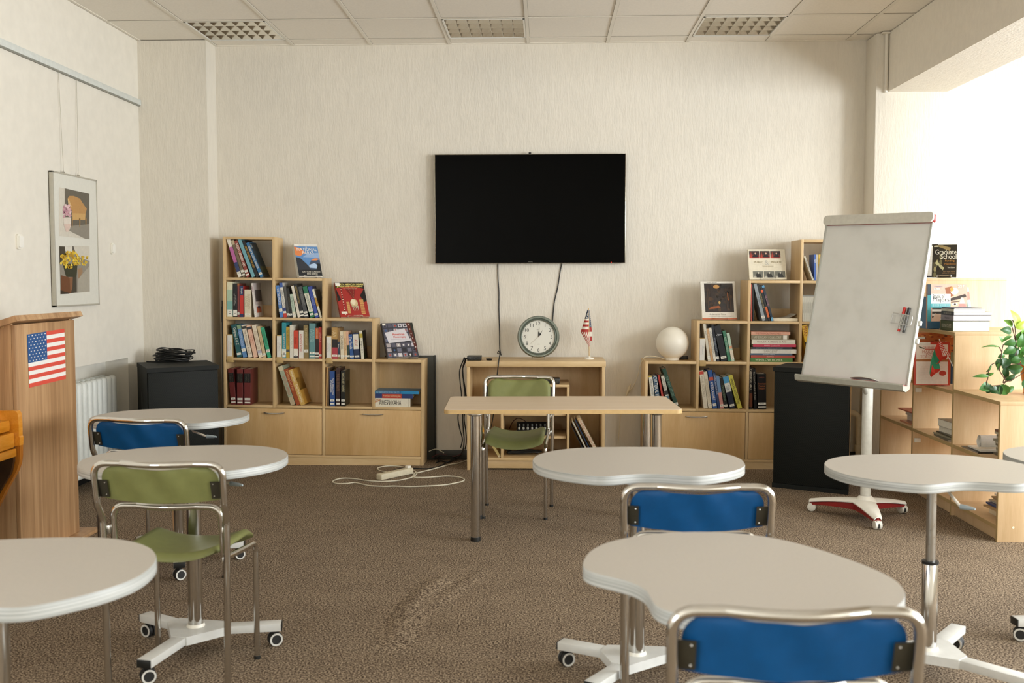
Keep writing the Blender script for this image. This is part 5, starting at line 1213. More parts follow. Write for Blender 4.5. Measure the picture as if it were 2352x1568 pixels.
# ------------------------------------------------------------------ little table flag
fp = Vector((.323, 7.80, CT))
t = thing('table_flag', 'small striped flag with a blue field on a white stand, beside the clock', 'flag', fp, 0, 'little flags on sticks')
mb = MB().mat(M_WHITEPL); mb.lathe([(0, 0), (.038, 0), (.038, .006), (.034, .011), (.012, .014), (.008, .020), (0, .021)], 28); mb.build('base', t)
mb = MB().mat(plain('#C9A25A', .4)); mb.tube([(0, 0, .015), (-.002, 0, .20), (-.006, 0, .372)], .0026, 8); mb.sphere((-.006, 0, .376), .0045, n=10); mb.build('stick', t)
RD, WH, BL = flat('#A32A22', .7), flat('#DCD5C6', .7), flat('#1E3350', .7)
# the drooping cloth: two folded panels hanging from the stick
mb = MB()
def pan(a, b): return Vector((a[0], a[1], b))
zt_, zm_, zb_ = .370, .205, .092
def leftfold(s, k):   # s 0..1 down the upper part, k 0..1 from stick to fold
    w = .010+.050*s; return Vector((-.004-w*k, -.012*math.sin(PI*k)-.004, zt_-(zt_-zm_)*s))
rows = [(0, .40, BL), (.40, .48, WH), (.48, .57, RD), (.57, .66, WH), (.66, .76, RD), (.76, .88, WH), (.88, 1.0, RD)]
for s0, s1, m in rows:
    mb.mat(m)
    for i in range(6): mb.poly([leftfold(s0, i/6), leftfold(s0, (i+1)/6), leftfold(s1, (i+1)/6), leftfold(s1, i/6)])
mb.mat(WH)
for (s, k) in ((.2, .55), (.26, .45), (.3, .75), (.34, .6), (.36, .35), (.16, .4)): 
    c = leftfold(s, k)+Vector((0, -.0012, 0)); mb.poly([c+Vector((.004*math.cos(q*PI/2.5+1), 0, .004*math.sin(q*PI/2.5+1))) for q in range(5)])
top = [leftfold(1, 1-i/8) for i in range(9)]; bot = Vector((.004, -.006, zb_))
for i in range(8):
    mb.mat(RD if i % 2 == 0 else WH); a, b = top[i], top[i+1]
    e0 = Vector((-.001+.010*i/8, -.006, zb_+.002*i)); e1 = Vector((-.001+.010*(i+1)/8, -.006, zb_+.002*(i+1)))
    mid0 = a*.5+e0*.5+Vector((0, -.006, 0)); mid1 = b*.5+e1*.5+Vector((0, -.006, 0))
    mb.poly([a, b, mid1, mid0]); mb.poly([mid0, mid1, e1, e0])
for s0, s1, m in ((0, .55, BL), (.55, .7, RD), (.7, .85, WH), (.85, 1, RD)):
    mb.mat(m)
    f = lambda s, k: Vector((.001+(.004+.016*min(1, s*1.4))*k, .004+.006*k, zt_-.004-(zt_-.14)*s))
    for i in range(3): mb.poly([f(s0, i/3), f(s0, (i+1)/3), f(s1, (i+1)/3), f(s1, i/3)])
mb.mat(WH)
for q in range(7): c = Vector((.006+.001*(q % 2)+.006*q/7, .001, .345-.016*q)); mb.poly([c+Vector((.0025*math.cos(k*PI/2), 0, .003*math.sin(k*PI/2))) for k in range(4)])
mb.build('cloth', t)
# ------------------------------------------------------------------ things on and beside the cabinet
t = thing('media_box', 'small black media box on the left end of the low cabinet', 'electronics', (onY(1088, 825, 7.66).x, 7.70, CT))
mb = MB().mat(plain('#1E1E1C', .3)); mb.box(-.048, -.055, .001, .055, .055, .032, bev=.002); mb.build('case', t)
mb = MB().mat(chrome('box_top', '#7E7A70', .35)); mb.box(-.046, -.053, .032, .053, .053, .0335); mb.build('top_plate', t)
mb = MB().mat(flat('#3E3E3A'))
for s in (-1, 1): mb.lathe([(.008, 0), (.0095, .001), (.011, 0)], 14, Matrix.Translation((s*.014+.002, -.0556, .016)) @ Matrix.Rotation(PI/2, 4, 'X'))
mb.build('socket', t)
c = onY(1123.5, 824, 7.67)
t = thing('dish', 'tiny black dish between the media box and the hanging cable', 'dish', (c.x, 7.68, CT))
mb = MB().mat(plain('#17171A', .25)); mb.lathe([(0, .002), (.018, .002), (.020, .0), (.026, .012), (.024, .013), (.016, .005), (0, .004)], 24); mb.build('bowl', t)
bx_ = WM['media_box'].translation
for k, (pts, lab) in enumerate((
  ([(1076, 817), (1066, 823), (1056, 850), (1057, 880), (1060, 910), (1055, 935), (1052, 960), (1056, 985), (1062, 1008), (1058, 1028)], 'black cable looping from the media box, outermost left of the cabinet'),
  ([(1076, 819), (1068, 826), (1063, 845), (1065, 880), (1068, 912), (1063, 950), (1064, 985), (1066, 1010), (1064, 1034)], 'black cable from the media box, middle one beside the cabinet'),
  ([(1077, 820), (1070, 827), (1062, 852), (1068, 890), (1072, 925), (1066, 958), (1070, 990), (1071, 1015), (1068, 1032)], 'black cable from the media box nearest the cabinet side'))):
    P = [Vector((bx_.x-.045, 7.69-.012*k, CT+.014)), Vector((bx_.x-.075, 7.70-.012*k, CT+.012))]+[onY(u, v, 7.66+.03*k) for u, v in pts[1:]]
    cable(P, .0045, lab)
cable([onY(1147, 812, 7.75)+Vector((0, 0, 0)), onY(1143, 811, 7.72), onY(1145.5, 806, 7.70), onY(1148, 812, 7.66), onY(1146.5, 822, 7.60), onY(1145, 834, 7.578), onY(1143, 850, 7.580), onY(1141, 870, 7.59), onY(1139, 905, 7.62), onY(1128, 980, 7.66), onY(1110, 1015, 7.68)], .004, 'black cable bent over the cabinet top edge beside the chair')
# inside the cabinet
zi = czz(889)+.018
c = onY(1282, 884, 7.70)
t = thing('media_player', 'flat black box on the inner shelf top behind the green chair', 'electronics', (c.x-.03, 7.72, zi))
mb = MB().mat(plain('#1C1D1C', .3)); mb.box(-.09, -.06, .004, .042, .06, .040, bev=.003); mb.build('case', t)
mb = MB().mat(flat('#55544E')); mb.box(-.088, -.0612, .034, .040, -.060, .036); mb.lathe([(.003, 0), (.005, .001), (.006, 0)], 12, Matrix.Translation((.022, -.0605, .016)) @ Matrix.Rotation(PI/2, 4, 'X')); mb.build('front_trim', t)
mb = MB().mat(M_BLACKR)
for s in (-.08, .032): mb.lathe([(0, 0), (.006, 0), (.006, .005), (0, .005)], 10, Matrix.Translation((s, -.045, 0)))
mb.build('foot', t)
zmx = czz(1003)
t = thing('mixer', 'small audio mixer with a row of pale knobs inside the low cabinet', 'mixer', (onY(1227, 990, 7.72).x, 7.78, zmx))
mb = MB().mat(plain('#1C1E20', .4)); mb.prism([(-.12, .004), (.06, .004), (.06, .075), (.045, .08), (-.12, .03)], -.13, .135, Matrix(((0, 0, 1, 0), (1, 0, 0, 0), (0, 1, 0, 0), (0, 0, 0, 1)))); mb.build('case', t)
for k in range(8):
    x = -.112+k*.032
    for yy, zz, r_ in ((-.085, .046, .0085), (-.03, .064, .007)):
        mb = MB().mat(plain('#A9A89C' if yy < -.05 else '#5E5E58', .5)); mb.lathe([(r_, -.012), (r_, .008), (r_*.7, .012), (0, .012)], 12, Matrix.Translation((x, yy, zz)) @ Matrix.Rotation(R(15), 4, 'X')); mb.build('knob', t)
mb = MB().mat(plain('#C9C4B0', .4)); mb.sphere((-.136, -.10, .022), .012, n=10); mb.build('end_knob', t)
t = thing('power_adapter', 'black power adapter in a tangle of wires at the cabinet bottom', 'adapter', (onY(1200, 1040, 7.75).x, 7.76, zb))
mb = MB().mat(M_BLACK); mb.box(-.045, -.03, .03, .035, .04, .085, R(0) or None, bev=.008); mb.build('brick', t)
rnd = random.Random(4); P = [Vector((0, 0, .05))]
for k in range(40): P.append(Vector((.13*math.sin(k*1.3)+.02*rnd.random(), .05*math.cos(k*.9), .010+.022*rnd.random())))
mb = MB().mat(M_CABLE); mb.tube(smooth(P, 4), .0032, 6); mb.build('wire_tangle', t)
cable([onY(u, v, Y) for u, v, Y in ((1150, 1012, 7.90), (1160, 1030, 7.85), (1180, 1042, 7.80), (1215, 1046, 7.76), (1245, 1036, 7.80))], .003, 'thin black wire curving from the divider into the cabinet tangle')
cable([onY(u, v, Y) for u, v, Y in ((1170, 985, 7.95), (1178, 968, 7.93), (1190, 960, 7.92), (1205, 966, 7.90), (1213, 976, 7.85))], .003, 'dark red wire looping above the mixer in the cabinet', m=plain('#4A1F16', .5))
# leaning things in the side bays of the cabinet
def lean_book(x, y, z, ang, th, L, dep, label, cat='book', name='book', **k):
    t = thing(name, label, cat, M=Matrix.Translation((x, y, z)) @ Matrix.Rotation(ang, 4, 'Y'), group='books leaning inside the low cabinet')
    book_parts(t, th, L, dep, **k); return t
def lb(ub, vb, ut, vt, th, label, back=False, **k):
    pb, pt = onY(ub, vb, CY0+.015), onY(ut, vt, CY0+.015); ang = math.atan2(pt.x-pb.x, pt.z-zb); L = (pt.z-zb)/math.cos(ang)
    return lean_book(pb.x, CY0+.015, zb+abs(math.sin(ang))*th/2+.0005, ang, th, L, .22, label, **k)
lb(1148, 1045, 1096, 968, .018, 'pale yellow patterned folder leaning in the left bay of the cabinet', col='#B9A46A', bands=[(.15, .3, '#C98A2A'), (.6, .7, '#8A8A5A'), (.95, 1, '#D8C9A4')], sticker=None)
lb(1349, 1040, 1311, 975, .006, 'thin black folder leaning in the right bay of the cabinet', col='#1A1A1A', sticker=None, paper=True)
lb(1356, 1042, 1315, 968, .010, 'thin white ring binder leaning in the right bay of the cabinet', col='#C9C4B4', sticker=None, paper=True)
lb(1364, 1043, 1321, 964, .007, 'thin dark blue folder leaning in the right bay of the cabinet', col='#1F3A5A', sticker=None, paper=True)
lb(1378, 1045, 1329, 962, .022, 'cream book with red title leaning in the right bay of the cabinet', col='#DCD0B8', title='THE ENCYCLOPEDIA OF SPORTS', tcol='#B8603C', sticker=None, span=(.06, .95), tsize=.7, bands=[(.0, .06, '#C9A87A')])
# ------------------------------------------------------------------ globe lamp
gc = Vector((.944, 7.80, fz_(FR, .944, RZS[1]+TH/2)))
t = thing('globe_lamp', 'white glass globe lamp on the lowest step of the right bookcase', 'lamp', gc)
mg2 = NT('opal_glass'); mg2.b.inputs['Base Color'].default_value = lin('#F2EDE0'); mg2.b.inputs['Roughness'].default_value = .35; mg2.b.inputs['Subsurface Weight'].default_value = .3; mg2.b.inputs['Subsurface Radius'].default_value = (.03, .03, .03)
mb = MB().mat(mg2.m); mb.sphere((0, 0, .127), .1215, n=48); mb.build('globe', t)
mb = MB().mat(M_WHITEPL); mb.lathe([(0, .0005), (.050, .0005), (.052, .006), (.048, .018), (0, .02)], 32); mb.build('base', t)
mb = MB().mat(plain('#E0D6BC', .5)); P = [Vector((gc.x-.045, 7.79, gc.z+.006))]+[onY(u, v, Y) for u, v, Y in ((1507, 819, 7.80), (1490, 818, 7.80), (1479, 822, 7.80), (1471, 838, 7.86), (1465, 862, 7.92), (1456, 884, 7.96), (1446, 897, 7.98), (1438, 912, 7.99), (1425, 960, 8.0), (1420, 1020, 8.01))]
mb.tube(smooth(P, 6), .003, 8); mb.build('power_cord', t, world=True)
p = onY(1445, 891, 7.97); q = onY(1441, 902, 7.98); mb = MB().mat(plain('#E0D6BC', .45)); mb.tube([p+(p-q)*.9, p, q, q+(q-p)*.9], [.004, .010, .010, .004], 10); mb.build('cord_switch', t, world=True)
p = onY(1571, 818, 7.86); mb = MB().mat(M_BLACK); mb.box(p.x-.03, 7.84, gc.z+.0005, p.x+.03, 7.88, gc.z+.025, bev=.003); tag(mb.build('remote_box'), 'small black plastic box behind the globe lamp', 'box')
# ------------------------------------------------------------------ power strip and floor cables
a_, b_ = onZ(869, 1104, 0), onZ(943, 1088, 0)
yaw = math.atan2(b_.y-a_.y, b_.x-a_.x); mid = (a_+b_)/2
t = thing('power_strip', 'white power strip with its cord looped on the carpet', 'power strip', (mid.x, mid.y+.02, 0), yaw)
L = (b_-a_).length
mb = MB().mat(plain('#D8CFB4', .5)); mb.box(-L/2, -.028, .001, L/2, .028, .045, bev=.008); mb.build('case', t)
for k in range(5):
    mb = MB().mat(plain('#A89E84', .6)); mb.lathe([(.018, .0452), (.016, .0455), (.0155, .041), (0, .041)], 20, Matrix.Translation((-L*.36+k*L*.18, 0, 0))); s = mb.build('socket', t)
    mb = MB().mat(M_BLACK)
    for q in (-1, 1): mb.lathe([(0, .0415), (.0025, .0414)], 8, Matrix.Translation((-L*.36+k*L*.18+q*.008, 0, 0)))
    mb.build('socket_hole', s)
mb = MB().mat(M_WHITEPL); mb.box(L*.36, -.016, .044, L*.46, .016, .062, bev=.004); mb.build('switch', t)
def ZP(pts, z=.005):
    return [onZ(u, v, z) if onZ(u, v, z).y < 7.98 else onY(u, v, 7.985-.0002*i) for i, (u, v) in enumerate(pts)]
P = ZP([(944, 1086), (956, 1086), (955, 1090), (945, 1096), (920, 1102), (890, 1105), (862, 1105), (840, 1103), (812, 1099), (788, 1098), (772, 1101), (764, 1106), (774, 1110), (796, 1110), (814, 1108), (830, 1111), (850, 1115), (880, 1116.5), (905, 1116), (940, 1117), (985, 1115.5), (1022, 1113), (1050, 1108), (1064, 1104), (1066, 1100), (1055, 1095.5), (1025, 1093), (980, 1096), (955, 1096), (948, 1094), (952, 1088), (955, 1083), (945, 1078), (925, 1072), (900, 1069.5), (880, 1071), (867, 1075), (872, 1080), (890, 1084), (902, 1085)])
mb = MB().mat(M_CORDW); mb.tube(smooth(P, 6), .0045, 8); mb.build('cord', t, world=True)
P = ZP([(944, 1087), (955, 1086), (985, 1079), (1008, 1073), (1035, 1066), (1050, 1064), (1071, 1057), (1092, 1050)])
cable(P, .0045, 'white cord running from the power strip behind the desk leg', m=M_CORDW, name='cord')
cable(ZP([(931, 1083), (912, 1082), (905, 1079), (918, 1076), (945, 1075), (980, 1076), (1005, 1072), (1028, 1061), (1050, 1050), (1061, 1038), (1064, 1030)]), .005, 'black cable from the power strip to the gap beside the cabinet')
cable(ZP([(1003, 1062), (1012, 1058), (1030, 1061), (1045, 1053), (1036, 1047), (1015, 1046), (1005, 1051), (1010, 1060)], .006), .005, 'black cable loop on the carpet by the left bookcase end')
cable(ZP([(992, 1050), (1010, 1042), (1040, 1048), (1060, 1042)], .006), .004, 'dark red cable on the floor behind the left bookcase end', m=plain('#4A1812', .5))
cable(ZP([(985, 1036), (1000, 1031), (1010, 1034), (1020, 1040)], .006), .003, 'thin white wire on the floor beside the dark panel', m=M_CORDW)
mb = MB().mat(plain('#5A2A22', .5)); c = onY(1429, 1032, 7.95); mb.tube([Vector((c.x+.03*math.cos(k*PI/12), 7.95, max(c.z-.03, .0)+.035*math.sin(k*PI/12)+.0)) for k in range(13)], .004, 8); mb.tube([Vector((c.x-.03, 7.95, max(c.z-.03, 0))), Vector((c.x-.03, 7.95, .0))], .004, 8); mb.tube([Vector((c.x+.03, 7.95, max(c.z-.03, 0))), Vector((c.x+.03, 7.95, .0))], .004, 8)
tag(mb.build('cable_loop'), 'dark red cable loop standing up between cabinet and right bookcase', 'cable')

# ------------------------------------------------------------------ flipchart easel
k = .945
E0 = Vector((0, 0, EYE))
BLc, BRc, TLc, TRc = [Vector(v)*k+E0 for v in ((1.6048, 6.58, -.6034), (2.0788, 6.04, -.6209), (1.7889, 6.7095, .3852), (2.2734, 6.1784, .3804))]
ex = ((BRc-BLc)+(TRc-TLc)).normalized(); ez = ((TLc-BLc)+(TRc-BRc)); ez = (ez-ex*ez.dot(ex)).normalized(); en = ez.cross(ex)   # en points to the back
W = ((BRc-BLc).length+(TRc-TLc).length)/2; Hh = ((TLc-BLc).length+(TRc-BRc).length)/2
org = (BLc+BRc+TLc+TRc)/4-ez*Hh/2
BM = Matrix((( ex.x, en.x, ez.x, org.x), (ex.y, en.y, ez.y, org.y), (ex.z, en.z, ez.z, org.z), (0, 0, 0, 1)))
hub = Vector((1.862, 6.13, 0))
t = thing('flipchart', 'grey whiteboard flipchart easel on a white three-legged base', 'flipchart', hub); FC = t
M_FW = plain('#D9D8D0', .45, 0, .02); M_FRED = plain('#8E1F1C', .4, 0, .05)
def board_mat():
    t = NT('whiteboard_smudged'); n = t.n('TexNoise'); n.inputs['Scale'].default_value = 7; n.inputs['Detail'].default_value = 5; t.l(t.coord(), n.inputs['Vector'])
    t.l(t.ramp(n.outputs['Fac'], [(.28, '#CFD0CB'), (.5, '#D8D9D5'), (.7, '#DBDCD8')]), t.b.inputs['Base Color']); t.b.inputs['Roughness'].default_value = .35; return t.m
mb = MB().mat(board_mat()); mb.box(-W/2+.014, -.004, 0, W/2-.014, .012, Hh-.01, BM); mb.build('writing_surface', t, world=True)
mb = MB().mat(plain('#B9BBB4', .35, .2, .03))
for s in (-1, 1): mb.box(s*(W/2-.014), -.008, -.01, s*W/2, .018, Hh, BM, bev=.003)
mb.box(-W/2, .012, 0, W/2, .018, Hh, BM); mb.build('frame', t, world=True)
mb = MB().mat(plain('#C9C7BC', .4)); mb.prism([(x*1.0, y) for x, y in rrect(W+.012, .058, .022, 5)], -.026, -.012, BM @ Matrix(((1, 0, 0, 0), (0, 0, 1, 0), (0, 1, 0, Hh-.02), (0, 0, 0, 1)))); mb.build('paper_clamp', t, world=True)
mb = MB().mat(M_FRED); mb.prism([(x, y) for x, y in rrect(W+.008, .056, .02, 5)], -.012, .010, BM @ Matrix(((1, 0, 0, .003), (0, 0, 1, 0), (0, 1, 0, Hh-.022), (0, 0, 0, 1)))); mb.build('clamp_liner', t, world=True)
mb = MB().mat(plain('#A9A99E', .4))
def trayp(x0, x1): return BM @ Matrix(((0, 0, 1, 0), (1, 0, 0, 0), (0, 1, 0, 0), (0, 0, 0, 1)))
mb.prism([(.012, -.012), (.012, .004), (-.056, -.006), (-.062, .004), (-.066, -.004), (-.055, -.030), (-.02, -.034)], -W/2-.004, W/2+.004, trayp(0, 0)); mb.build('pen_tray', t, world=True)
mb = MB().mat(M_FRED); mb.box(-W/2-.002, -.060, -.0045, W/2+.002, -.004, .0015, BM, bev=.001); mb.build('tray_liner', t, world=True)
# pen holder: a bent wire bracket stuck to the board
def bp(u, v, off):   # picture point on the board plane, pushed off it
    d = _ray(u, v); n = -en; q = (org-E0).dot(n)/d.dot(n); return d*q+E0+n*off
mb = MB().mat(plain('#D5D6D4', .3, .4, 0)); mb.tube(fillet([bp(2053, 718, .006), bp(2075, 723, .03), bp(2104, 729, .034), bp(2098, 752, .034), bp(2070, 745, .03), bp(2047, 741, .006)], .012), .0022, 8)
mb.tube([bp(2053, 718, .005), bp(2047, 741, .005)], .0022, 8); mb.build('pen_holder', t, world=True)
mb = MB().mat(plain('#C9CAC6', .4))
q = [bp(2050, 722, .0045), bp(2060, 724, .0045), bp(2055, 743, .0045), bp(2046, 740, .0045)]; mb.poly(q[::-1]); mb.build('holder_plate', t, world=True)
for (u0, v0, u1, v1, col, lab) in ((2067, 762, 2082, 707, '#C8281C', 'red-capped marker'), (2078, 765, 2092, 708, '#1A1A1A', 'black-capped marker')):
    a_, b_ = bp(u0, v0, .016), bp(u1, v1, .016); d = b_-a_
    tm = thing('marker', lab+' held upright in the wire holder on the flipchart', 'marker', a_, 0, 'board markers')
    mb = MB().mat(plain('#B9B9B2' if col != '#1A1A1A' else '#6A6A66', .4)); mb.tube([a_+d*.10, a_+d*.70], .0075, 12); mb.build('barrel', tm, world=True)
    mb = MB().mat(plain(col, .4, 0, .03)); mb.tube([a_+d*.70, a_+d], .0082, 12); mb.tube([a_, a_+d*.10], .007, 12); mb.build('cap', tm, world=True)
    mb = MB().mat(M_BLACK); mb.tube([a_+d*.18-en*.0003, a_+d*.62-en*.0003], [.0077, .0077], 5); mb.build('barrel_print', tm, world=True)
# eraser-like white shell on the tray
p = bp(1993, 866, .03); te = thing('board_eraser', 'white curved board eraser with a red edge on the flipchart tray', 'eraser', p)
Me = BM.copy(); Me.translation = Vector(); lp_ = BM.inverted() @ p
mb = MB().mat(M_FW); mb.grid(lambda u, v: BM @ Vector((lp_.x+(u-.5)*.155, -.055+v*.05, .006+.016*math.sin(PI*(.15+.7*u))*(1-.3*v))), 12, 4, lambda u, v: ez*.004); mb.build('shell', te, world=True)
mb = MB().mat(M_FRED); mb.box(lp_.x-.072, -.052, .0016, lp_.x+.072, -.012, .008, BM, bev=.002); mb.build('felt_pad', te, world=True)
# small white clips on the right edge
mb = MB().mat(M_FW)
for (u, v) in ((2118, 742), (2112, 783)): p = BM.inverted() @ bp(u, v, 0); mb.box(W/2-.002, .002, p.z-.014, W/2+.014, .022, p.z+.014, BM, bev=.004)
mb.build('edge_clip', t, world=True)
mb = MB().mat(plain('#D2D1C8', .4)); top = Vector((hub.x+.025, hub.y, 1.25)); mb.tube([(hub.x+.02, hub.y, .09), (hub.x+.022, hub.y, .80), top], .030, 24); mb.build('column', t, world=True)
bc = BM @ Vector((0, .018, Hh*.55)); mb = MB().mat(plain('#A9A89E', .4)); mb.tube([top-Vector((0, 0, .05)), bc], .020, 12); bc2 = BM @ Vector((0, .018, .10)); mb.tube([Vector((hub.x+.02, hub.y, .72)), bc2], .016, 12); mb.build('tilt_bracket', t, world=True)
# base legs: white shells over dark red undersides, on twin casters
legs = [Vector((1.601, 6.299, 0)), Vector((1.858, 5.815, 0)), Vector((2.148, 6.242, 0))]
mb = MB().mat(M_WHITE); mb.lathe([(.034, .13), (.045, .118), (.06, .105), (.07, .094), (0, .085)], 28, Matrix.Translation((hub.x+.02, hub.y, 0))); mb.build('hub', t, world=True)
for l in legs:
    d = (l-hub); Ln = d.length; d.normalize(); s = Vector((-d.y, d.x, 0))
    def top_(u, v, d=d, s=s, Ln=Ln): 
        w = .052*(1-u)**.8+.020; x = u*Ln; z = .112-.038*u**1.8
        return hub+d*x+s*w*(2*v-1)+Vector((0, 0, z-.012*(2*v-1)**2))
    mb = MB().mat(M_WHITE); mb.grid(top_, 16, 8, lambda u, v: Vector((0, 0, -.006))); g = mb.build('leg', t, world=True)
    def und(u, v, d=d, s=s, Ln=Ln):
        w = .046*(1-u)**.8+.016; x = u*Ln*.99; z = .104-.038*u**1.8
        return hub+d*x+s*w*(2*v-1)+Vector((0, 0, z-.014))
    mb = MB().mat(M_FRED); mb.grid(und, 14, 4, lambda u, v: Vector((0, 0, -.030*(1-u)-.012))); u_ = mb.build('leg_underside', t, world=True)
    e = hub+d*(Ln-.012)
    mb = MB().mat(M_FRED); mb.tube([e+Vector((0, 0, .065)), e+Vector((0, 0, .045))], .010, 12); mb.build('caster_stem', t, world=True)
    mb = MB().mat(plain('#DAD7CB', .5))
    yaw = 1.2 if l is legs[0] else (.1 if l is legs[1] else .3)
    for q in (-1, 1):
        M = Matrix.Translation((e.x, e.y, .026)) @ Matrix.Rotation(yaw, 4, 'Z') @ Matrix.Translation((q*.013, 0, 0)) @ Matrix.Rotation(q*PI/2, 4, 'Y')
        mb.lathe([(0, -.010), (.024, -.010), (.026, -.006), (.025, .006), (.016, .010), (0, .010)], 20, M)
    mb.box(-.012, -.02, .016, .012, .02, .052, Matrix.Translation((e.x, e.y, 0)) @ Matrix.Rotation(yaw, 4, 'Z'), bev=.006); cs = mb.build('caster', t, world=True)
    mb = MB().mat(M_BLACK); mb.box(-.005, -.027, .012, .005, .0, .034, Matrix.Translation((e.x, e.y, 0)) @ Matrix.Rotation(yaw, 4, 'Z')); mb.build('caster_gap', cs, world=True)

# ------------------------------------------------------------------ things on the stepped shelf
def slab(name, label, cat, group, x0, x1, y0, y1, z0, h, cover, pages='#E6DFCE', spine_side='y', wav=.0, skew=0., bind=.003, spine_col=None, top=None):
    """lying magazine or book: covers, page block; centred box on (x, y)"""
    t = thing(name, label, cat, ((x0+x1)/2, (y0+y1)/2, z0), skew, group)
    a, b = (x1-x0)/2, (y1-y0)/2; c = min(.0018, h*.25)
    mb = MB().mat(cover_mat(cover)); mb.box(-a, -b, .0003, a, b, c); mb.mat(cover_mat(top or cover)); mb.box(-a, -b, h-c, a, b, h)
    mb.mat(cover_mat(spine_col or cover))
    if spine_side == 'x': mb.box(-a, -b, c*.5, -a+bind, b, h-c*.5)
    elif spine_side == 'y': mb.box(-a, -b, c*.5, a, -b+bind, h-c*.5)
    mb.build('cover', t)
    mb = MB().mat(plain(pages, .8, 0, .06, 150)); mb.box(-a+.002, -b+.0015, c, a-.002, b-.002, h-c); mb.build('pages', t)
    return t, a, b
GM = 'magazines on the stepped shelf'
# top of the middle bay: books lying in a stack, spines to the room
z = ST[1]+.0185
x0 = 2.43
for (h, w, cov, lab, sp, ti, tc, pg) in (
   (.062, .218, '#3E4A2E', 'thickest green-spined book, lowest of the stack', '#3E4A2E', 'FOUR YEAR COLLEGES', '#D5D0BE', '#E8E0CC'),
   (.033, .226, '#8A8590', 'thick grey-spined book, second in the stack', '#8A8590', 'Peterson', '#4A4650', '#E8E0CC'),
   (.020, .227, '#2E3442', 'dark blue-spined book, third in the stack', '#2E3442', 'TWO YEAR COLLEGES', '#C9C4B4', '#E8E2D2'),
   (.017, .185, '#D6D2C4', 'white-spined book, fourth in the stack', '#D6D2C4', 'FACTS', '#8A8676', '#ECEAE2'),
   (.007, .165, '#3A4660', 'thin blue brochure on top of the stack', '#3A4660', None, None, '#ECEAE2')):
    t, a, b = slab('book', lab+' on the middle step', 'book', 'books lying on the middle step', x0, x0+w, 6.295, 6.49, z, h, cov, pg, 'x', spine_col=sp)
    if ti: mb = MB().mat(flat(tc)); mb.text(ti, (-a-.0006, .0, h/2), (0, -1, 0), (0, 0, 1), .15, h*.42, .5); mb.build('spine_title', t)
    z += h+.0005; x0 += .002 if h > .05 else .001
def p_majors(mb, w, L):
    rect(mb, '#C9A08E', 0, 0, w, L); rect(mb, '#D8B4A0', 0, L*.55, w, L, 2); rect(mb, '#3A8E96', 0, 0, w*.09, L*.75, 3); rect(mb, '#2A3A44', 0, L*.75, w*.09, L, 3)
    rect(mb, '#24506A', 0, 0, w*.32, L*.16, 4); shape(mb, '#E2C4A8', blob(w*.66, L*.60, w*.20, L*.16), 3); shape(mb, '#9E5E3C', [(w*.44, L*.92), (w*.6, L*.95), (w*.74, L*.88), (w*.66, L*.74), (w*.5, L*.68)], 4)
    shape(mb, '#E8A04A', [(w*.56, L*.9), (w*.62, L*.95), (w*.66, L*.88), (w*.6, L*.82)], 6); shape(mb, '#E6D8CC', blob(w*.68, L*.84, w*.1, L*.08), 5); shape(mb, '#3A2A22', [(w*.5, L*.66), (w*.95, L*.78), (w*.98, L*.72), (w*.6, L*.6)], 5)
    shape(mb, '#E0BEA2', [(w*.56, L*.62), (w*.8, L*.66), (w*.8, L*.42), (w*.6, L*.4)], 6); shape(mb, '#F0ECE4', blob(w*.69, L*.545, w*.07, L*.028), 7); shape(mb, '#3A241A', blob(w*.69, L*.545, w*.028, L*.024), 8); shape(mb, '#4A2E20', [(w*.58, L*.60), (w*.8, L*.62), (w*.8, L*.605), (w*.6, L*.585)], 8)
    shape(mb, '#E6CFC4', [(w*.84, L*.7), (w*.9, L*.7), (w*.98, L*.46), (w*.76, L*.46)], 7); shape(mb, '#C98E86', [(w*.80, L*.56), (w*.95, L*.56), (w*.98, L*.46), (w*.76, L*.46)], 8)
    for q in range(6): rect(mb, '#3A3632' if q % 2 else '#D6CFC6', w*.12, L*(.18+.05*q), w*.5, L*(.23+.05*q), 3)
    shape(mb, '#D9B8A0', [(w*.1, L*.16), (w*.3, L*.16), (w*.36, L*.30), (w*.2, L*.34)], 5)
    rect(mb, '#E9E5DA', w*.09, L*.56, w*.58, L*.78, 8); txt(mb, '#2E3438', 'Book of', w*.28, L*.725, w*.30, .024, 9); txt(mb, '#2E3438', 'Majors', w*.34, L*.64, w*.42, .034, 9)
    rect(mb, '#4AA5AE', w*.09, L*.47, w*.58, L*.56, 8); 
    for q in range(3): txt(mb, '#D6ECEC', 'THE ONLY BOOK THAT DESCRIBES MAJORS', w*.34, L*(.54-.025*q), w*.44, .006, 9, 0, .3)
    txt(mb, '#EFE6DA', '2017', w*.84, L*.945, w*.16, .02, 9, .02); txt(mb, '#5A6A9A', 'CollegeBoard', w*.27, L*.945, w*.24, .008, 9); rect(mb, '#E9E5DA', w*.15, L*.88, w*.3, L*.92, 8); txt(mb, '#3A3A3A', 'REG. 12', w*.225, L*.90, w*.11, .008, 9)
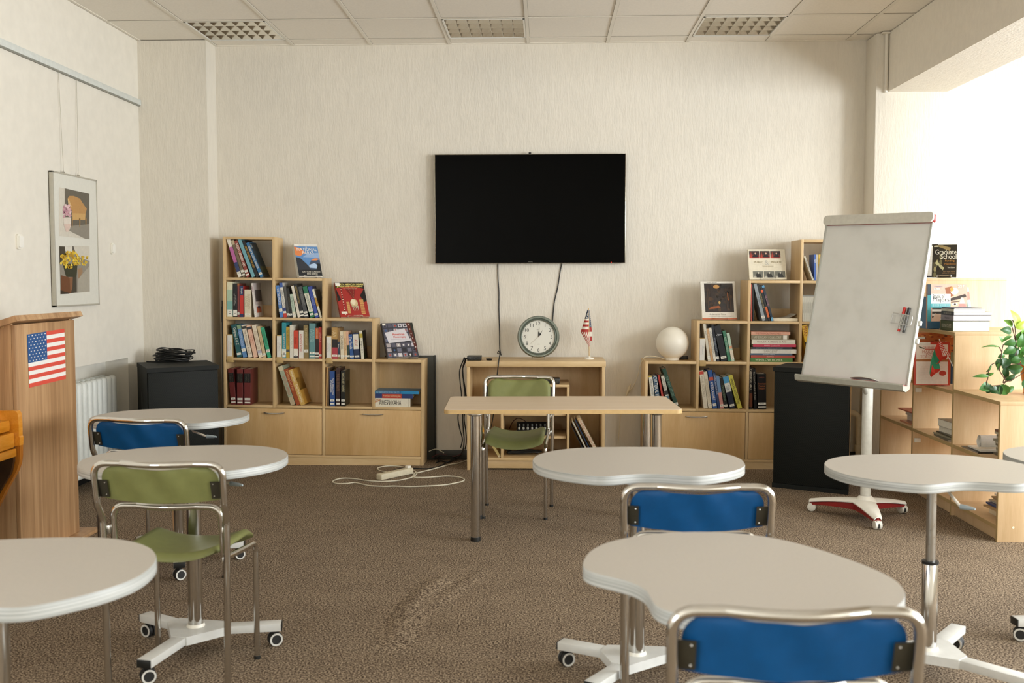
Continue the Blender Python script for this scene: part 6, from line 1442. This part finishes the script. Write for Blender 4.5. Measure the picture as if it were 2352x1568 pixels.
# rotated so that it faces the room from the middle step
t_ = display_book('large paperback with a laboratory photo cover standing on the middle step', 2173, 760, ST[1]+.0185, 6.57, R(-4), R(3), .238, .275, .030, '#C9A08E', p_majors, '#2E8A92', stand=False, group='books standing on the stepped shelf')
display_name = 0
t = thing('book', 'pale blue paperback leaning right of the laboratory photo book', 'book', M=Matrix.Translation((onY(2232, 710, 6.58).x, 6.56, ST[1]+.0185+.002)) @ Matrix.Rotation(R(-9), 4, 'Y'), group='books standing on the stepped shelf')
book_parts(t, .020, .262, .19, '#A9D0D2', sticker=None, bands=[(.1, .3, '#C98A7A'), (.5, .6, '#3A8EA0')])
for i, (u, col, lab) in enumerate(((2121, '#5A86AE', 'blue ring binder, leftmost on the middle step'), (2130, '#4A76A0', 'second blue ring binder from the left on the middle step'), (2137, '#6A90B4', 'third blue ring binder, beside the laboratory photo book'))):
    t = thing('binder', lab, 'binder', M=Matrix.Translation((2.411+i*.0225, 6.60, ST[1]+.0185)), group='blue ring binders on the middle step')
    book_parts(t, .021, .20, .21, col, sticker=None)
# top step: paperback on a stand and a white framed certificate behind it
def p_grad(mb, w, L):
    rect(mb, '#2A2418', 0, 0, w, L); rnd = random.Random(2)
    for q in range(14): shape(mb, rnd.choice(['#4A4430', '#6A6444', '#8A8058', '#1A1610']), blob(w*(.05+.3*rnd.random()), L*rnd.random()*.9+.01, w*.06, L*.09, 8, rnd.random()), 2+q % 3)
    shape(mb, '#8E7A4E', [(w*.1, L*.98), (w*.7, L*.8), (w*.75, L*.9), (w*.4, L*.98)], 4); shape(mb, '#A9A47A', [(w*.12, L*.42), (w*.45, L*.2), (w*.5, L*.28), (w*.18, L*.5)], 4)
    txt(mb, '#E9E2CE', 'Graduate', w*.55, L*.77, w*.86, .034); txt(mb, '#E9E2CE', 'School', w*.66, L*.63, w*.64, .034); txt(mb, '#B8823A', 'Funding', w*.72, L*.49, w*.46, .017); txt(mb, '#A06E32', 'Handbook', w*.74, L*.40, w*.46, .014)
    txt(mb, '#D8D2BE', 'Third Edition', w*.78, L*.29, w*.3, .010); txt(mb, '#9E7A52', 'April Vahle Hamel', w*.7, L*.155, w*.5, .009); txt(mb, '#9E7A52', 'Jennifer S. Furlong', w*.68, L*.11, w*.55, .009); rect(mb, '#B9B294', w*.06, L*.93, w*.24, L*.965, 6)
display_book('dark paperback with cream lettering on a wire stand atop the stepped shelf', 2168, 643, ST[2]+.0185, 6.95, R(-22), R(17), .150, .222, .014, '#2A2418', p_grad, slabel='wire stand on the top step of the stepped shelf', group='books standing on the stepped shelf')
def p_cert(mb, w, L):
    rect(mb, '#E2DDD0', w*.03, L*.04, w*.97, L*.95); shape(mb, '#B9B4A4', [(w*.45, L*.86), (w*.65, L*.86), (w*.55, L*.80)], 2); rect(mb, '#2A2A3A', 0, 0, w, L*.035, 2)
    for q in range(5): rect(mb, '#C9C4B6', w*.2, L*(.3+.08*q), w*.8, L*(.305+.08*q), 2)
display_book('cream page framed in black, standing behind the dark paperback', 2118, 640, ST[2]+.0185, 7.12, R(-12), R(10), .20, .225, .012, '#3A3428', p_cert, stand=False, group='books standing on the stepped shelf', name='framed_page')
# middle bay, upper opening: leaning books and a red-green flag
zf = SROW[2]+.0005
def p_making(mb, w, L):
    rect(mb, '#C0402C', 0, 0, w, L); rect(mb, '#E6D8CC', w*.05, L*.02, w*.95, L*.94, 2); rect(mb, '#E0C9B4', w*.05, L*.62, w*.95, L*.64, 3); rect(mb, '#A86A3A', w*.05, L*.545, w*.95, L*.60, 3); rect(mb, '#D6CFC4', w*.1, L*.92, w*.45, L*.99, 4)
    txt(mb, '#B9604C', "GREENES' GUIDES", w*.55, L*.87, w*.7, .012); rect(mb, '#B84A36', w*.3, L*.82, w*.75, L*.84, 4); shape(mb, '#3A4A2A', [(w*.12, L*.9), (w*.26, L*.86), (w*.3, L*.83), (w*.14, L*.86)], 5)
    txt(mb, '#B8705A', 'MAKING IT', w*.5, L*.77, w*.55, .018); txt(mb, '#B8705A', 'INTO A', w*.5, L*.715, w*.34, .016); txt(mb, '#B8705A', 'TOP COLLEGE', w*.5, L*.655, w*.66, .018)
    for q in range(8): rect(mb, '#D8BEAE', w*.16, L*(.12+.045*q), w*.8, L*(.124+.045*q), 3)
    shape(mb, '#B83A2C', blob(w*.80, L*.28, w*.10, L*.06), 4)
display_book('red-bordered white guide book standing in the middle bay behind the flag', 2139, 872, zf, 6.50, R(-4), R(3), .212, .268, .02, '#C0402C', p_making, stand=False, group='books standing on the stepped shelf')
def p_orange(mb, w, L):
    rect(mb, '#B5622A', 0, 0, w, L); rnd = random.Random(8)
    for q in range(40): shape(mb, rnd.choice(['#8A3E1A', '#C98A3A', '#A84A22', '#6A3A1E']), blob(w*(.05+.9*rnd.random()), L*(.6+.38*rnd.random()), w*.04, L*.02, 6), 2+q % 3)
    rect(mb, '#1F3446', w*.82, 0, w, L*.4, 6); rect(mb, '#6A6A4A', w*.82, L*.4, w, L*.62, 6); txt(mb, '#E6D8B4', '2017', w*.88, L*.93, w*.14, .016, 7); rect(mb, '#D6D2C4', w*.06, L*.87, w*.24, L*.92, 7)
display_book('orange patterned paperback standing behind the red-bordered guide', 2148, 873, zf, 6.60, R(-3), R(2), .27, .320, .03, '#B5622A', p_orange, stand=False, group='books standing on the stepped shelf')
for i, (dx, col, lab, hh) in enumerate(((0, '#2E8A5A', 'bright green spine, leftmost book in the middle bay', .22), (.026, '#C9A23A', 'yellow spine, second book in the middle bay', .26), (.052, '#27486A', 'blue spine, third book in the middle bay', .26), (.076, '#DAD6CC', 'white spine, fourth book in the middle bay', .27))):
    t = thing('book', lab, 'book', M=Matrix.Translation((2.424+dx*.85, 6.53, zf)), group='books standing on the stepped shelf')
    book_parts(t, .0205, hh, .16, col, sticker='low' if i == 3 else None, title='ADMISSION' if i == 0 else None, tcol='#123A24')
# flag on a stick leaning in the opening
a_, b_ = onY(2157, 778, 6.40), onY(2186, 835, 6.345)
t = thing('hand_flag', 'red and green flag with an ornament strip on a leaning white stick', 'flag', Vector((b_.x+.05, 6.30, .742)), 0, 'little flags on sticks')
dr = (a_-b_); mb = MB().mat(plain('#E6E2D8', .4)); mb.tube([b_-dr*((b_.z-.742)/dr.z), a_], .0028, 8); mb.build('stick', t, world=True)
MR, MG, MO = plain('#D23A28', .7, 0, .03), plain('#2E8A62', .7, 0, .03), flat('#EADFD4', .7)
fpx = [[(2158, 785), (2165, 800), (2170, 812), (2176, 818)], [(2152, 790), (2158, 806), (2163, 822), (2172, 826)], [(2147, 800), (2150, 815), (2158, 828), (2164, 826)], [(2143, 812), (2146, 826), (2150, 836), (2157, 834)], [(2139, 826), (2141, 838), (2146, 848), (2160, 846)], [(2136, 842), (2138, 852), (2148, 858), (2158, 852)], [(2135, 856), (2136, 862), (2139, 866), (2142, 862)]]
def fpt(i, j): u, v = fpx[i][j]; return onY(u, v, 6.38-.02*math.sin(i*1.3+j)-.02*j/3)
mb = MB()
for i in range(6):
    for j in range(3):
        m = MO if (i == 0 and False) else (MG if (i in (2, 3) and j < 2) or i >= 4 and j == 0 or i == 3 else MR); mb.mat(m); mb.poly([fpt(i, j), fpt(i+1, j), fpt(i+1, j+1), fpt(i, j+1)])
mb.build('cloth', t, world=True)
mb = MB(); q0, q1, q2, q3 = onY(2157, 781, 6.355), onY(2166, 777, 6.355), onY(2185, 815, 6.335), onY(2176, 822, 6.335)
q0, q1, q2, q3 = onY(2156, 786, 6.35), onY(2160, 782, 6.35), onY(2183, 816, 6.33), onY(2166, 818, 6.33)
mb.mat(MO); mb.poly([q0, q1, q2, q3]); mb.mat(MR)
for i in range(9):
    for j in range(3):
        u, v = (i+.5)/9, (j+.5)/3; c = (q0*(1-v)+q1*v)*(1-u)+(q3*(1-v)+q2*v)*u; n_ = Vector((0, -.0008, 0)); s = .006*(1 if (i+j) % 2 else .7)
        mb.poly([c+n_+Vector((s, 0, 0)), c+n_+Vector((0, 0, s)), c+n_+Vector((-s, 0, 0)), c+n_+Vector((0, 0, -s))])
mb.build('ornament_strip', t, world=True)
# magazine piles in the open bays
rnd = random.Random(21)
def pile(x0, w, yc, d, z, items, where, grp):
    for i, (h, col, nm, jig) in enumerate(items):
        xx = x0+jig; yy = yc+rnd.uniform(-.012, .012)
        cat = 'magazine' if h < .018 else 'book'
        slab('magazine' if h < .018 else 'book', nm+', '+where, cat, grp, xx, xx+w*rnd.uniform(.94, 1.0), yy-d/2, yy+d/2, z, h, col, '#E3DCCB', 'none' if h > .018 else 'x', skew=rnd.uniform(-.06, .06)); z += h+.0004
    return z
P_ = ['lowest', 'second from bottom', 'third from bottom', 'fourth from bottom', 'fifth from bottom', 'sixth from bottom', 'seventh from bottom', 'eighth from bottom', 'ninth from bottom', 'tenth from bottom', 'eleventh from bottom', 'topmost']
pile(2.46, .30, 7.10, .24, SROW[1]+.0005, [(.010, '#C98A6A', 'orange-edged magazine lowest of the pile', -.02), (.035, '#D6D0C4', 'white thick book second in the pile', .03), (.028, '#BFC4C8', 'pale grey book third in the pile', .02), (.008, '#D8CFC0', 'cream magazine fourth in the pile', -.01), (.008, '#C9705A', 'orange and grey magazine on top of the pile', -.03)], 'far bay middle shelf', 'magazines in the far bay')
pile(2.45, .32, 6.42, .26, SROW[1]+.0005, [(.010, '#6A6658', 'dark grey magazine lowest of the pile', -.03), (.010, '#9A937E', 'taupe magazine second in the pile', -.02), (.008, '#57503F', 'brown magazine third in the pile', -.01), (.034, '#CFC8B6', 'thick pale book under the top one', .01), (.044, '#8E887A', 'thick grey-covered book on top of the pile', .0)], 'middle bay of the stepped unit', 'books in the middle bay pile')
pile(2.47, .3, 7.12, .24, SROW[0]+.0005, [(.010, '#C9B08A', 'tan magazine', -.02), (.008, '#DAD6CE', 'white brochure', .03)], 'bottom of the far bay of the stepped unit', 'magazines at the bottom of the far bay')
where = 'near bay middle shelf'
slab('folder', 'black folder lying flat under papers, '+where, 'folder', 'papers on the near bay shelf', 2.42, 2.66, 5.86, 6.10, SROW[1]+.0005, .006, '#1E1E1C')
slab('paper_sheaf', 'loose white papers lying on the black folder, '+where, 'paper', 'papers on the near bay shelf', 2.44, 2.66, 5.88, 6.06, SROW[1]+.0075, .008, '#E4E0D6', spine_side='none')
t = thing('paper_roll', 'rolled white paper lying on the black folder in the near bay', 'paper', (2.53, 5.95, SROW[1]+.016+.042), 0)
mb = MB().mat(plain('#E9E5DC', .6)); P = []
for q in range(60): an = q*.32; rr = .012+.028*q/60; P.append((rr*math.cos(an), rr*math.sin(an)))
mb.tube([(0, 0, 0), (.001, 0, 0)], .001, 3)
vs0 = [mb.bm.verts.new((-.07, a*1., b)) for a, b in P]; vs1 = [mb.bm.verts.new((.16, a, b)) for a, b in P]
for q in range(59): mb.bm.faces.new((vs0[q], vs0[q+1], vs1[q+1], vs1[q]))
mb.build('sheet', t)
z = SROW[1]+.0005
cols = ['#6A6250', '#A79F88', '#8E8670', '#B9B098', '#7A705A', '#C4BCA6', '#96907A', '#B0A88E', '#857C66', '#BDB49C', '#7E5A48']
for i in range(11):
    h = .0125; ww = .28
    slab('magazine', '%s magazine, %s in the tall curved pile of the near bay' % (['dark', 'buff', 'grey-brown', 'pale', 'brown', 'cream', 'grey', 'beige', 'dull brown', 'light', 'red-brown'][i], P_[i] if i < 10 else 'topmost'), 'magazine', 'magazines in the tall pile', 2.50+rnd.uniform(-.012, .012), 2.50+ww, 5.60, 5.84, z, h, cols[i], '#D8D0BC', 'x', skew=rnd.uniform(-.03, .03)); z += h+.0004
where = 'bottom of the near bay'
z = SROW[0]+.0005
slab('book', 'thick cream book lying at the '+where, 'book', GM, 2.50, 2.82, 5.60, 5.90, z, .045, '#DCD2BE', '#E0D2B4', 'none'); z += .046
for i, (cc, nm) in enumerate((('#B9986A', 'tan magazine on the thick cream book'), ('#3A4A7A', 'blue magazine above the tan one'), ('#C9BCA4', 'buff magazine slipping off the pile'), ('#A08A66', 'brown magazine near the pile top'), ('#DCD8CC', 'white drawing sheet on top of the pile'))):
    slab('magazine', nm+', '+where, 'magazine', GM, 2.46+.02*i, 2.76+.02*i, 5.60+.01*i, 5.86+.02*i, z, .010, cc, '#D8CDB6', 'x', skew=.10-.05*i); z += .0105
# ------------------------------------------------------------------ potted plant
pc = Vector((2.745, 5.90, ST[0]+.0185))
t = thing('potted_plant', 'trailing green plant in an orange pot on the lowest shelf step', 'plant', pc)
mb = MB().mat(plain('#D07A1E', .35, 0, .06)); mb.lathe([(0, .001), (.060, .001), (.066, .012), (.062, .018), (.075, .09), (.088, .165), (.094, .168), (.094, .185), (.086, .185), (.080, .16), (0, .158)], 36); mb.build('pot', t)
mb = MB().mat(plain('#2E2318', .9, 0, .2)); mb.lathe([(0, .166), (.082, .163)], 24); mb.build('soil', t)
YP = 5.86
def pp(u, v, dy=0.): return onY(u, v, YP+dy)
sroot = pc+Vector((-.02, -.02, .165))
stems = [[sroot, pp(2335, 830), pp(2334, 790), pp(2331, 750), pp(2326, 735)], [sroot, pp(2338, 820), pp(2332, 780), pp(2325, 752)], [sroot, pp(2318, 838, -.04), pp(2312, 855, -.06), pp(2304, 878, -.08), pp(2310, 875, -.08)],
         [sroot, pp(2322, 834, -.03), pp(2300, 836, -.05), pp(2301, 808, -.06), pp(2305, 790, -.06)], [sroot, pp(2328, 870, -.09), pp(2312, 876, -.10), pp(2303, 884, -.1)], [pp(2300, 836, -.05), pp(2296, 850, -.07), pp(2312, 876, -.1)], [pp(2303, 884, -.1), pp(2268, 885, -.1), pp(2269, 868, -.1), pp(2271, 858, -.1)],
         [pp(2301, 808, -.06), pp(2294, 796, -.07), pp(2285, 796, -.08)], [pp(2270, 862, -.1), pp(2272, 845, -.09), pp(2283, 834, -.06), pp(2296, 835, -.05)], [sroot, pp(2345, 800, .05), pp(2352, 770, .06), pp(2358, 745, .07)], [sroot, pp(2370, 800, .03), pp(2385, 770, .05)]]
mb = MB().mat(plain('#4A3020', .6, 0, .1))
for s_ in stems: mb.tube(smooth(s_, 5), .0028, 6)
mb.build('stems', t, world=True)
GRN = [plain(c, .35, 0, .12, 30, .5) for c in ('#2C5A26', '#386B2B', '#234A22', '#4A7C34', '#6C9A3C', '#A3BA48')]
random.seed(12)
mb = MB()
def leaf(u, v, L, wd, ang, g, tilt=.3, dy=0., yaw=0.):
    """leaf blade centred at a picture point; ang = in-picture direction of its tip (degrees, 0 right, 90 up)"""
    c = pp(u, v, dy); a = math.radians(ang)
    d = Vector((math.cos(a), 0, math.sin(a))); s = Vector((-math.sin(a), 0, math.cos(a))); n = Vector((0, -1, 0))
    rot = Matrix.Rotation(tilt, 3, d) @ Matrix.Rotation(yaw, 3, s); d2, s2, n2 = rot @ d, rot @ s, rot @ n
    mb.mat(GRN[g])
    def f(x, y):
        wv = math.sin(PI*min(1, x**.75))**.8 if 0 < x < 1 else 0
        yy = (2*y-1)
        return c+d2*(L*(x-.5))+s2*(wd/2*wv*yy)+n2*(.12*L*math.sin(PI*x)-.16*wd*abs(yy)*-1*wv-.05*L)
    mb.grid(f, 9, 6)
px = 6.0/F
for (u, v, L, w_, ang, g, ti, dy) in ((2330, 732, 40, 20, 112, 5, .4, 0), (2316, 742, 22, 14, 140, 4, .5, 0), (2345, 745, 26, 18, 30, 5, .3, 0), (2311, 759, 26, 17, 175, 0, .25, -.01), (2298, 780, 20, 9, 130, 3, .6, -.03), (2312, 778, 24, 8, 215, 3, .7, -.02),
  (2345, 782, 30, 24, 80, 1, .2, -.02), (2320, 788, 26, 14, 190, 1, .4, -.03), (2275, 796, 36, 5, 178, 3, .7, -.08), (2323, 798, 22, 15, 210, 3, .3, .02), (2318, 806, 28, 17, 205, 1, .35, -.02), (2330, 806, 26, 20, 30, 2, .4, 0), (2325, 818, 26, 16, 240, 1, .4, .02), (2340, 815, 24, 20, 300, 3, .3, .03),
  (2308, 834, 24, 21, 250, 2, .25, -.06), (2294, 834, 22, 13, 250, 2, .5, -.07), (2294, 842, 16, 8, 265, 3, 1.0, -.09), (2319, 844, 16, 14, 330, 2, .4, -.05), (2334, 846, 27, 22, 10, 0, .15, -.09), (2311, 857, 26, 13, 280, 2, .5, -.07), (2321, 865, 24, 16, 30, 2, .45, -.09),
  (2272, 845, 20, 7, 60, 1, .6, -.09), (2253, 864, 32, 8, 178, 3, .45, -.1), (2274, 858, 16, 9, 20, 3, .5, -.1), (2262, 890, 26, 21, 200, 1, .3, -.1), (2271, 893, 20, 17, 250, 2, .3, -.11), (2284, 897, 18, 16, 200, 2, .4, -.11), (2294, 896, 20, 18, 300, 2, .35, -.11), (2307, 895, 28, 22, 300, 1, .3, -.11), (2321, 892, 19, 14, 10, 1, .3, -.11),
  (2360, 884, 26, 20, 290, 0, .4, -.10), (2352, 800, 30, 24, 70, 1, .3, .02), (2362, 770, 30, 22, 60, 4, .3, .03), (2360, 830, 28, 22, 320, 1, .3, -.05), (2370, 850, 28, 22, 340, 2, .3, -.06), (2375, 800, 30, 24, 20, 1, .3, .02), (2385, 765, 28, 22, 60, 3, .3, .04), (2340, 770, 24, 18, 60, 3, .3, .04), (2350, 760, 22, 16, 100, 4, .3, .04), (2332, 828, 22, 16, 200, 1, .4, -.03), (2300, 818, 16, 10, 200, 1, .5, -.05)):
    leaf(u, v, L*px*1.08, w_*px*1.08, ang, g, ti, dy, random.uniform(-.3, .3))
o = mb.build('foliage', t, world=True, sharp=1.5)

# ------------------------------------------------------------------ left wall: hanging picture, thermostats
PX = XL+.030
t = thing('picture', 'tall silver-framed picture of a wicker chair and yellow flowers', 'picture', (XL, 6.7, 1.65))
y0, y1, z0, z1 = 6.352, 6.985, 1.235, 2.076
def fr_(m, *b): mb = MB().mat(m); mb.box(*b, bev=.0015); return mb
M_ALU = plain('#BDB9AC', .35, .3, .03)
mb = MB().mat(M_ALU)
mb.box(XL+.006, y0, z0, PX, y0+.012, z1, bev=.001); mb.box(XL+.006, y1-.008, z0, PX, y1, z1, bev=.001); mb.box(XL+.006, y0, z0, PX, y1, z0+.010, bev=.001); mb.box(XL+.006, y0, z1-.010, PX, y1, z1, bev=.001); mb.build('frame', t, world=True)
mb = MB().mat(plain('#DDDCD2', .35, 0, .02)); mb.box(XL+.008, y0+.006, z0+.006, PX-.004, y1-.006, z1-.006); mb.build('mat_board', t, world=True)
def WPz(a, b, off=0.): return onX(100+a/4.611, 380+b/4.611, PX-.0036+off)
def wpoly(mb, col, pts, lay=1): mb.mat(cover_mat(col)); mb.poly([WPz(a, b, .0002*lay) for a, b in pts])
mb = MB()
wpoly(mb, '#D2CCBE', [(165, 228), (485, 300), (487, 780), (165, 745)]); wpoly(mb, '#5E584C', [(225, 240), (485, 300), (487, 780), (440, 770), (290, 680), (225, 640)], 2); wpoly(mb, '#8A8478', [(290, 640), (486, 620), (487, 780), (440, 775), (270, 690)], 3)
wpoly(mb, '#B98A4E', [(255, 350), (275, 322), (320, 322), (385, 350), (430, 420), (458, 455), (445, 520), (440, 575), (310, 575), (300, 480), (262, 410)], 4); wpoly(mb, '#C9A062', [(300, 505), (445, 510), (440, 575), (310, 575)], 5); wpoly(mb, '#D2B07A', [(255, 350), (262, 410), (300, 440), (285, 400), (266, 350)], 5)
for x in (305, 385, 450): wpoly(mb, '#B08040', [(x-6, 560), (x+5, 560), (x+2, 655 if x < 440 else 630), (x-4, 655 if x < 440 else 630)], 5)
wpoly(mb, '#DDD3C6', [(210, 548), (292, 548), (290, 640), (268, 700), (240, 702), (216, 640)], 6); wpoly(mb, '#D8BFB2', [(213, 620), (290, 620), (268, 700), (240, 702)], 7)
rnd = random.Random(6)
for q in range(30): a, b = 248+42*(rnd.random()-.5)*1.9, 480+120*(rnd.random()-.5); wpoly(mb, rnd.choice(['#C99AA4', '#DDB4BA', '#B4808E', '#E3C6C6']), [(a+14*math.cos(k), b+17*math.sin(k)) for k in (6, 5, 4, 3, 2, 1, 0)], 7+q % 4)
mb.build('chair_photo', t, world=True)
mb = MB()
wpoly(mb, '#8E887C', [(165, 853), (487, 853), (490, 1333), (180, 1362)]); wpoly(mb, '#D6D2C6', [(228, 855), (305, 855), (345, 940), (260, 930), (228, 900)], 2); wpoly(mb, '#CFCABC', [(318, 855), (487, 853), (488, 1010), (400, 980), (330, 920)], 2); wpoly(mb, '#57514A', [(305, 855), (318, 855), (345, 940), (305, 900)], 3)
wpoly(mb, '#3A3428', [(168, 856), (228, 860), (228, 920), (200, 1000), (170, 1040)], 2); wpoly(mb, '#A8A294', [(370, 1200), (488, 1060), (490, 1333), (365, 1345)], 2); wpoly(mb, '#2A2E1C', [(200, 1040), (360, 1040), (350, 1180), (240, 1180)], 3)
wpoly(mb, '#6A3E22', [(185, 1160), (275, 1185), (300, 1190), (285, 1350), (182, 1330)], 4); wpoly(mb, '#845838', [(275, 1185), (310, 1180), (305, 1300), (285, 1350)], 5); wpoly(mb, '#9A7A5A', [(360, 1095), (410, 1080), (415, 1130), (370, 1200)], 4); wpoly(mb, '#2E2418', [(180, 1320), (285, 1350), (270, 1358), (180, 1362)], 5); wpoly(mb, '#3A342A', [(310, 1180), (350, 1130), (352, 1340), (290, 1350)], 3)
for q in range(90):
    a = 185+180*rnd.random(); b = 905+150*rnd.random()+(60 if a < 300 else 0)*rnd.random()
    if (a-275)**2/100**2+(b-1000)**2/105**2 < 1: wpoly(mb, rnd.choice(['#D8B52C', '#C9A020', '#E6CB4A', '#B98E1C']), [(a+13*math.cos(k), b+15*math.sin(k)) for k in (6, 5, 4, 3, 2, 1, 0)], 6+q % 5)
for q in range(40): a, b = 345+125*rnd.random(), 960+100*rnd.random(); wpoly(mb, rnd.choice(['#D8B52C', '#C9A020', '#E6CB4A']), [(a+8*math.cos(k), b+10*math.sin(k)) for k in (6, 5, 4, 3, 2, 1, 0)], 6+q % 5)
mb.build('flower_photo', t, world=True)
for (u0, v0, u1, v1) in ((134, 163, 146, 393), (176, 183, 180, 402)):
    a_, b_ = onX(u0, v0, XL+.008), onX(u1, v1, XL+.018); a_.z = 2.712; b_.z = z1+.005
    mb = MB().mat(flat('#B9B4A4')); mb.tube([a_, b_], .0016, 6); w_ = mb.build('hanging_wire', t, world=True)
    mb = MB().mat(M_CHROME_S); mb.box(b_.x-.004, b_.y-.012, b_.z-.006, b_.x+.006, b_.y+.012, b_.z+.004, bev=.002); mb.tube([b_+Vector((0, -.012, .0)), b_+Vector((0, -.004, .014))], .002, 6); mb.build('wire_hook', t, world=True)
for (u, v, s, lab) in ((42, 555, 1.0, 'small white wall sensor left of the hanging picture'), (256, 571, .9, 'small white wall sensor right of the hanging picture')):
    c = onX(u, v, XL); t = thing('wall_sensor', lab, 'sensor', c, 0, 'white wall sensors')
    def px_(w, h, r, x0, x1, m, nm):
        mb = MB().mat(m); M = Matrix(((0, 0, 1, 0), (1, 0, 0, 0), (0, 1, 0, 0), (0, 0, 0, 1))); mb.prism(rrect(w, h, r), x0, x1, M); mb.build(nm, t)
    px_(.066*s, .088*s, .018, 0, .012, M_WHITEPL, 'back_plate'); px_(.05*s, .066*s, .012, .012, .020, plain('#F0EEE6', .4, 0, 0), 'cover')

# ------------------------------------------------------------------ light: daylight through the wing windows, plus fill through the added ones nearer the camera
def area(name, loc, rot, sx, sy, e, col):
    l = bpy.data.lights.new(name, 'AREA'); l.shape = 'RECTANGLE'; l.size = sx; l.size_y = sy; l.energy = e; l.color = col
    o = bpy.data.objects.new(name, l); o.location = loc; o.rotation_euler = rot; COL.objects.link(o); return o
DAY = (.92, .965, 1.0)
for i, (a, b) in enumerate(WIN_AND_FILL): area('window_and_fill_light', (XW-.02, (a+b)/2, (WZ0+WZ1)/2), (0, R(90), 0), WZ1-WZ0-.1, b-a-.1, LIGHT_E[i], DAY)
area('window_and_fill_light', (XL+.02, -1., 1.72), (0, R(-90), 0), 1.6, 2.6, LIGHT_E[5], DAY)  # added fill from the left, no such source in view
w = bpy.data.worlds.new('daylight_sky'); S.world = w; w.use_nodes = True; nt = w.node_tree; bg = nt.nodes['Background']
sk = nt.nodes.new('ShaderNodeTexSky'); sk.sky_type = 'HOSEK_WILKIE'; sk.turbidity = 4; sk.sun_direction = (.7, .2, .6); nt.links.new(sk.outputs['Color'], bg.inputs['Color']); bg.inputs['Strength'].default_value = 1.2
# ------------------------------------------------------------------ camera
cam = bpy.data.cameras.new('camera'); co = bpy.data.objects.new('camera', cam); COL.objects.link(co)
cam.sensor_fit = 'HORIZONTAL'; cam.sensor_width = 36; cam.lens = F/2352*36; cam.clip_start = .05
co.matrix_world = Matrix(((_rt.x, _up.x, -_fw.x, 0), (_rt.y, _up.y, -_fw.y, 0), (_rt.z, _up.z, -_fw.z, EYE), (0, 0, 0, 1)))
cam.dof.use_dof = True; cam.dof.focus_distance = 6.6; cam.dof.aperture_fstop = 4.0
S.camera = co
S.view_settings.view_transform = 'Standard'; S.view_settings.look = 'None'; S.view_settings.exposure = EXPOSURE; S.view_settings.gamma = 1; S.view_settings.use_curve_mapping = False
try:
    S.cycles.use_denoising = True; S.cycles.max_bounces = 10; S.cycles.diffuse_bounces = 6; S.cycles.glossy_bounces = 5; S.cycles.sample_clamp_indirect = 6; S.cycles.caustics_reflective = False; S.cycles.caustics_refractive = False
except Exception: pass
